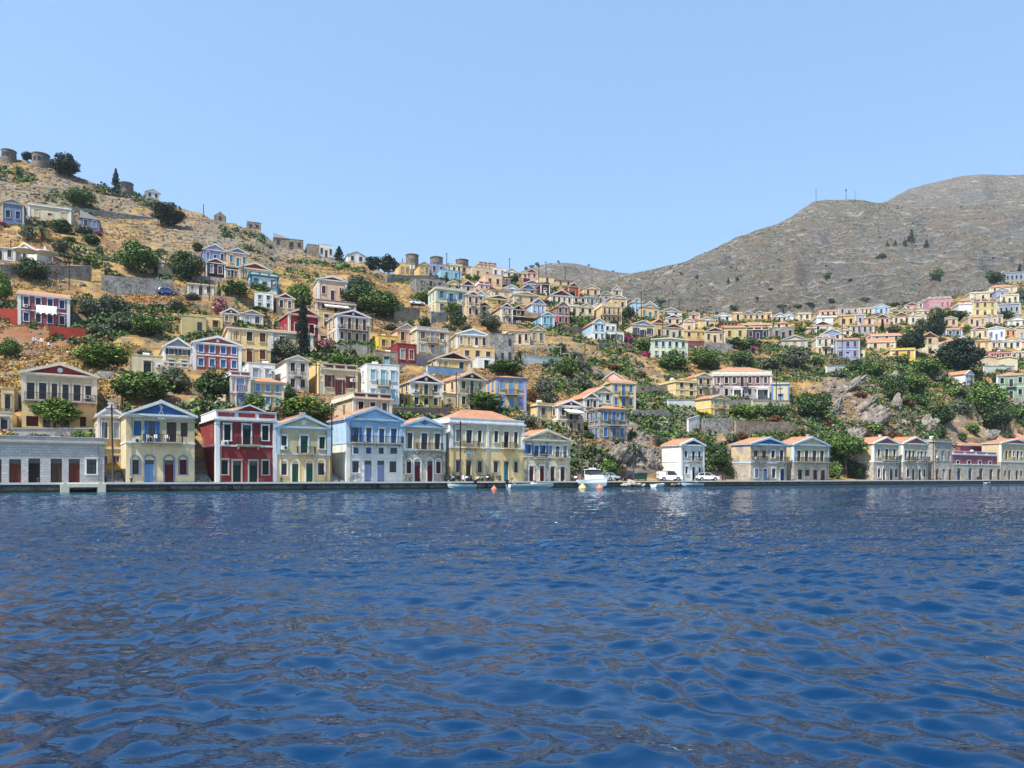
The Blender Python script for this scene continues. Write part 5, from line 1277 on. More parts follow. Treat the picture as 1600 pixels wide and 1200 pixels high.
def scooter(pos, rz, rgb, label, group='motorbikes and scooters by the houses'):
    root = empty('scooter', pos, rz); tag(root, label, 'scooter', group); bk = flat((.02,.02,.022), .5); p = gloss(rgb)
    for x in (-.62, .64):
        w = MB(); pts = [(.25*math.cos(a), 0, .25*math.sin(a)) for a in np.linspace(0, 2*math.pi, 13)]; w.tube(pts, .065, 6, cap=False); w.wheel((0,0,0), .13, .05)
        w.build('wheel', [bk], root, (x, 0, .30))
    mb = MB(); mb.prism([(-.85,.62),(-.55,.38),(-.15,.36),(-.02,.74),(-.75,.80)], -.17, .17); mb.prism([(-.2,.28),(.38,.28),(.38,.36),(-.2,.36)], -.15, .15); mb.prism([(.36,.3),(.62,.55),(.48,1.0),(.40,1.0),(.30,.36)], -.19, .19); mb.box(.5,.85,-.08,.08,.56,.62); mb.build('body', [p], root)
    mb = MB(); mb.prism([(-.8,.80),(0,.76),(.02,.84),(-.35,.86),(-.8,.92)], -.14, .14); mb.build('seat', [bk], root)
    mb = MB(); mb.tube([(.62,0,.32),(.45,0,.98),(.42,0,1.06)], .03, 6); mb.tube([(.36,-.34,1.08),(.44,0,1.05),(.36,.34,1.08)], .022, 6)
    for s in (-1, 1): mb.tube([(.40,s*.24,1.07),(.44,s*.28,1.26)], .01, 4); mb.box(.43,.45,s*.28-.06,s*.28+.06,1.22,1.31)
    mb.build('handlebar', [bk], root)
    mb = MB(); mb.lathe([(.0,-.04),(.08,-.03),(.09,.03),(.0,.05)], 10, (.56,0,.90)); mb.build('headlight', [gloss((.6,.62,.64))], root); return root
def bicycle(pos, rz, label):
    root = empty('bicycle', pos, rz); tag(root, label, 'bicycle'); m = flat((.025,.025,.03), .4)
    for x in (-.52, .52):
        mb = MB(); mb.tube([(.33*math.cos(a), 0, .33*math.sin(a)) for a in np.linspace(0, 2*math.pi, 21)], .026, 6, cap=False)
        for k in range(8): mb.tube([(0,0,0),(.33*math.cos(k*.785),0,.33*math.sin(k*.785))], .006, 3)
        mb.build('wheel', [m], root, (x, 0, .35))
    mb = MB(); 
    for a, b in (((-.52,0,.35),(-.12,0,.32)),((-.12,0,.32),(.38,0,.78)),((-.12,0,.32),(-.25,0,.82)),((-.25,0,.78),(.38,0,.82)),((-.52,0,.35),(-.25,0,.78)),((.52,0,.35),(.36,0,.95))): mb.tube([a, b], .022, 5)
    mb.build('bicycle_frame', [m], root); mb = MB(); mb.box(-.38,-.12,-.07,.07,.84,.90); mb.build('saddle', [m], root)
    mb = MB(); mb.tube([(.30,-.28,1.0),(.37,0,.98),(.30,.28,1.0)], .02, 5); mb.build('handlebar', [m], root)
def parasol(pos, r, h, label):
    root = empty('parasol', pos); tag(root, label, 'parasol', 'white parasols on the taverna terrace')
    MB().tube([(0,0,-.3),(0,0,h+.35)], .045, 7).build('pole', [trim('W')], root)
    mb = MB(); n = 8; top = (0,0,h+.4); v = [top] + [(r*math.cos(2*math.pi*k/n), r*math.sin(2*math.pi*k/n), h) for k in range(n)] + [(r*math.cos(2*math.pi*k/n), r*math.sin(2*math.pi*k/n), h-.18) for k in range(n)]
    mb.add(v, [(0, 1+k, 1+(k+1) % n) for k in range(n)] + [(1+k, 1+n+k, 1+n+(k+1) % n, 1+(k+1) % n) for k in range(n)]); mb.build('canopy', [flat((.74,.73,.70), .9)], root)
def chair(pos, rz, label):
    root = empty('chair', pos, rz); tag(root, label, 'chair', 'white chairs on the yellow house balcony'); w = trim('W')
    MB().box(-.23,.23,-.23,.23,.42,.46).build('seat', [w], root); mb = MB(); mb.box(-.23,.23,.2,.24,.46,.88); mb.box(-.25,-.21,-.2,.22,.62,.66); mb.box(.21,.25,-.2,.22,.62,.66); mb.build('backrest', [w], root)
    for x in (-.2,.2):
        for y in (-.2,.2): MB().box(x-.025,x+.025,y-.025,y+.025,0,.42 if y > 0 else .64).build('leg', [w], root)
def rock_outcrop(px, base, w, h, label, tilt=0.0, seed=1):
    pos = P3(px, base); sc = pos[1] / F; W, Hh = w * sc, h * sc
    rng = np.random.default_rng(seed); nu, nv = 72, 40; u = np.linspace(0, 2*math.pi, nu); v = np.linspace(-.35, math.pi/2, nv); U, Vv = np.meshgrid(u, v)
    x, y, z = np.cos(Vv)*np.cos(U), np.cos(Vv)*np.sin(U), np.sin(Vv); Q = np.stack([x, y, z], -1); d = np.full(x.shape, 1.25)
    for _ in range(26):
        n = rng.normal(size=3); n /= np.linalg.norm(n); n[2] *= .8; dt = Q @ n; d = np.minimum(d, np.where(dt > .12, rng.uniform(.5, 1.0) / np.maximum(dt, .12), 9))
    cr = np.abs(fbm(x*3+seed*3+y, y*3+z*2.5, 4, seed)); d = d * (1 - .34*np.clip(1 - cr*9, 0, 1)) * (1 + fbm(x*6+z*5, y*6+z*3, 4, seed+4)*.35)
    P = np.stack([x*d*W/2 + z*d*Hh*tilt, y*d*W*.32, z*d*Hh*.8], -1)
    o = put('rock_outcrop', grid_mesh('rock_outcrop', P[:, ::-1], rock_mat(), False), None, (pos[0], pos[1] + W*.12, pos[2]-.3)); tag(o, label, 'rock', 'bare rocks on the slope')
@cached
def rock_mat():
    t = NT('rock'); p = t.pos(); n = t.noise(p, .7, 8, .72); n2 = t.noise(t.pos((1,1,.5)), 2.6, 5, .7)
    a = t.mix(t.ramp(n, [(.35, 0.0), (.65, 1.0)]), (.085,.072,.058), (.33,.30,.265)); a = t.mix(t.ramp(n2, [(.50, 0.0), (.66, .75)]), a, (.19,.115,.06))
    t.col(a).rough(.95); t.bump(n2, .8, .3); return t.m
def round_tower(px, base, top, w, label, cap=None, depthY=None):
    pos = P3(px, base, depthY); sc = pos[1] / F; r = w * sc / 2; Hh = (base - top) * sc; root = empty('windmill_tower', pos); tag(root, label, 'windmill', 'old round windmill towers')
    n = 28; mb = MB(); mb.lathe([(r*1.06, -6), (r*1.05, 0), (r, Hh*.55), (r*.97, Hh), (r*.80, Hh), (r*.80, Hh-.8)], n); mb.build('masonry', [rubble_mat('d')], root)
    mb = MB(); mb.lathe([(r*.98, Hh-.35), (r*1.04, Hh-.3), (r*1.04, Hh+.02), (r*.8, Hh+.02)], n); mb.build('coping', [rubble_mat('d')], root)
    if cap: mb = MB(); mb.lathe([(r*.97, Hh+.02), (r*.5, Hh+r*.28), (.01, Hh+r*.42)], n); mb.build('roof', [roof_tile()], root)
    for a in (-1.75, -1.2):
        o = put('window', window_mesh('k' if not cap else 's', 'W', 1.0, 1.7, -.02, False), root, (r*1.03*math.cos(a), r*1.03*math.sin(a), Hh*.25)); o.rotation_euler = (0, 0, a + math.pi/2)
def text_on(body, size, mat, parent, loc, name='lettering'):
    cu = bpy.data.curves.new(name, 'FONT'); cu.body = body; cu.size = size; cu.align_x = 'CENTER'; cu.align_y = 'CENTER'; cu.extrude = .01
    o = bpy.data.objects.new(name, cu); COL.objects.link(o); bpy.context.view_layer.update()
    me = bpy.data.meshes.new_from_object(o.evaluated_get(bpy.context.evaluated_depsgraph_get())); bpy.data.objects.remove(o)
    me.materials.clear(); me.materials.append(mat); q = put(name, me, parent, loc); q.rotation_euler = (math.pi/2, 0, 0); return q
# ================================================================== build
init_terrain()
PLANS = [(plan(r), o, s) for r, o, s in WF] + [(plan(r), None, None) for r in HOUSES.strip().split('\n')]
for h, _, _ in PLANS:
    if h.wf: continue
    flatten(h.cx, h.cy, h.yaw, h.W, h.D, h.zb)
X_T = uu(COLS)[None, :] * TY
# rockiness of the ground, by where the photo shows bare rock
PXg = np.broadcast_to(COLS[None, :], TY.shape); PYg = HY - (TZ - CAMZ) * F / TY
def blob(x, y, rx, ry): return np.exp(-((PXg - x) / rx) ** 2 - ((PYg - y) / ry) ** 2)
rocky = np.clip(.9 * blob(100, 300, 170, 44) + .9 * blob(330, 370, 130, 44) + .7 * blob(1320, 630, 50, 50) + blob(1010, 640, 50, 40) + .45 * blob(960, 710, 70, 36)
    + .3 * blob(1200, 690, 120, 34) + .4 * blob(1440, 660, 60, 40) + .6 * blob(860, 570, 90, 30) + .5 * blob(620, 500, 60, 25) + .6 * blob(450, 400, 70, 30), 0, 1)
G = np.stack([X_T, TY, TZ], -1)
hill = put('hill', grid_mesh('hill', G, hill_material('hill_ground'), True, {'rocky': rocky, 'earth': np.clip(blob(60, 525, 90, 28) + .8 * blob(250, 470, 90, 16) + 1.1 * blob(1335, 645, 75, 55) + 1.0 * blob(985, 700, 80, 45) + .4 * blob(1180, 680, 80, 25), 0, 1)})); tag(hill, 'dry golden hillside rising steeply behind the quay houses', kind='structure')
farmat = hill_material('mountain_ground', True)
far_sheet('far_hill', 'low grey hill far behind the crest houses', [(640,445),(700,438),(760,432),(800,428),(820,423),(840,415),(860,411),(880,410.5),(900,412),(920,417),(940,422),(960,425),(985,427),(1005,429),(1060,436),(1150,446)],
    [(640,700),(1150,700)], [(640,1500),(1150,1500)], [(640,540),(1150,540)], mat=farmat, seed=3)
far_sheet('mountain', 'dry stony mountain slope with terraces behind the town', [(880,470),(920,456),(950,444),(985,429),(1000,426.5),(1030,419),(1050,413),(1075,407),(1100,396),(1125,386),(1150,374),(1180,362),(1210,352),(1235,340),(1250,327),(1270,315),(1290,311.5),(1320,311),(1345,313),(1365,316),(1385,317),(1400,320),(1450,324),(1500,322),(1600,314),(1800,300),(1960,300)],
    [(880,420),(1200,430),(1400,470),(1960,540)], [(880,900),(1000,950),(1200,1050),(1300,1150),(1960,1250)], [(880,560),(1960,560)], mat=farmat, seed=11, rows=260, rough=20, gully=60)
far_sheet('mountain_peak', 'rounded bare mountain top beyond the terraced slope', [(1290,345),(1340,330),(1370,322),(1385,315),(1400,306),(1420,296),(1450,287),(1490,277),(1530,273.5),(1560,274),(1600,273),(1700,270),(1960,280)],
    [(1290,1250),(1960,1400)], [(1290,1750),(1960,1900)], [(1290,420),(1960,420)], mat=farmat, seed=23, rows=120, rough=18)

# quay: paving, wall face, pale edge stones
def strip(pxs, d0, d1, z0, z1):
    return None
L0, L1 = -420.0, 420.0
org = np.array([-41.0, 85.0]); dirq = np.array([CQ, SQ]); nq = np.array([-SQ, CQ])
quay_rz = QA
qroot = empty('quay', (org[0], org[1], 0), QA); tag(qroot, 'long stone quay with a pale edge along the water', kind='structure')
def quay_mats():
    t = NT('quay_wall'); p = t.pos(); n = t.noise(p, 1.1, 7, .7); s = t.n('ShaderNodeSeparateXYZ'); t.link(p, s.inputs[0])
    vo = t.n('ShaderNodeTexVoronoi', feature='DISTANCE_TO_EDGE'); t.set(vo, Scale=1.5); t.link(p, vo.inputs['Vector'])
    a = t.mix(t.ramp(n, [(.3, 0.0), (.7, 1.0)]), (.028,.026,.025), (.115,.105,.095))
    a = t.mix(t.ramp(vo.outputs['Distance'], [(.0, 1.0), (.06, 0.0)]), a, (.02,.018,.017))
    wl = t.math('ADD', s.outputs[2], t.math('MULTIPLY', n, .35)); a = t.mix(t.ramp(wl, [(.28, 1.0), (.55, 0.0)]), a, (.016,.018,.012))
    t.col(a).rough(.8); t.bump(n, .6, .1)
    t2 = NT('quay_paving'); p = t2.pos(); n = t2.noise(p, .6, 6, .65); t2.col(t2.mix(n, (.26,.245,.225), (.47,.45,.42))).rough(.95)
    t3 = NT('quay_edge'); p = t3.pos(); n = t3.noise(p, 1.5, 5, .6); t3.col(t3.mix(n, (.52,.50,.47), (.72,.70,.66))).rough(.9)
    return t.m, t2.m, t3.m
qm = quay_mats()
mb = MB(); mb.box(L0, L1, 0.0, 1.2, -3, QUAY_Z - .2, 0); mb.build('quay_wall', [qm[0]], qroot)
mb = MB(); mb.box(L0, L1, .55, 16, -3, QUAY_Z - .012, 0); mb.build('paving', [qm[1]], qroot)
mb = MB(); x = L0; rr = random.Random(4)
while x < L1:
    l = rr.uniform(1.4, 3.2); j = rr.uniform(-.015, .015); mb.box(x + .012, x + l - .012, -.06 + j, .55, QUAY_Z - .2, QUAY_Z + j * .5, 0); x += l
mb.build('edge_stone', [qm[2]], qroot)

# ------------------------------------------------------------------ sea
def sea():
    pys = np.concatenate([np.linspace(1900, 1320, 60), np.arange(1319, 900, -1.0), np.arange(900, 780, -.6), np.arange(780, 753, -.25), 747 + np.linspace(6, .9, 14)])
    Y = (CAMZ * F / (pys - HY))[:, None]; cols = np.concatenate([[-14000, -7000, -3500, -1800, -1200], np.arange(-900, -60, 14), np.arange(-60, 1661, 2.6), np.arange(1664, 2500, 14), [2800, 3600, 5500, 9000, 16000]])[None, :]
    X = uu(cols) * Y; YY = np.broadcast_to(Y, X.shape).copy()
    dY = np.abs(np.gradient(Y[:, 0]))[:, None]
    Z = np.zeros_like(X); lost = np.zeros_like(X)
    rng = np.random.default_rng(5); N = 120; tot = 0
    wind = math.radians(62)
    wx = fbm(X / 5, YY / 5, 3, 2) * 1.6; wy = fbm(X / 5 + 9, YY / 5, 3, 6) * 1.6
    gust = .62 + .75 * vnoise(X / 9 + YY / 30, YY / 16, 31)
    for k in range(N):
        lam = .15 * (4.2 / .15) ** (k / (N - 1)); kk = 2 * math.pi / lam
        th = wind + rng.normal() * (.55 + .25 * (lam < 1)); ph = rng.uniform(0, 6.28)
        slope = .044 * (lam / .34) ** (.7 if lam < .34 else -.72); amp = slope / kk * 1.2
        eff = np.sqrt((dY * abs(math.sin(th))) ** 2 + .0001); w = np.clip(1.6 - 4.2 * eff / lam, 0, 1)
        Z += amp * w * np.sin(kk * (math.cos(th) * (X + wx) + math.sin(th) * (YY + wy)) + ph) * (gust if lam < 1.4 else 1.0)
    far = np.clip((Y - 9) / 22, 0, 1) * np.ones_like(X)
    P = np.stack([X, YY, Z], -1)
    t = NT('sea_water'); p = t.pos()
    at = t.n('ShaderNodeAttribute', attribute_name='far')
    mp = t.pos((.55, 1.1, 1)); n1 = t.noise(mp, 1.15, 4, .55); n2 = t.noise(t.pos((.8, 1.3, 1)), 5.0, 3, .5); n3 = t.noise(t.pos((.5, .9, 1)), .32, 2, .5)
    hgt = t.math('ADD', t.math('MULTIPLY', n1, 1.15), t.math('ADD', t.math('MULTIPLY', n2, .20), t.math('MULTIPLY', n3, 1.3)))
    hgt = t.math('ADD', t.math('MULTIPLY', hgt, at.outputs['Fac']), t.math('MULTIPLY', n2, .012))
    bp = t.bump(hgt, 1.0, 1.0)
    # the clear shallows by the quay show a little green
    s = t.n('ShaderNodeSeparateXYZ'); t.link(p, s.inputs[0])
    d = t.math('ADD', t.math('MULTIPLY', s.outputs[0], -SQ), t.math('MULTIPLY', s.outputs[1], CQ)); d = t.math('ADD', d, t.math('MULTIPLY', n3, 8.0))
    sh = t.n('ShaderNodeMapRange'); t.set(sh, From_Min=C0 - 18, From_Max=C0 + 3); t.link(d, sh.inputs['Value'])
    t.col(t.mix(sh.outputs[0], (.0003, .0135, .047), (.010, .060, .070))).rough(.03)
    t.b.inputs['Specular Tint'].default_value = (.12, .62, 1.0, 1); t.b.inputs['IOR'].default_value = 1.55; t.b.inputs['Specular IOR Level'].default_value = .85
    o = put('sea', grid_mesh('sea', P, t.m, True, {'far': far})); tag(o, 'deep blue rippled harbour water', kind='structure')
sea()

# ------------------------------------------------------------------ houses
def x_figure(h, root):      # white figure painted on the blue pediment, with a scroll beneath
    mb = MB(); z0 = h.He + .05; s = (h.Ha) / 1.9; y = -.07
    def st(a, b, w=.07):
        a, b = np.array(a) * s, np.array(b) * s; d = b - a; n = np.array([-d[1], d[0]]) / np.linalg.norm(d) * w * s / 1.0
        q = [a + n, a - n, b - n, b + n]; mb.prism([(p[0], z0 + p[1]) for p in (q if np.cross(q[1]-q[0], q[2]-q[1]) > 0 else q[::-1])], y - .03, y, 0)
    st((-.02, .68), (-.22, .02), .06); st((.02, .68), (.24, .02), .06); st((0, .62), (0, 1.18), .09); st((-.05, 1.1), (-.26, 1.18)); st((-.26, 1.18), (-.22, 1.3), .05); st((.05, 1.08), (.24, .98), .05); st((.24, .98), (.10, .80), .05)
    mb.prism([(.10*s*math.cos(a), z0 + 1.34*s + .12*s*math.sin(a)) for a in np.linspace(0, 6.1, 12)], y - .03, y, 0)
    mb.build('painted_figure', [trim('TR')], root)
    mb = MB()
    for k in range(7): x = (-.42 + .14 * k) * s; mb.box(x, x + .12*s, -.32, -.29, h.He - .62 + .05*math.sin(k*2.0), h.He - .46 + .06*math.cos(k*1.7), 0)
    mb.build('scroll_ornament', [trim('TR')], root)
    ob = h; xl, xr = loc_x(h, 223), loc_x(h, 284.5); balcony(root, xl, xr, loc_z(h, 254, 692.5) + .12, .95)
def sign(root, x0, x1, z0, z1, lines, y=-.1):
    # two rows of blurred, unreadable marks in the photo: kept as short strokes
    sg = MB().box(x0, x1, y - .04, y, z0, z1).build('signboard', [trim('W')], root); mb = MB(); rr = random.Random(5); hh = (z1 - z0) / lines
    for k in range(lines):
        zc = z1 - (k + .5) * hh; x = x0 + (x1 - x0) * .12
        while x < x1 - (x1 - x0) * .12:
            w = hh * .16; mb.box(x, x + w * .35, y - .055, y - .04, zc - hh * .22, zc + hh * .22)
            if rr.random() < .7: mb.box(x + w * .35, x + w * 1.3, y - .055, y - .04, zc + hh * rr.choice((-.22, 0, .15)), zc + hh * .2)
            x += w * 2.1
    mb.build('lettering', [flat((.05,.09,.20), .6)], sg); return sg
def x_yellow(h, root):
    z = loc_z(h, 735, 700)
    balcony(root, loc_x(h, 722.5), loc_x(h, 745.5), z + .1, .9, slab='BE'); balcony(root, loc_x(h, 783.5), loc_x(h, 804), z + .1, .9, slab='BE')
    sign(root, loc_x(h, 726), loc_x(h, 740), loc_z(h, 733, 712.4), loc_z(h, 733, 704), 2)
    xm = loc_x(h, 762); MB().box(xm - .22, xm + .22, -.12, 0, h.z(700), h.He - .4).build('pilaster', [trim('TR')], root); MB().box(xm - .22, xm + .22, -.10, 0, 0, h.z(700) - .1).build('pilaster', [trim('CO')], root)
def x_blue(h, root): balcony(root, loc_x(h, 549), loc_x(h, 627), loc_z(h, 588, 693) + .1, 1.0)
def x_red(h, root):
    balcony(root, loc_x(h, 369), loc_x(h, 406), loc_z(h, 387, 695), .95)
    mb = MB(); w = loc_x(h, 413) - loc_x(h, 366); xc = (loc_x(h, 413) + loc_x(h, 366)) / 2; z = h.He + h.Ha + .15; z = loc_z(h, 388, 643.5); hh = loc_z(h, 388, 634) - z
    A = MB(); A.prism([(xc - w/2, z), (xc + w/2, z), (xc, z + hh)], -.02, .5); p = A.build('pediment', [stucco('R')], root)
    for s in (-1, 1):
        q = [(xc + s*(w/2+.2), z), (xc + s*(w/2+.2), z+.16), (xc, z+hh+.2), (xc, z+hh)]; mb.prism(q if s < 0 else q[::-1], -.16, .5)
    mb.build('raking_cornice', [trim('TR')], p)
    mb = MB(); W, D, He = h.W, h.D, h.z(643.6); w2 = W/2 - .2; v = [(-w2,.5,He),(w2,.5,He),(w2,D,He),(-w2,D,He),(0,4.5,He+1.0),(0,D-2,He+1.0)]; mb.add(v, [(0,4,5,3),(4,1,2,5),(0,1,4),(3,5,2)]); mb.build('roof', [roof_tile()], root)
def x_sage(h, root): balcony(root, loc_x(h, 463), loc_x(h, 491), loc_z(h, 477, 709), .8)
def x_stone(h, root):
    balcony(root, loc_x(h, 648.5), loc_x(h, 689), loc_z(h, 668, 702.5), .8)
    z = h.He + h.Ha * .40; r = h.Ha * .22
    mb = MB(); mb.prism([(r*math.cos(2*math.pi*k/16), z + r*math.sin(2*math.pi*k/16)) for k in range(16)], -.10, -.04, 0); mb.prism([(r*.4*math.cos(2*math.pi*k/12), z + r*.4*math.sin(2*math.pi*k/12)) for k in range(12)], -.13, -.09, 1)
    for s in (-1, 1): mb.box(*sorted((s*r*1.05, s*r*2.5)), -.09, -.04, z - r*.5, z + r*.5, 2)
    mb.box(-r*.25, r*.25, -.09, -.04, z + r, z + r*1.5, 2); mb.build('emblem', [flat((.05,.05,.08), .6), trim('CO'), paint('PW')], root)
def x_peel(h, root):
    balcony(root, loc_x(h, 833), loc_x(h, 851), loc_z(h, 842, 715.5), .8); balcony(root, loc_x(h, 866), loc_x(h, 880), loc_z(h, 873, 715.5), .8)
def x_white(h, root): balcony(root, loc_x(h, 1075), loc_x(h, 1093), loc_z(h, 1084, 720.5), .8)
def x_grey(h, root): balcony(root, loc_x(h, 1174), loc_x(h, 1196), loc_z(h, 1185, 720), .8); balcony(root, loc_x(h, 1212), loc_x(h, 1229), loc_z(h, 1220, 721), .8)
def x_cream(h, root): balcony(root, loc_x(h, 1241), loc_x(h, 1292), loc_z(h, 1266, 721.5), .8)
def x_rose(h, root): balcony(root, loc_x(h, 1378), loc_x(h, 1402), loc_z(h, 1390, 719), .8)
def x_two(h, root): balcony(root, loc_x(h, 1413), loc_x(h, 1430), loc_z(h, 1421, 719.5), .8); balcony(root, loc_x(h, 1434), loc_x(h, 1449), loc_z(h, 1441, 719.5), .8)
def x_mans(h, root): balcony(root, loc_x(h, 38), loc_x(h, 150), loc_z(h, 94, 627) , .9)
EXTRA = {1: x_figure, 2: x_red, 3: x_sage, 4: x_blue, 5: x_stone, 6: x_yellow, 7: x_peel, 8: x_white, 9: x_grey, 10: x_cream, 11: x_rose, 12: x_two, 16: x_mans}
for i, (h, off, sp) in enumerate(PLANS):
    opens_off = off
    build_house(h, sp, EXTRA.get(i) if i < len(WF) else None)
# ------------------------------------------------------------------ people working on the terrace under the maroon house
def person(pos, rz, pose, shirt, legs, label):
    root = empty('person', pos, rz); tag(root, label, 'person', 'people on the terrace below the maroon house')
    if pose == 'stand': J = dict(p=(0,0,.92), s=(0,.02,1.22), c=(0,.0,1.42), n=(0,-.02,1.50), h=(0,-.05,1.63), t=(0,-.04,1.74), k=(.10,-.03,.50), f=(.11,.02,.07), toe=(.12,-.15,.03), e=(.27,-.02,1.14), w=(.24,-.20,.96), sh=(.19,.01,1.41))
    elif pose == 'bend': J = dict(p=(0,.12,.90), s=(0,-.10,1.10), c=(0,-.30,1.20), n=(0,-.38,1.22), h=(0,-.48,1.24), t=(0,-.57,1.28), k=(.11,.02,.50), f=(.12,.08,.07), toe=(.13,-.10,.03), e=(.24,-.42,.94), w=(.20,-.50,.70), sh=(.19,-.28,1.20))
    else: J = dict(p=(0,.15,.34), s=(0,.02,.60), c=(0,-.10,.78), n=(0,-.15,.85), h=(0,-.22,.96), t=(0,-.24,1.07), k=(.20,-.30,.46), f=(.16,.0,.07), toe=(.18,-.18,.03), e=(.28,-.30,.58), w=(.18,-.46,.38), sh=(.19,-.08,.77))
    V = []; E = []; R = []
    def a(p, r, par=None): V.append(p); R.append(r); (E.append((par, len(V)-1)) if par is not None else None); return len(V) - 1
    p = a(J['p'], .14); s = a(J['s'], .135, p); c = a(J['c'], .14, s); n = a(J['n'], .06, c); h1 = a(J['h'], .095, n); a(J['t'], .075, h1)
    for sg in (-1, 1):
        m = lambda q: (q[0] * sg, q[1], q[2])
        hp = a((sg * .10, J['p'][1], J['p'][2] - .06), .10, p); k = a(m(J['k']), .07, hp); f = a(m(J['f']), .045, k); a(m(J['toe']), .04, f)
        sh = a(m(J['sh']), .07, c); e = a(m(J['e']), .045, sh); w = a(m(J['w']), .032, e)
        d = np.array(m(J['w'])) - np.array(m(J['e'])); d /= np.linalg.norm(d); hd = a(tuple(np.array(m(J['w'])) + d * .08), .034, w)
        for q in range(5): a(tuple(np.array(V[hd]) + d * (.045 + .04 * (q not in (0, 4))) + np.array((sg * (q - 2) * .016, -.02 * (q == 0), 0))), .009, hd)
    me = bpy.data.meshes.new('body'); me.from_pydata(V, E, []); o = put('body', me, root); md = o.modifiers.new('skin', 'SKIN'); md.use_smooth_shade = True
    for i, r in enumerate(R): me.skin_vertices[0].data[i].radius = (r, r * (.8 if r > .12 else 1))
    me.skin_vertices[0].data[0].use_root = True; o.modifiers.new('sub', 'SUBSURF').levels = 1; o.modifiers['sub'].render_levels = 1
    t = NT('person_surface'); g = t.n('ShaderNodeTexCoord'); s3 = t.n('ShaderNodeSeparateXYZ'); t.link(g.outputs['Object'], s3.inputs[0]); zz = s3.outputs[2]
    a1 = t.mix(t.math('GREATER_THAN', zz, J['p'][2]), legs, shirt); t.col(t.mix(t.math('GREATER_THAN', zz, J['n'][2] if pose != 'bend' else 9), a1, (.42,.26,.18))).rough(.85); me.materials.append(t.m)
    hx, hy, hz = J['t']; mb = MB(); mb.lathe([(.098, -.05), (.104, 0), (.085, .06), (.01, .085)], 12, (hx, hy + .02, hz - .05)); mb.build('hair', [flat((.02,.015,.012), .8)], root)
    mb = MB(); hh = J['h']; f = -.095 if pose != 'bend' else -.10
    for sg in (-1, 1): mb.lathe([(.001,-.012),(.012,0),(.001,.012)], 6, (sg*.032, hh[1]+f, hh[2]+.03), 0)
    mb.prism([(-.012, hh[2]-.02), (.012, hh[2]-.02), (0, hh[2]+.03)], hh[1]+f-.022, hh[1]+f+.02, 1); mb.box(-.025, .025, hh[1]+f-.004, hh[1]+f+.01, hh[2]-.055, hh[2]-.045, 0); mb.build('face', [flat((.03,.02,.018)), flat((.42,.26,.18))], root)
for px, b, rz, po, sh, lg, lb in [(48, 547, .4, 'stand', (.62,.60,.58), (.035,.03,.04), 'person in pale shirt and dark trousers standing on the terrace edge'), (54, 547, -1.0, 'bend', (.70,.67,.60), (.30,.27,.20), 'person in cream shirt bending beside the standing worker'), (60, 547, .2, 'stand', (.72,.70,.70), (.20,.16,.13), 'person in white shirt standing third along the earth terrace'), (71, 547, 1.2, 'crouch', (.75,.74,.74), (.06,.06,.09), 'person in white crouching alone on the earth terrace')]:
    p = P3(px, b); q = P3(px, 547.5); person((q[0], q[1] + .9, sampler(q[0], q[1] + .9) + .02), rz, po, sh, lg, lb)
HP = {h.label: h for h, _, _ in PLANS}

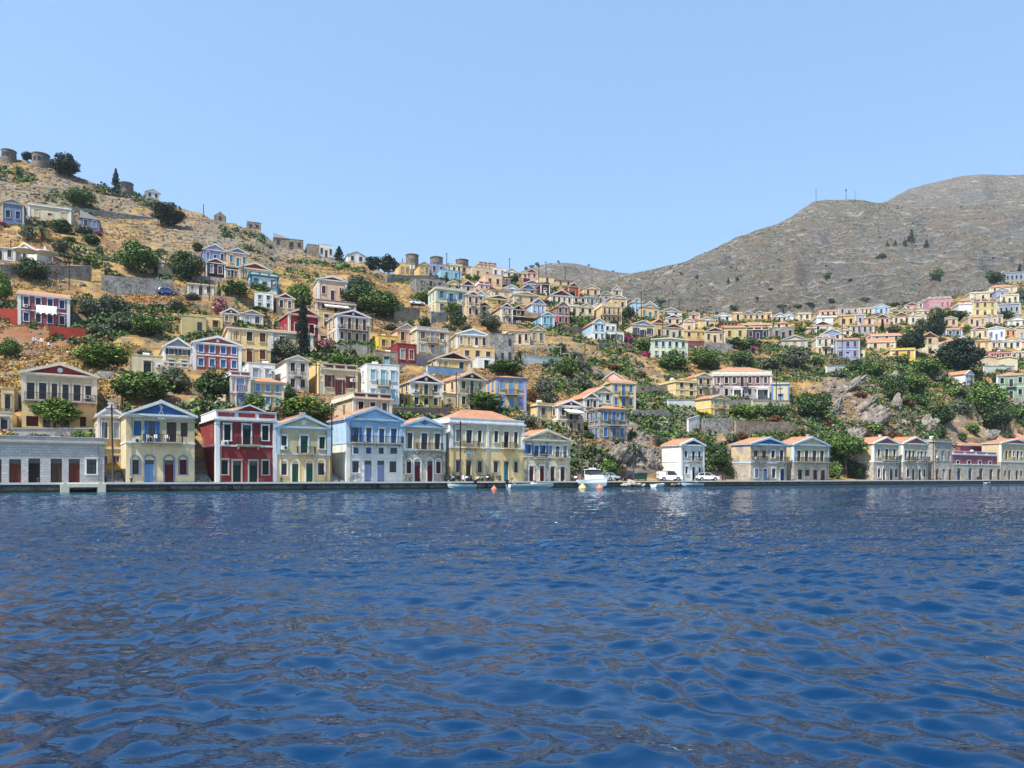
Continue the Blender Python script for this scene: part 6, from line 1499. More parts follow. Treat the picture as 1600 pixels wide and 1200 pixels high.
# ------------------------------------------------------------------ towers, walls, rocks
round_tower(64, 260, 242, 24, 'broken round stone mill tower beside the dark ridge pines')
round_tower(14, 252, 236, 20, 'low round stone mill tower at the upper ridge corner')
round_tower(198, 300, 287, 19, 'squat ruined mill tower beside the pointed ridge conifer')
round_tower(644, 431, 399, 20, 'tall round mill tower with orange cap between ochre blocks', True, 322)
round_tower(682, 424, 403, 20, 'capless round mill tower above the periwinkle flat house', False, 325)
round_tower(722, 424, 407, 20, 'low round mill tower behind the pale yellow flat house', False, 330)
W_ = [(0,441,414,143,443,416,'b','taverna terrace wall of brown stone carrying the pergola',1),(158,455,430,271,460,437,'g','long grey stone wall below the broad green tree',0),(104,328,322,238,346,340,'g','long low terrace wall across the upper rocky slope',0),(150,404,399,222,410,404,'b','short terrace wall above the broad green tree',0),(300,372,367,392,392,387,'g','low tumbled wall above the periwinkle house',0),(0,292,287,90,300,295,'g','faint dry stone wall below the ridge mills',0),(502,409,402,594,434,426,'g','dry stone wall running down the ridge',0),
 (604,442,430,682,442,430,'g','grey arched terrace wall below the tall round mill',0),(617,500,479,656,500,481,'b','ruined stone wall beside the parked white car',0),(674,506,487,700,506,489,'g','grey stone wall below the white hillside cube',0),(878,519,511,910,519,511,'b','low stone wall below the mauve gabled house',0),
 (936,546,535,984,547,537,'g','stone terrace wall below the mint gabled house',0),(611,657,637,702,657,638,'r','brown stone retaining wall behind the stone waterfront house',1),(1098,678,653,1146,678,653,'g','grey stone wall below the bright yellow house',0),(1139,638,625,1176,638,625,'g','short rubble wall below the mauve mansion portico',0),
 (22,556,547,108,560,549,'r','earth brown terrace wall under the maroon house',0),(275,647,629,336,647,629,'g','grey wall behind the red waterfront house',0),(152,597,580,178,597,581,'g','pale stone wall beside the cream mansion roof',0),(995,620,601,1043,620,603,'b','broken upper terrace wall below the dry slope',0),(988,656,640,1046,656,641,'g','lower terrace wall of the ruined plot',0),
 (1150,684,657,1242,684,660,'b','long rough terrace wall above the blue waterfront house',0),(1176,640,626,1234,640,626,'C','plain cream retaining wall below the mansion annex',1),(1044,642,625,1100,643,625,'W','white retaining wall beside the bright yellow house',1),(818,570,554,878,572,560,'W','white terrace wall below the beige gabled house',1),
 (0,502,482,27,502,482,'RL','red garden wall left of the maroon house',0),(77,532,509,134,534,514,'RL','red terrace wall right of the maroon house',0),(1068,546,533,1101,546,533,'RO','rose pink terrace wall below the orange flat house',1),(1292,581,572,1322,579,571,'W','white garden wall below the sage hillside gap',1),(1538,582,572,1585,582,572,'W','white wall with a small gable above the sage house',1),
 (1101,552,537,1145,552,538,'g','grey stone wall under the maroon-pediment beige house',0),(526,557,539,578,557,539,'g','stone base wall beneath the beige two-storey house',0),(300,440,430,356,446,436,'g','rubble wall below the dark maroon house',0),(1492,622,606,1540,626,612,'g','dark stone wall left of the sage house',0),(1508,450,440,1545,444,434,'g','long dark wall climbing to the hilltop cypress',0),
 (20,682,670,152,682,670,'CO','pale terrace wall in front of the cream mansion',1),(668,586,572,735,587,578,'LB','pale blue wall in front of the broad ochre house',1),(651,563,553,700,565,556,'GY','grey wall beneath the lilac attic house',0),(1076,676,655,1093,674,650,'W','white stair wall beside the bright yellow house',1),(1115,646,636,1142,648,638,'b','stone footing below the mansion wing',0)]
for x0, b0, t0, x1, b1, t1, m, lab, cp in W_:
    wall_thing(x0, b0, t0, x1, b1, t1, rubble_mat(m) if m in 'gbr' else stucco(m), lab, 'stone_wall' if m in 'gbr' else 'garden_wall', .5, trim('CO') if cp else None)
for k, a in enumerate([(1318,612,40,34,'slanting pale limestone slab on the dry slope',1.0),(1340,648,46,40,'big cracked grey rock below the slanting slab',.9),(1296,606,24,20,'dark rounded rock at the slope edge',.3),(1385,612,30,34,'steep dark rock beneath the green thicket',.4),(1448,672,46,32,'pale craggy rock above the turquoise-shuttered house',.2),(1378,650,20,14,'small pale rock in the dry grass',.1),
    (1545,690,34,30,'grey crag behind the dusty pink house',.3),(1415,668,24,16,'pale rock beside the golden grass patch',.2),(960,722,50,34,'brown rock face beside the cabin cruiser',.2),(1012,728,44,40,'rocky cliff foot behind the green dumpster',.2),(912,732,36,22,'pale broken rock beside the peeling house',.1),(1000,690,40,24,'rock ledge below the rubble stone house',.3),
    (1240,700,36,26,'dark rock behind the twin-blue waterfront house',.2),(1230,676,30,22,'pale rock beside the long rough terrace wall',.1),(430,408,26,16,'grey boulder on the slope below the ridge ruins',.1),(1440,618,16,22,'pale standing rock in the thicket',.1),(560,500,18,12,'pale rock above the beige two-storey house',.1),(1020,606,40,14,'tumbled rocks in the ruined plot',.1),(1362,668,52,40,'brown cliff face above the rose-pediment house',.2),(1300,650,34,30,'split brown rock left of the big cracked one',.4),(1335,690,40,26,'low brown crag above the umbrella pine',.2),(1400,640,26,30,'narrow crag beside the dark thicket tree',.3),(1290,620,20,26,'upright grey rock below the pole',.5),(1036,716,26,26,'rock wall behind the white van',.1),(985,705,36,26,'grey ledge above the dark off-road car',.2)]):
    rock_outcrop(*a[:5], tilt=a[5], seed=k + 2)

# ------------------------------------------------------------------ steps in the alleys
def steps(px0, px1, py_top, label, d0=4.4, dep=11):
    a = np.array(qpt(px0, d0)); w = place(px0, px1, 752, QA, None, d0)[2]; zt = 1.55 + (HY - py_top) * (a[1] + dep * .84) / F - QUAY_Z
    root = empty('stone_steps', tuple(a), QA); tag(root, label, 'steps', 'stone steps between the waterfront houses'); n = max(3, int(zt / .17)); mb = MB()
    for k in range(n): mb.box(0.05, w - .05, k * dep / n, dep + 2, k * .17 - .2 * (k > 0), (k + 1) * .17)
    mb.build('treads', [rubble_mat('g') if px0 < 500 else trim('CO')], root)
steps(166, 194, 715, 'grey stone steps between storehouse and yellow house'); steps(305, 331, 710, 'stone steps between yellow and red waterfront houses'); steps(517, 538, 730, 'pale paved ramp beside the pale blue house', 4.4, 8)

# ------------------------------------------------------------------ poles and cables
PO = '''177 632 752;518 630 750;719 658 746;909 670 746;990 690 746;1025 656 704;1458 684 750'''
for s in PO.split(';'):
    px, t, b = map(float, s.split()); d = 2.6; y = quay_y(px, d); zt = CAMZ + (HY - t) * y / F
    if px == 1025: pole(px, t, b, P3(px, b))
    else: pole(int(px), HY - (zt - CAMZ) * F / y, HY - (QUAY_Z - CAMZ) * F / y, (uu(px) * y, y, QUAY_Z), lean=-.02 if px == 177 else .005)
HPO = '''191 588 632;713 582 638;572 573 613;494 566 618;905 562 612;845 594 636;1213 578 634;1237 605 652;1250 548 600;1316 494 578;1344 515 548;1481 582 606;796 403 426;842 414 455;853 408 430;883 416 446;925 431 447;866 462 501;935 460 498;961 454 477;995 468 504;1002 456 501;963 520 557;914 536 565;1035 494 529;718 424 489;698 395 414;663 434 453;582 488 517;575 508 560;548 535 562;314 402 478;327 408 477;380 414 441;108 396 461;17 375 403;318 319 333;1130 510 543;1203 514 553;1074 483 498;1104 484 498;1119 481 496;1045 466 481;1492 451 473;1548 524 546;629 404 424;1087 486 498;1061 470 486'''
for s in HPO.split(';'):
    px, t, b = map(float, s.split()); p = P3(px, b); gz = sampler(p[0], p[1]); pole(int(px), t, b, (p[0], p[1], p[2]), arm=(b - t) > 22 or px in (698, 796, 853, 883))
for a, b, s, l in [(177, 518, 2.2, 'overhead cable from the storehouse pole to the next quay pole'), (518, 719, 1.6, 'overhead cable slung across the pale blue house'), (719, 909, 1.4, 'overhead cable crossing the broad yellow mansion'), (909, 990, .8, 'overhead cable above the cabin cruiser'), (713, 719, .5, 'cable dropping from hillside pole to quay pole'), (572, 518, .8, 'cable from the flat white house pole to the quay'), (713, 905, 2.0, 'cable slung above the lavender-trimmed house'), (1213, 1316, 1.5, 'cable between the two tall mid-slope poles'), (494, 572, .6, 'cable in front of the flat white house')]:
    if a in POLE_TOPS and b in POLE_TOPS: cable(POLE_TOPS[a], POLE_TOPS[b], s, l)
for px, t, b, l in [(1275, 295, 316, 'tall thin radio mast at the mountain edge'), (1322, 296, 312, 'radio mast with a drum on the mountain saddle'), (1336, 299, 313, 'faint thin mast beside the drum mast')]:
    p = far_point(1, px, b); r = empty('radio_mast', p); tag(r, l, 'mast', 'radio masts on the mountain'); hh = (b - t) * p[1] / F
    MB().tube([(0,0,-3),(0,0,hh)], [.5 if px != 1336 else .3, .35 if px != 1336 else .2], 6).build('post', [flat((.10,.11,.13), .7)], r)
    if px == 1322: MB().lathe([(.1, hh-3), (1.3, hh-2.8), (1.3, hh-.4), (.1, hh)], 12).build('drum', [flat((.08,.08,.09), .7)], r)
    else:
        mb = MB(); [mb.box(-1.1, 1.1, -.12, .12, hh * q, hh * q + .3) for q in (.82, .93)]; mb.build('crossarm', [flat((.10,.11,.13), .7)], r)

# ------------------------------------------------------------------ trees and bushes
for s in TREES.replace('\n', ';').split(';'):
    q = s.split(); px, b, w, hh = map(float, q[:4])
    if b > 728 and px > 900:
        y = quay_y(px, 9.5 if px < 1300 else 7.5); z = QUAY_Z if px > 1100 else QUAY_Z + .6; p = (uu(px) * y, y, z)
    else:
        p = P3(px, b); g = sampler(p[0], p[1]); p = (p[0], p[1], min(max(g, p[2] - .8), p[2] + .5))
    if px in (15, 47, 66, 122) and b < 692 and b > 687: y = quay_y(px, 9.5); p = (uu(px) * y, y, CAMZ + (HY - b) * y / F)
    plant(px, b, w, hh, q[4], p)
for s in FARTREES.replace('\n', ';').split(';'):
    q = s.split(); k = int(q[0]); px, b, w, hh = map(float, q[1:5]); p = far_point(k, px, b); plant(px, b, w, hh, q[5], (p[0], p[1], p[2] - .5))
palm(66, 378, 46, 46, P3(66, 378), 'feathery date palm below the long cream house')
palm(813, 566, 22, 27, P3(813, 566), 'young palm in front of the grey stone ruin')

# ------------------------------------------------------------------ scrub, dry grass and loose stones (nobody could count them)
HB = [(h.cx, h.cy, math.cos(h.yaw), math.sin(h.yaw), h.W / 2 + .4, h.D + .4) for h, _, _ in PLANS]
def clear_of_houses(x, y):
    ok = np.ones(len(x), bool)
    for cx, cy, c, s, w, d in HB:
        lx = (x - cx) * c + (y - cy) * s; ly = -(x - cx) * s + (y - cy) * c; ok &= ~((np.abs(lx) < w) & (ly > -.8) & (ly < d))
    return ok
def scatter(n, seed, near=True):
    rng = np.random.default_rng(seed); n = int(n * 1.24); px = rng.uniform(-280, 1880, n * 2); r = rng.uniform(6, NR - 1, n * 2)
    j = np.clip(((px - COLS[0]) / 4).astype(int), 0, len(COLS) - 2); i = r.astype(int); t = (px - COLS[0]) / 4 - j; u = r - i
    f = lambda A: (A[i, j] * (1-t) + A[i, j+1] * t) * (1-u) + (A[np.minimum(i+1, NR), j] * (1-t) + A[np.minimum(i+1, NR), j+1] * t) * u
    y = f(TY); z = f(TZ); x = uu(px) * y; d = -SQ * x + CQ * y - C0; rk = f(rocky); py = HY - (z - CAMZ) * F / y
    ok = clear_of_houses(x, y) & (d > np.where(px < 830, 15, 9.5)); return x[ok], y[ok], z[ok], rk[ok], px[ok], py[ok], rng
def clumps(name, label, mats, x, y, z, sz, rng, per, leaf, squash=.8, mi=None):
    n = len(x); d = rng.normal(size=(n, per, 3)); d /= np.linalg.norm(d, axis=2)[..., None]; d[..., 2] = np.abs(d[..., 2])
    c = np.stack([x, y, z], 1)[:, None, :] + d * (rng.uniform(.35, 1, (n, per, 1))) * sz[:, None, None] * np.array([1, 1, squash])
    a = rng.normal(size=(n, per, 3)); a /= np.linalg.norm(a, axis=2)[..., None]; b = np.cross(a, d + rng.normal(size=d.shape) * .4); b /= np.linalg.norm(b, axis=2)[..., None] + 1e-6
    s = (leaf * sz)[:, None, None] * rng.uniform(.6, 1.3, (n, per, 1))
    V = np.stack([c - a*s, c + b*s*.8, c + a*s, c - b*s*.8], 2).reshape(-1, 4, 3); V[:, :, 2] = np.maximum(V[:, :, 2], -99)
    m = None if mi is None else np.repeat(mi, per); o = put(name, soup_mesh(name, V, 4, mats, m)); tag(o, label, kind='stuff')
x, y, z, rk, px, py, rng = scatter(30000, 3)
dens = fbm(x / 16, y / 16, 4, 8) + .15 * (px > 850) - .0 * ((px < 480) & (py < 400)) ; dens = dens + .13 * ((px > 1040) & (py > 560)) - .22 * np.exp(-((px - 930) / 95) ** 2 - ((py - 588) / 40) ** 2) - .25 * np.exp(-((px - 1285) / 60) ** 2 - ((py - 592) / 26) ** 2) - .2 * np.exp(-((px - 1060) / 45) ** 2 - ((py - 602) / 22) ** 2) - .2 * np.exp(-((px - 90) / 120) ** 2 - ((py - 450) / 22) ** 2) - .2 * np.exp(-((px - 90) / 120) ** 2 - ((py - 575) / 24) ** 2) - .5 * np.exp(-((px - 1335) / 60) ** 2 - ((py - 640) / 45) ** 2) - .2 * np.exp(-((px - 985) / 75) ** 2 - ((py - 695) / 45) ** 2) ; k = dens > .058 + .03 * (px < 850)
x, y, z, px, py = x[k], y[k], z[k], px[k], py[k]; sz = (.35 + 1.25 * rng.random(len(x)) ** 2.2) * (1 + .3 * (y > 240))
clumps('scrub', 'low green and grey scrub over the slopes', [leafmat(*LEAF['dark']), leafmat(*LEAF['green']), leafmat(*LEAF['olive']), leafmat((.055,.034,.018), (.15,.09,.042), (.27,.18,.09))], x, y, z, sz, rng, 26, .26, .85, np.clip((fbm(x / 14, y / 14, 3, 77) * 5.5 + 1.45 + rng.normal(size=len(x)) * .5).astype(int), 0, 3))
x, y, z, rk, px, py, rng = scatter(56000, 4); k = fbm(x / 12, y / 12, 4, 18) > -.04; x, y, z = x[k], y[k], z[k]
clumps('dry_grass', 'dry golden grass tufts over the slopes', [leafmat((.20,.115,.032), (.42,.265,.085), (.60,.43,.18)), leafmat((.13,.075,.032), (.27,.165,.075), (.40,.28,.14))], x, y, z, rng.uniform(.25, .6, len(x)), rng, 9, .34, 1.0, rng.choice([0, 1], len(x), p=[.7, .3]))
def stones(name, label, x, y, z, sz, rng, mat):
    ph = (1 + 5 ** .5) / 2; ico = np.array([(-1,ph,0),(1,ph,0),(-1,-ph,0),(1,-ph,0),(0,-1,ph),(0,1,ph),(0,-1,-ph),(0,1,-ph),(ph,0,-1),(ph,0,1),(-ph,0,-1),(-ph,0,1)]) / 1.9
    fi = np.array([(0,11,5),(0,5,1),(0,1,7),(0,7,10),(0,10,11),(1,5,9),(5,11,4),(11,10,2),(10,7,6),(7,1,8),(3,9,4),(3,4,2),(3,2,6),(3,6,8),(3,8,9),(4,9,5),(2,4,11),(6,2,10),(8,6,7),(9,8,1)])
    n = len(x); v = ico[None] * rng.uniform(.6, 1.35, (n, 12, 1)) * (sz[:, None, None] * rng.uniform(.55, 1.35, (n, 1, 3))) * np.array([1, 1, .72]) + np.stack([x, y, z], 1)[:, None, :]
    o = put(name, soup_mesh(name, v[:, fi].reshape(-1, 3, 3), 3, [mat])); tag(o, label, kind='stuff')
x, y, z, rk, px, py, rng = scatter(26000, 6); k = rng.random(len(x)) < (.09 + .60 * rk + .35 * np.exp(-((px - 980) / 70) ** 2 - ((py - 705) / 40) ** 2) + .3 * np.exp(-((px - 1335) / 70) ** 2 - ((py - 645) / 50) ** 2)) * (.25 + 1.6 * np.clip(fbm(x / 10, y / 10, 4, 28) + .22, 0, 1)) * 1.5; x, y, z = x[k], y[k], z[k]
stones('rubble', 'loose pale stones strewn over the slopes', x, y, z, .16 + .62 * rng.random(len(x)) ** 3 + .0006 * y, rng, rock_mat())
# on the mountain: scattered stones and dark low scrub
def far_scatter(k, n, seed, py_max=520):
    cols, P = FAR[k]; rng = np.random.default_rng(seed); r = rng.uniform(1, len(P) - 2, n); c = rng.uniform(0, len(cols) - 2, n); i = r.astype(int); j = c.astype(int); t = (c - j)[:, None]; u = (r - i)[:, None]
    p = (P[i, j] * (1-t) + P[i, j+1] * t) * (1-u) + (P[i+1, j] * (1-t) + P[i+1, j+1] * t) * u; return p, rng
xs = []
for k, n in ((0, 1800), (1, 8000), (2, 1800)):
    p, rng = far_scatter(k, n, 40 + k); m = fbm(p[:, 0] / 60, p[:, 1] / 60, 4, 3) > -.03; xs.append(p[m])
p = np.concatenate(xs); stones('mountain_stones', 'pale stones strewn over the mountain', p[:, 0], p[:, 1], p[:, 2], (.35 + 1.25 * rng.random(len(p)) ** 3) * (.5 + p[:, 1] / 1400), rng, rock_mat())
xs = []
for k, n in ((0, 5000), (1, 24000), (2, 6000)):
    p, rng = far_scatter(k, n, 60 + k); m = fbm(p[:, 0] / 50, p[:, 1] / 50, 4, 13) > .0; xs.append(p[m])
p = np.concatenate(xs); clumps('mountain_scrub', 'dark low scrub dotted over the mountain', [leafmat(*LEAF['dark']), leafmat(*LEAF['olive'])], p[:, 0], p[:, 1], p[:, 2], (.55 + 1.3 * rng.random(len(p)) ** 3) * (.5 + p[:, 1] / 1300), rng, 7, .45, .7, rng.choice([0, 1], len(p)))

# ------------------------------------------------------------------ on the quay and the water
def Yq(px, d): return quay_y(px, d)
y = Yq(130, -.9); pr = empty('mooring_platform', (uu(130) * y, y, 0), QA); tag(pr, 'pale concrete mooring platform on two legs against the quay', 'platform')
w = place(95, 166, 768, QA, None, -1.6)[2] / 2; cr = flat((.62, .58, .47), .85)
mb = MB(); mb.box(-w, w, -.7, .8, .55, .92); mb.build('deck', [cr], pr)
for s in (-1, 1):
    mb = MB(); mb.box(*sorted((s*w*.997, s*w*.62)), -.697, .8, -.6, .55); mb.build('leg', [cr], pr); mb = MB(); mb.box(*sorted((s*w*.86, s*w*.70)), -.35, .1, .92, .98); mb.build('mooring_cleat', [flat((.05,.05,.05), .5)], pr)
wh = gloss((.72,.73,.72)); gr = gloss((.42,.50,.52)); tl = gloss((.30,.42,.45))
def boat_at(px, d, **k): yy = Yq(px, d); return (uu(px) * yy, yy, .02)
motorboat(boat_at(721, -2.0), QA + math.pi + .05, 4.3, 1.7, .62, 'small white motorboat with a black outboard by the mansion', tl, wh, wh)
motorboat(boat_at(829, -2.2), QA - .08, 7.6, 2.0, .62, 'long white open motorboat moored before the peeling house', gr, wh, wh, True, True)
yy = Yq(928, -3.2); cabin_cruiser((uu(928) * yy, yy, .02), -math.pi/2 + .42, 7.2, 2.9, 'white cabin cruiser with pale blue hull, bow towards the water')
motorboat(boat_at(1029, -1.8), QA + .3, 3.6, 1.6, .5, 'small white boat moored before the white van', wh, wh, wh, False, False)
motorboat(boat_at(1081, -1.8), QA + math.pi - .1, 4.4, 1.7, .6, 'small white and blue boat moored before the small white house', gloss((.10,.28,.42)), wh, wh, False, False)
motorboat(boat_at(1543, -1.2), QA, 2.6, 1.2, .4, 'tiny dark dinghy below the low pink house', gloss((.05,.06,.07)), gr, wh, False, False)
buoy(772, 762, .42, (.62,.20,.09), 'orange buoy floating before the yellow mansion', 100); buoy(910, 760, .62, (.62,.50,.20), 'yellow buoy beside the cabin cruiser bow', 110); buoy(937, 760, .55, (.62,.20,.12), 'salmon orange buoy under the cabin cruiser bow', 110); buoy(1067, 759, .34, (.7,.7,.68), 'small white buoy beside the blue and white boat', 134)
# a heap of pale boulders at the foot of the quay
for k, (px, r) in enumerate([(972,.5),(977,.7),(983,.8),(988,1.0),(993,.75),(999,.6),(1006,.5),(1050,.5),(1054,.45),(1061,.5)]):
    yy = Yq(px, -.75); n = 16; U, V_ = np.meshgrid(np.linspace(0, 6.283, n), np.linspace(-1.4, 1.5, 10)); rb = np.random.default_rng(k); Q = np.stack([np.cos(V_)*np.cos(U), np.cos(V_)*np.sin(U), np.sin(V_)], -1); d = np.full(U.shape, 1.2)
    for _ in range(16): nn = rb.normal(size=3); nn /= np.linalg.norm(nn); dt = Q @ nn; d = np.minimum(d, np.where(dt > .15, rb.uniform(.5, .95) / np.maximum(dt, .15), 9))
    r *= .85
    P = np.stack([np.cos(V_)*np.cos(U)*d*r, np.cos(V_)*np.sin(U)*d*r*.7, np.sin(V_)*d*r*.8], -1); o = put('boulder', grid_mesh('boulder', P[:, ::-1], rubble_mat('l') if k < 7 else rock_mat(), False), None, (uu(px)*yy, yy, .35 + (.35 if k == 3 else 0)))
    tag(o, name_by_place('pale boulder at the quay foot', px, 757, 8, 8) if k > 2 else ['pale boulder at the water-left end of the quay heap', 'second pale boulder of the quay heap', 'third pale boulder of the quay heap'][k], 'boulder', 'boulders at the quay foot')
for k, (px, l) in enumerate([(60, 'iron bollard before the storehouse doors'), (205, 'iron bollard at the yellow house corner'), (325, 'iron bollard at the foot of the stone steps'), (440, 'iron bollard before the khaki house'), (530, 'iron bollard near the leaning quay pole'), (640, 'iron bollard before the narrow stone house'), (700, 'iron bollard holding the small white motorboat'), (800, 'iron bollard holding the long open motorboat'), (920, 'iron bollard holding the cabin cruiser'), (1090, 'iron bollard by the small blue and white boat'), (1200, 'iron bollard before the blue-pediment house'), (1340, 'iron bollard under the umbrella pine'), (1470, 'iron bollard before the bare stone house')]):
    yy = Yq(px, .35); r = empty('bollard', (uu(px)*yy, yy, QUAY_Z)); tag(r, l, 'bollard', 'bollards along the quay edge'); MB().lathe([(.17, 0), (.15, .05), (.10, .12), (.10, .34), (.18, .38), (.18, .46), (.10, .52), (.01, .53)], 12).build('post', [flat((.03,.03,.032), .6)], r, smooth=True)
for px, bx, d, l in [(700, 709, -1.9, 'mooring rope of the small white motorboat'), (800, 806, -2.1, 'mooring rope of the long open motorboat'), (920, 926, -2.0, 'mooring rope of the cabin cruiser'), (1090, 1086, -1.7, 'mooring rope of the blue and white boat')]:
    a = np.array(qpt(px, .35, QUAY_Z + .3)); b = np.array(qpt(bx, d, .75)); pts = [tuple(a + (b - a) * t - np.array([0, 0, .35 * 4 * t * (1 - t)])) for t in np.linspace(0, 1, 9)]; mb = MB(); mb.tube(pts, .03, 5); tag(mb.build('mooring_rope', [flat((.45,.42,.36), .9)]), l, 'rope', 'mooring ropes')
for k, px in enumerate((150, 262, 360, 476, 590, 668, 760)):
    mb = MB(); yy = Yq(px, -.12); mb.tube([(.24*math.cos(a), 0, .24*math.sin(a)) for a in np.linspace(0, 2*math.pi, 15)], .09, 7, cap=False); o = mb.build('tyre_fender', [flat((.015,.015,.015), .9)], None, (uu(px)*yy, yy, .5), QA); tag(o, name_by_place('black tyre fender hung on the quay wall', px, 760, 6, 6), 'tyre', 'tyre fenders on the quay wall')
def onquay(px, d): yy = Yq(px, d); return (uu(px) * yy, yy, QUAY_Z)
car(onquay(951, 5.0), -.9, 4.1, 1.5, 1.75, (.30,.36,.40), 'silver blue hatchback parked behind the cabin cruiser'); car(onquay(976, 5.6), math.pi/2 + .3, 4.5, 1.75, 1.85, (.022,.020,.022), 'black off-road car parked under the rocks', 'suv')
car(onquay(1046, 4.6), QA - .45, 4.5, 1.85, 1.8, (.74,.75,.75), 'white van parked beside the small white house', 'van'); car(onquay(1105, 2.3), QA - .55, 4.2, 1.55, 1.78, (.72,.73,.73), 'white hatchback with dark roof before the small white house')
p = P3(652, 478); car((p[0], p[1], sampler(p[0], p[1]) + .05), .35, 4.3, 1.5, 1.75, (.74,.74,.73), 'white car parked on the terrace by a stone wall'); p = P3(262, 461); car((p[0], p[1], p[2]), .5, 4.2, 1.5, 1.75, (.04,.09,.32), 'dark blue car parked below the long grey wall')
r = empty('rubbish_container', onquay(1000, 4.6), QA); tag(r, 'dark green rubbish container beside the rocky cliff', 'container'); g = flat((.02,.07,.04), .6); MB().prism([(-1.1,.25),(1.1,.25),(1.25,1.25),(-1.25,1.25)], -.6, .6).build('bin', [g], r); MB().prism([(-1.3,1.25),(1.3,1.25),(1.1,1.5),(-1.1,1.5)], -.66, .66).build('lid', [g], r)
for s in (-.9, .9): MB().wheel((s, -.5, .14), .13, .08).build('wheel', [flat((.02,.02,.02))], r)
for px, d, rz, c, l in [(699,3.3,2.2,(.03,.03,.035),'black scooter by the corner of the stone house'),(706,3.2,1.9,(.35,.35,.36),'grey scooter second in the row by the mansion'),(713,3.3,2.4,(.02,.02,.022),'black motorbike left of the quay pole'),(726,3.2,2.1,(.72,.72,.72),'white-fronted scooter below the mansion sign'),(734,3.4,2.0,(.05,.05,.06),'dark motorbike before the mansion door'),(743,3.2,2.6,(.45,.40,.30),'beige scooter below the mansion window'),(750,3.3,2.2,(.25,.24,.22),'dull grey scooter ending the mansion row'),(763,3.3,1.4,(.015,.015,.018),'black scooter seen end on at the mansion pilaster'),(775,3.2,2.8,(.05,.055,.07),'big dark touring scooter left of the teal door'),(901,3.4,1.3,(.20,.06,.07),'dark red scooter beside the peeling house'),(1530,3.3,.4,(.02,.02,.022),'black scooter by the navy doors of the low pink house'),(1131,3.6,.9,(.04,.04,.045),'dark scooter under the light green bush')]:
    scooter(onquay(px, d), rz, c, l)
bicycle(onquay(555, 3.5), QA, 'dark bicycle leaning before the pale blue house')
# white chairs on the yellow house balcony
h = HP['yellow waterfront house with bright blue pediment and white figure']
for k, px in enumerate((232.5, 241, 260, 279)):
    lx = loc_x(h, px); zz = h.zb + loc_z(h, 254, 692.5) + .13; c, s = math.cos(h.yaw), math.sin(h.yaw); ly = -.5
    chair((h.cx + lx * c - ly * s, h.cy + lx * s + ly * c, zz), h.yaw + (.6, -.7, 2.6, 1.5)[k], ['white chair at the left end of the blue-door balcony', 'white chair facing the blue balcony door', 'white chair beside the dark open balcony door', 'white chair at the right end of the yellow house balcony'][k])
# taverna terrace
parasol(P3(40, 409, T(40, 409) - 7), 2.6, 2.6, 'open white parasol before the taverna wall'); parasol(P3(72, 412, T(72, 412) - 5), 2.6, 2.6, 'open white parasol beside the vine pergola')
p0, p1 = P3(82, 415), P3(146, 419); L = math.hypot(p1[0]-p0[0], p1[1]-p0[1]); rz = math.atan2(p1[1]-p0[1], p1[0]-p0[0]); r = empty('vine_pergola', p0, rz); tag(r, 'pergola roofed with bright vines on the taverna terrace', 'pergola')
for k in range(5): MB().box(k*L/4.2-.06, k*L/4.2+.06, -.06, .06, -1, 2.9).build('post', [trim('W')], r); MB().box(k*L/4.2-.05, k*L/4.2+.05, 3.4, 3.5, -1, 3.4).build('post', [trim('W')], r)
mb = MB(); [mb.box(-.3, L, q, q+.1, 2.9 + q*.14, 3.0 + q*.14) for q in (0, 1.7, 3.4)]; mb.build('beam', [flat((.12,.08,.05))], r)
rng = np.random.default_rng(8); n = 2600; q = np.stack([rng.uniform(-.5, L+.6, n), rng.uniform(-.5, 4, n), 0*rng.random(n)], 1); q[:, 2] = 3.15 + q[:, 1]*.14 + rng.uniform(-.18, .35, n) * (1 + np.sin(q[:, 0]*2)*.4)
d2 = rng.random(n) < .30; q[d2, 0] = L + rng.uniform(-.6, 1.6, d2.sum()); q[d2, 2] = rng.uniform(-1.5, 3.5, d2.sum())
a = rng.normal(size=(n, 3)); a /= np.linalg.norm(a, axis=1)[:, None]; b = np.cross(a, rng.normal(size=(n, 3))); b /= np.linalg.norm(b, axis=1)[:, None]; s = rng.uniform(.14, .28, (n, 1))
put('vine_foliage', soup_mesh('vine_foliage', np.stack([q-a*s, q+b*s, q+a*s, q-b*s], 1), 4, [leafmat(*LEAF['bright'])]), r)
p = P3(121, 424); r = empty('wall_sign', (p[0], p[1] - .9, p[2]), math.radians(4)); tag(r, 'white sign with faded blue writing on the taverna wall', 'sign'); sign(r, -1.7, 1.7, -.1, 1.15, 2, -.3)
# black pergola beside the narrow maroon house
p = P3(820, 512); r = empty('pergola', p, math.radians(18)); tag(r, 'black flat terrace pergola beside the turquoise house', 'pergola'); bk = flat((.02,.018,.018), .6)
mb = MB(); mb.box(-3.6, 3.6, -1.5, 2.2, 2.5, 2.66); mb.build('canopy', [bk], r)
for sx in (-3.3, 0, 3.3): MB().box(sx-.07, sx+.07, -1.4, -1.26, -1, 2.5).build('post', [bk], r)
p = P3(845, 556); r = empty('terrace_pergola', p, math.radians(15)); tag(r, 'pale slatted terrace pergola below the beige gabled house', 'pergola'); mb = MB(); [mb.box(-5.5+k*.55, -5.5+k*.55+.12, -1.2, 3, 2.5, 2.6) for k in range(20)]; mb.box(-5.6, 5.6, -1.25, -1.1, 2.35, 2.5); mb.build('slats', [trim('CO')], r)
for sx in (-5.2, -1.7, 1.7, 5.2): MB().box(sx-.07, sx+.07, -1.2, -1.06, -1.5, 2.35).build('post', [trim('CO')], r)
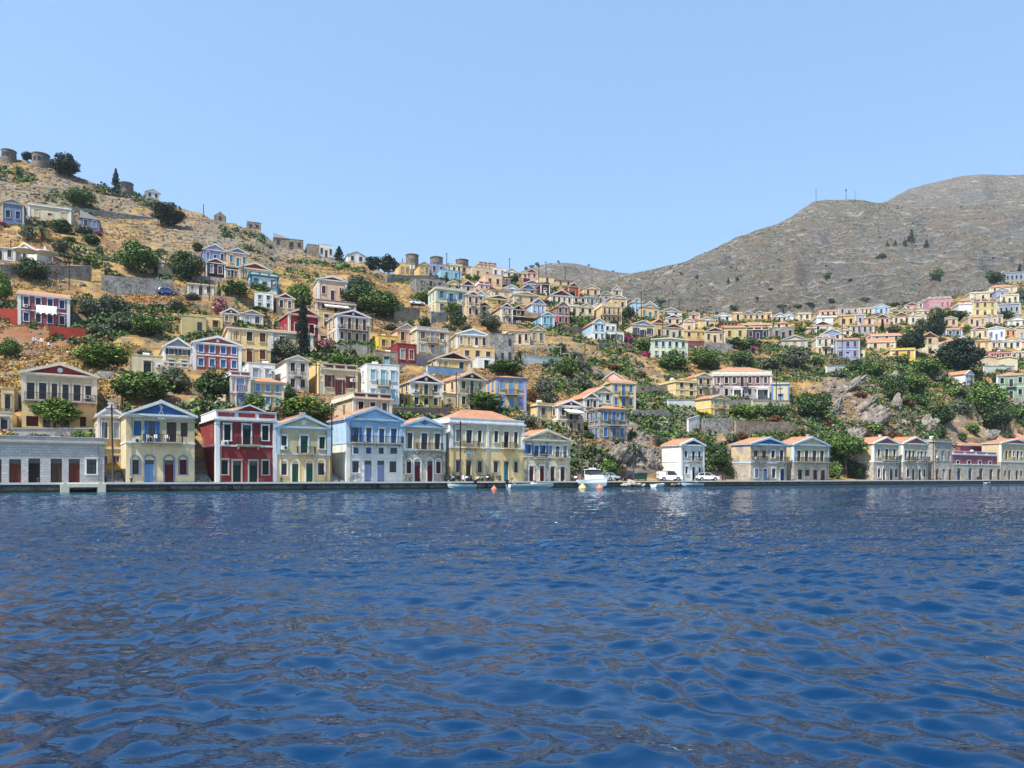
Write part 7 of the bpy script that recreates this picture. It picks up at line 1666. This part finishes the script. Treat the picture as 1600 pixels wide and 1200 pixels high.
# white sheet hung over the maroon house balcony
h = HP['maroon house with orange roof and white cloth on balcony']; c, s = math.cos(h.yaw), math.sin(h.yaw)
nx, nz = 26, 12; P = np.zeros((nz, nx, 3)); xa, xb = loc_x(h, 57), loc_x(h, 89); za, zb2 = loc_z(h, 72, 492), loc_z(h, 72, 478)
for i in range(nz):
    for j in range(nx):
        lx = xa + (xb - xa) * j / (nx-1); v = i / (nz-1); lz = za + (zb2 - za) * v + .18*math.sin(j*.9)*(1-v) ; ly = -.25 - 1.0*(1-v)**.7 + .12*math.sin(j*1.7 + i*.5); P[i, j] = (lx, ly, lz)
o = put('cloth', grid_mesh('cloth', P, flat((.70,.69,.67), .95)), None, (h.cx, h.cy, h.zb), h.yaw); tag(o, 'white cloth draped over the maroon house front', 'cloth')
# portico and porch of the mauve mansion
h = HP['long mauve mansion with white attic panels and portico']; hr = [o for o in bpy.data.objects if o.get('label') == h.label][0]
for xa, xb, nm in ((1143, 1158, 'portico'), (1180, 1200, 'porch')):
    x0, x1 = loc_x(h, xa), loc_x(h, xb); zt = loc_z(h, 1150, 608); mb = MB(); mb.box(x0-.2, x1+.2, -1.3, 0, zt-.3, zt); mb.prism([(x0-.3, zt), (x1+.3, zt), ((x0+x1)/2, zt+.75)], -1.35, 0)
    for q in (x0, x1-.35): mb.box(q, q+.35, -1.25, -.9, 0, zt-.3)
    mb.build(nm, [trim('TR')], hr)

# ------------------------------------------------------------------ the air: far slopes fade a little
def haze():
    mb = MB(); mb.box(-2600, 2600, -60, 3600, -12, 1100); m = bpy.data.materials.new('haze'); m.use_nodes = True; nt = m.node_tree; nt.nodes.remove(nt.nodes['Principled BSDF'])
    v = nt.nodes.new('ShaderNodeVolumePrincipled'); v.inputs['Color'].default_value = (.78, .88, 1, 1); v.inputs['Density'].default_value = HAZE; v.inputs['Anisotropy'].default_value = .2
    nt.links.new(v.outputs[0], nt.nodes['Material Output'].inputs['Volume']); tag(mb.build('haze', [m]), 'thin summer haze over the harbour and slopes', kind='stuff')
if HAZE: haze()
# ------------------------------------------------------------------ light, sky, camera
SUN = np.array([-.36, -.40, .843]); SUN /= np.linalg.norm(SUN)
el = math.asin(SUN[2]); az = math.atan2(SUN[0], SUN[1])
w = bpy.data.worlds.new('World'); scene.world = w; w.use_nodes = True; nt = w.node_tree; bg = nt.nodes['Background']
sk = nt.nodes.new('ShaderNodeTexSky'); sk.sky_type = 'NISHITA'; sk.sun_disc = False; sk.sun_elevation = el; sk.sun_rotation = az; sk.altitude = 0; sk.air_density = AIR; sk.dust_density = DUST; sk.ozone_density = OZONE
mx = nt.nodes.new('ShaderNodeMix'); mx.data_type = 'RGBA'; mx.inputs[0].default_value = .55; nt.links.new(sk.outputs[0], mx.inputs[6]); mx.inputs[7].default_value = (*[v / (SKY * 2 ** EXPO) for v in (.295, .57, .935)], 1); nt.links.new(mx.outputs[2], bg.inputs[0]); bg.inputs[1].default_value = SKY
sl = bpy.data.lights.new('sun', 'SUN'); sl.energy = SUNE; sl.angle = math.radians(.53); sl.color = (1.0, .955, .88)
so = bpy.data.objects.new('sun', sl); COL.objects.link(so)
from mathutils import Vector
so.rotation_euler = Vector(SUN).to_track_quat('Z', 'Y').to_euler()
cam = bpy.data.cameras.new('camera'); co = bpy.data.objects.new('camera', cam); COL.objects.link(co)
co.location = (0, 0, CAMZ); co.rotation_euler = (math.pi / 2, 0, 0); cam.sensor_width = 36; cam.lens = 36 * F / 1600; cam.shift_y = (HY - 600) / 1600; cam.clip_end = 6000; cam.clip_start = .1
scene.camera = co
scene.view_settings.view_transform = 'Standard'; scene.view_settings.look = 'None'; scene.view_settings.exposure = EXPO; scene.view_settings.gamma = 1
scene.render.resolution_x = 1024; scene.render.resolution_y = 768
scene.cycles.max_bounces = 5; scene.cycles.diffuse_bounces = 2; scene.cycles.glossy_bounces = 3; scene.cycles.transmission_bounces = 2; scene.cycles.volume_bounces = 0; scene.cycles.volume_step_rate = 4
scene.cycles.use_denoising = True; scene.cycles.caustics_reflective = False; scene.cycles.caustics_refractive = False; scene.cycles.sample_clamp_indirect = 6
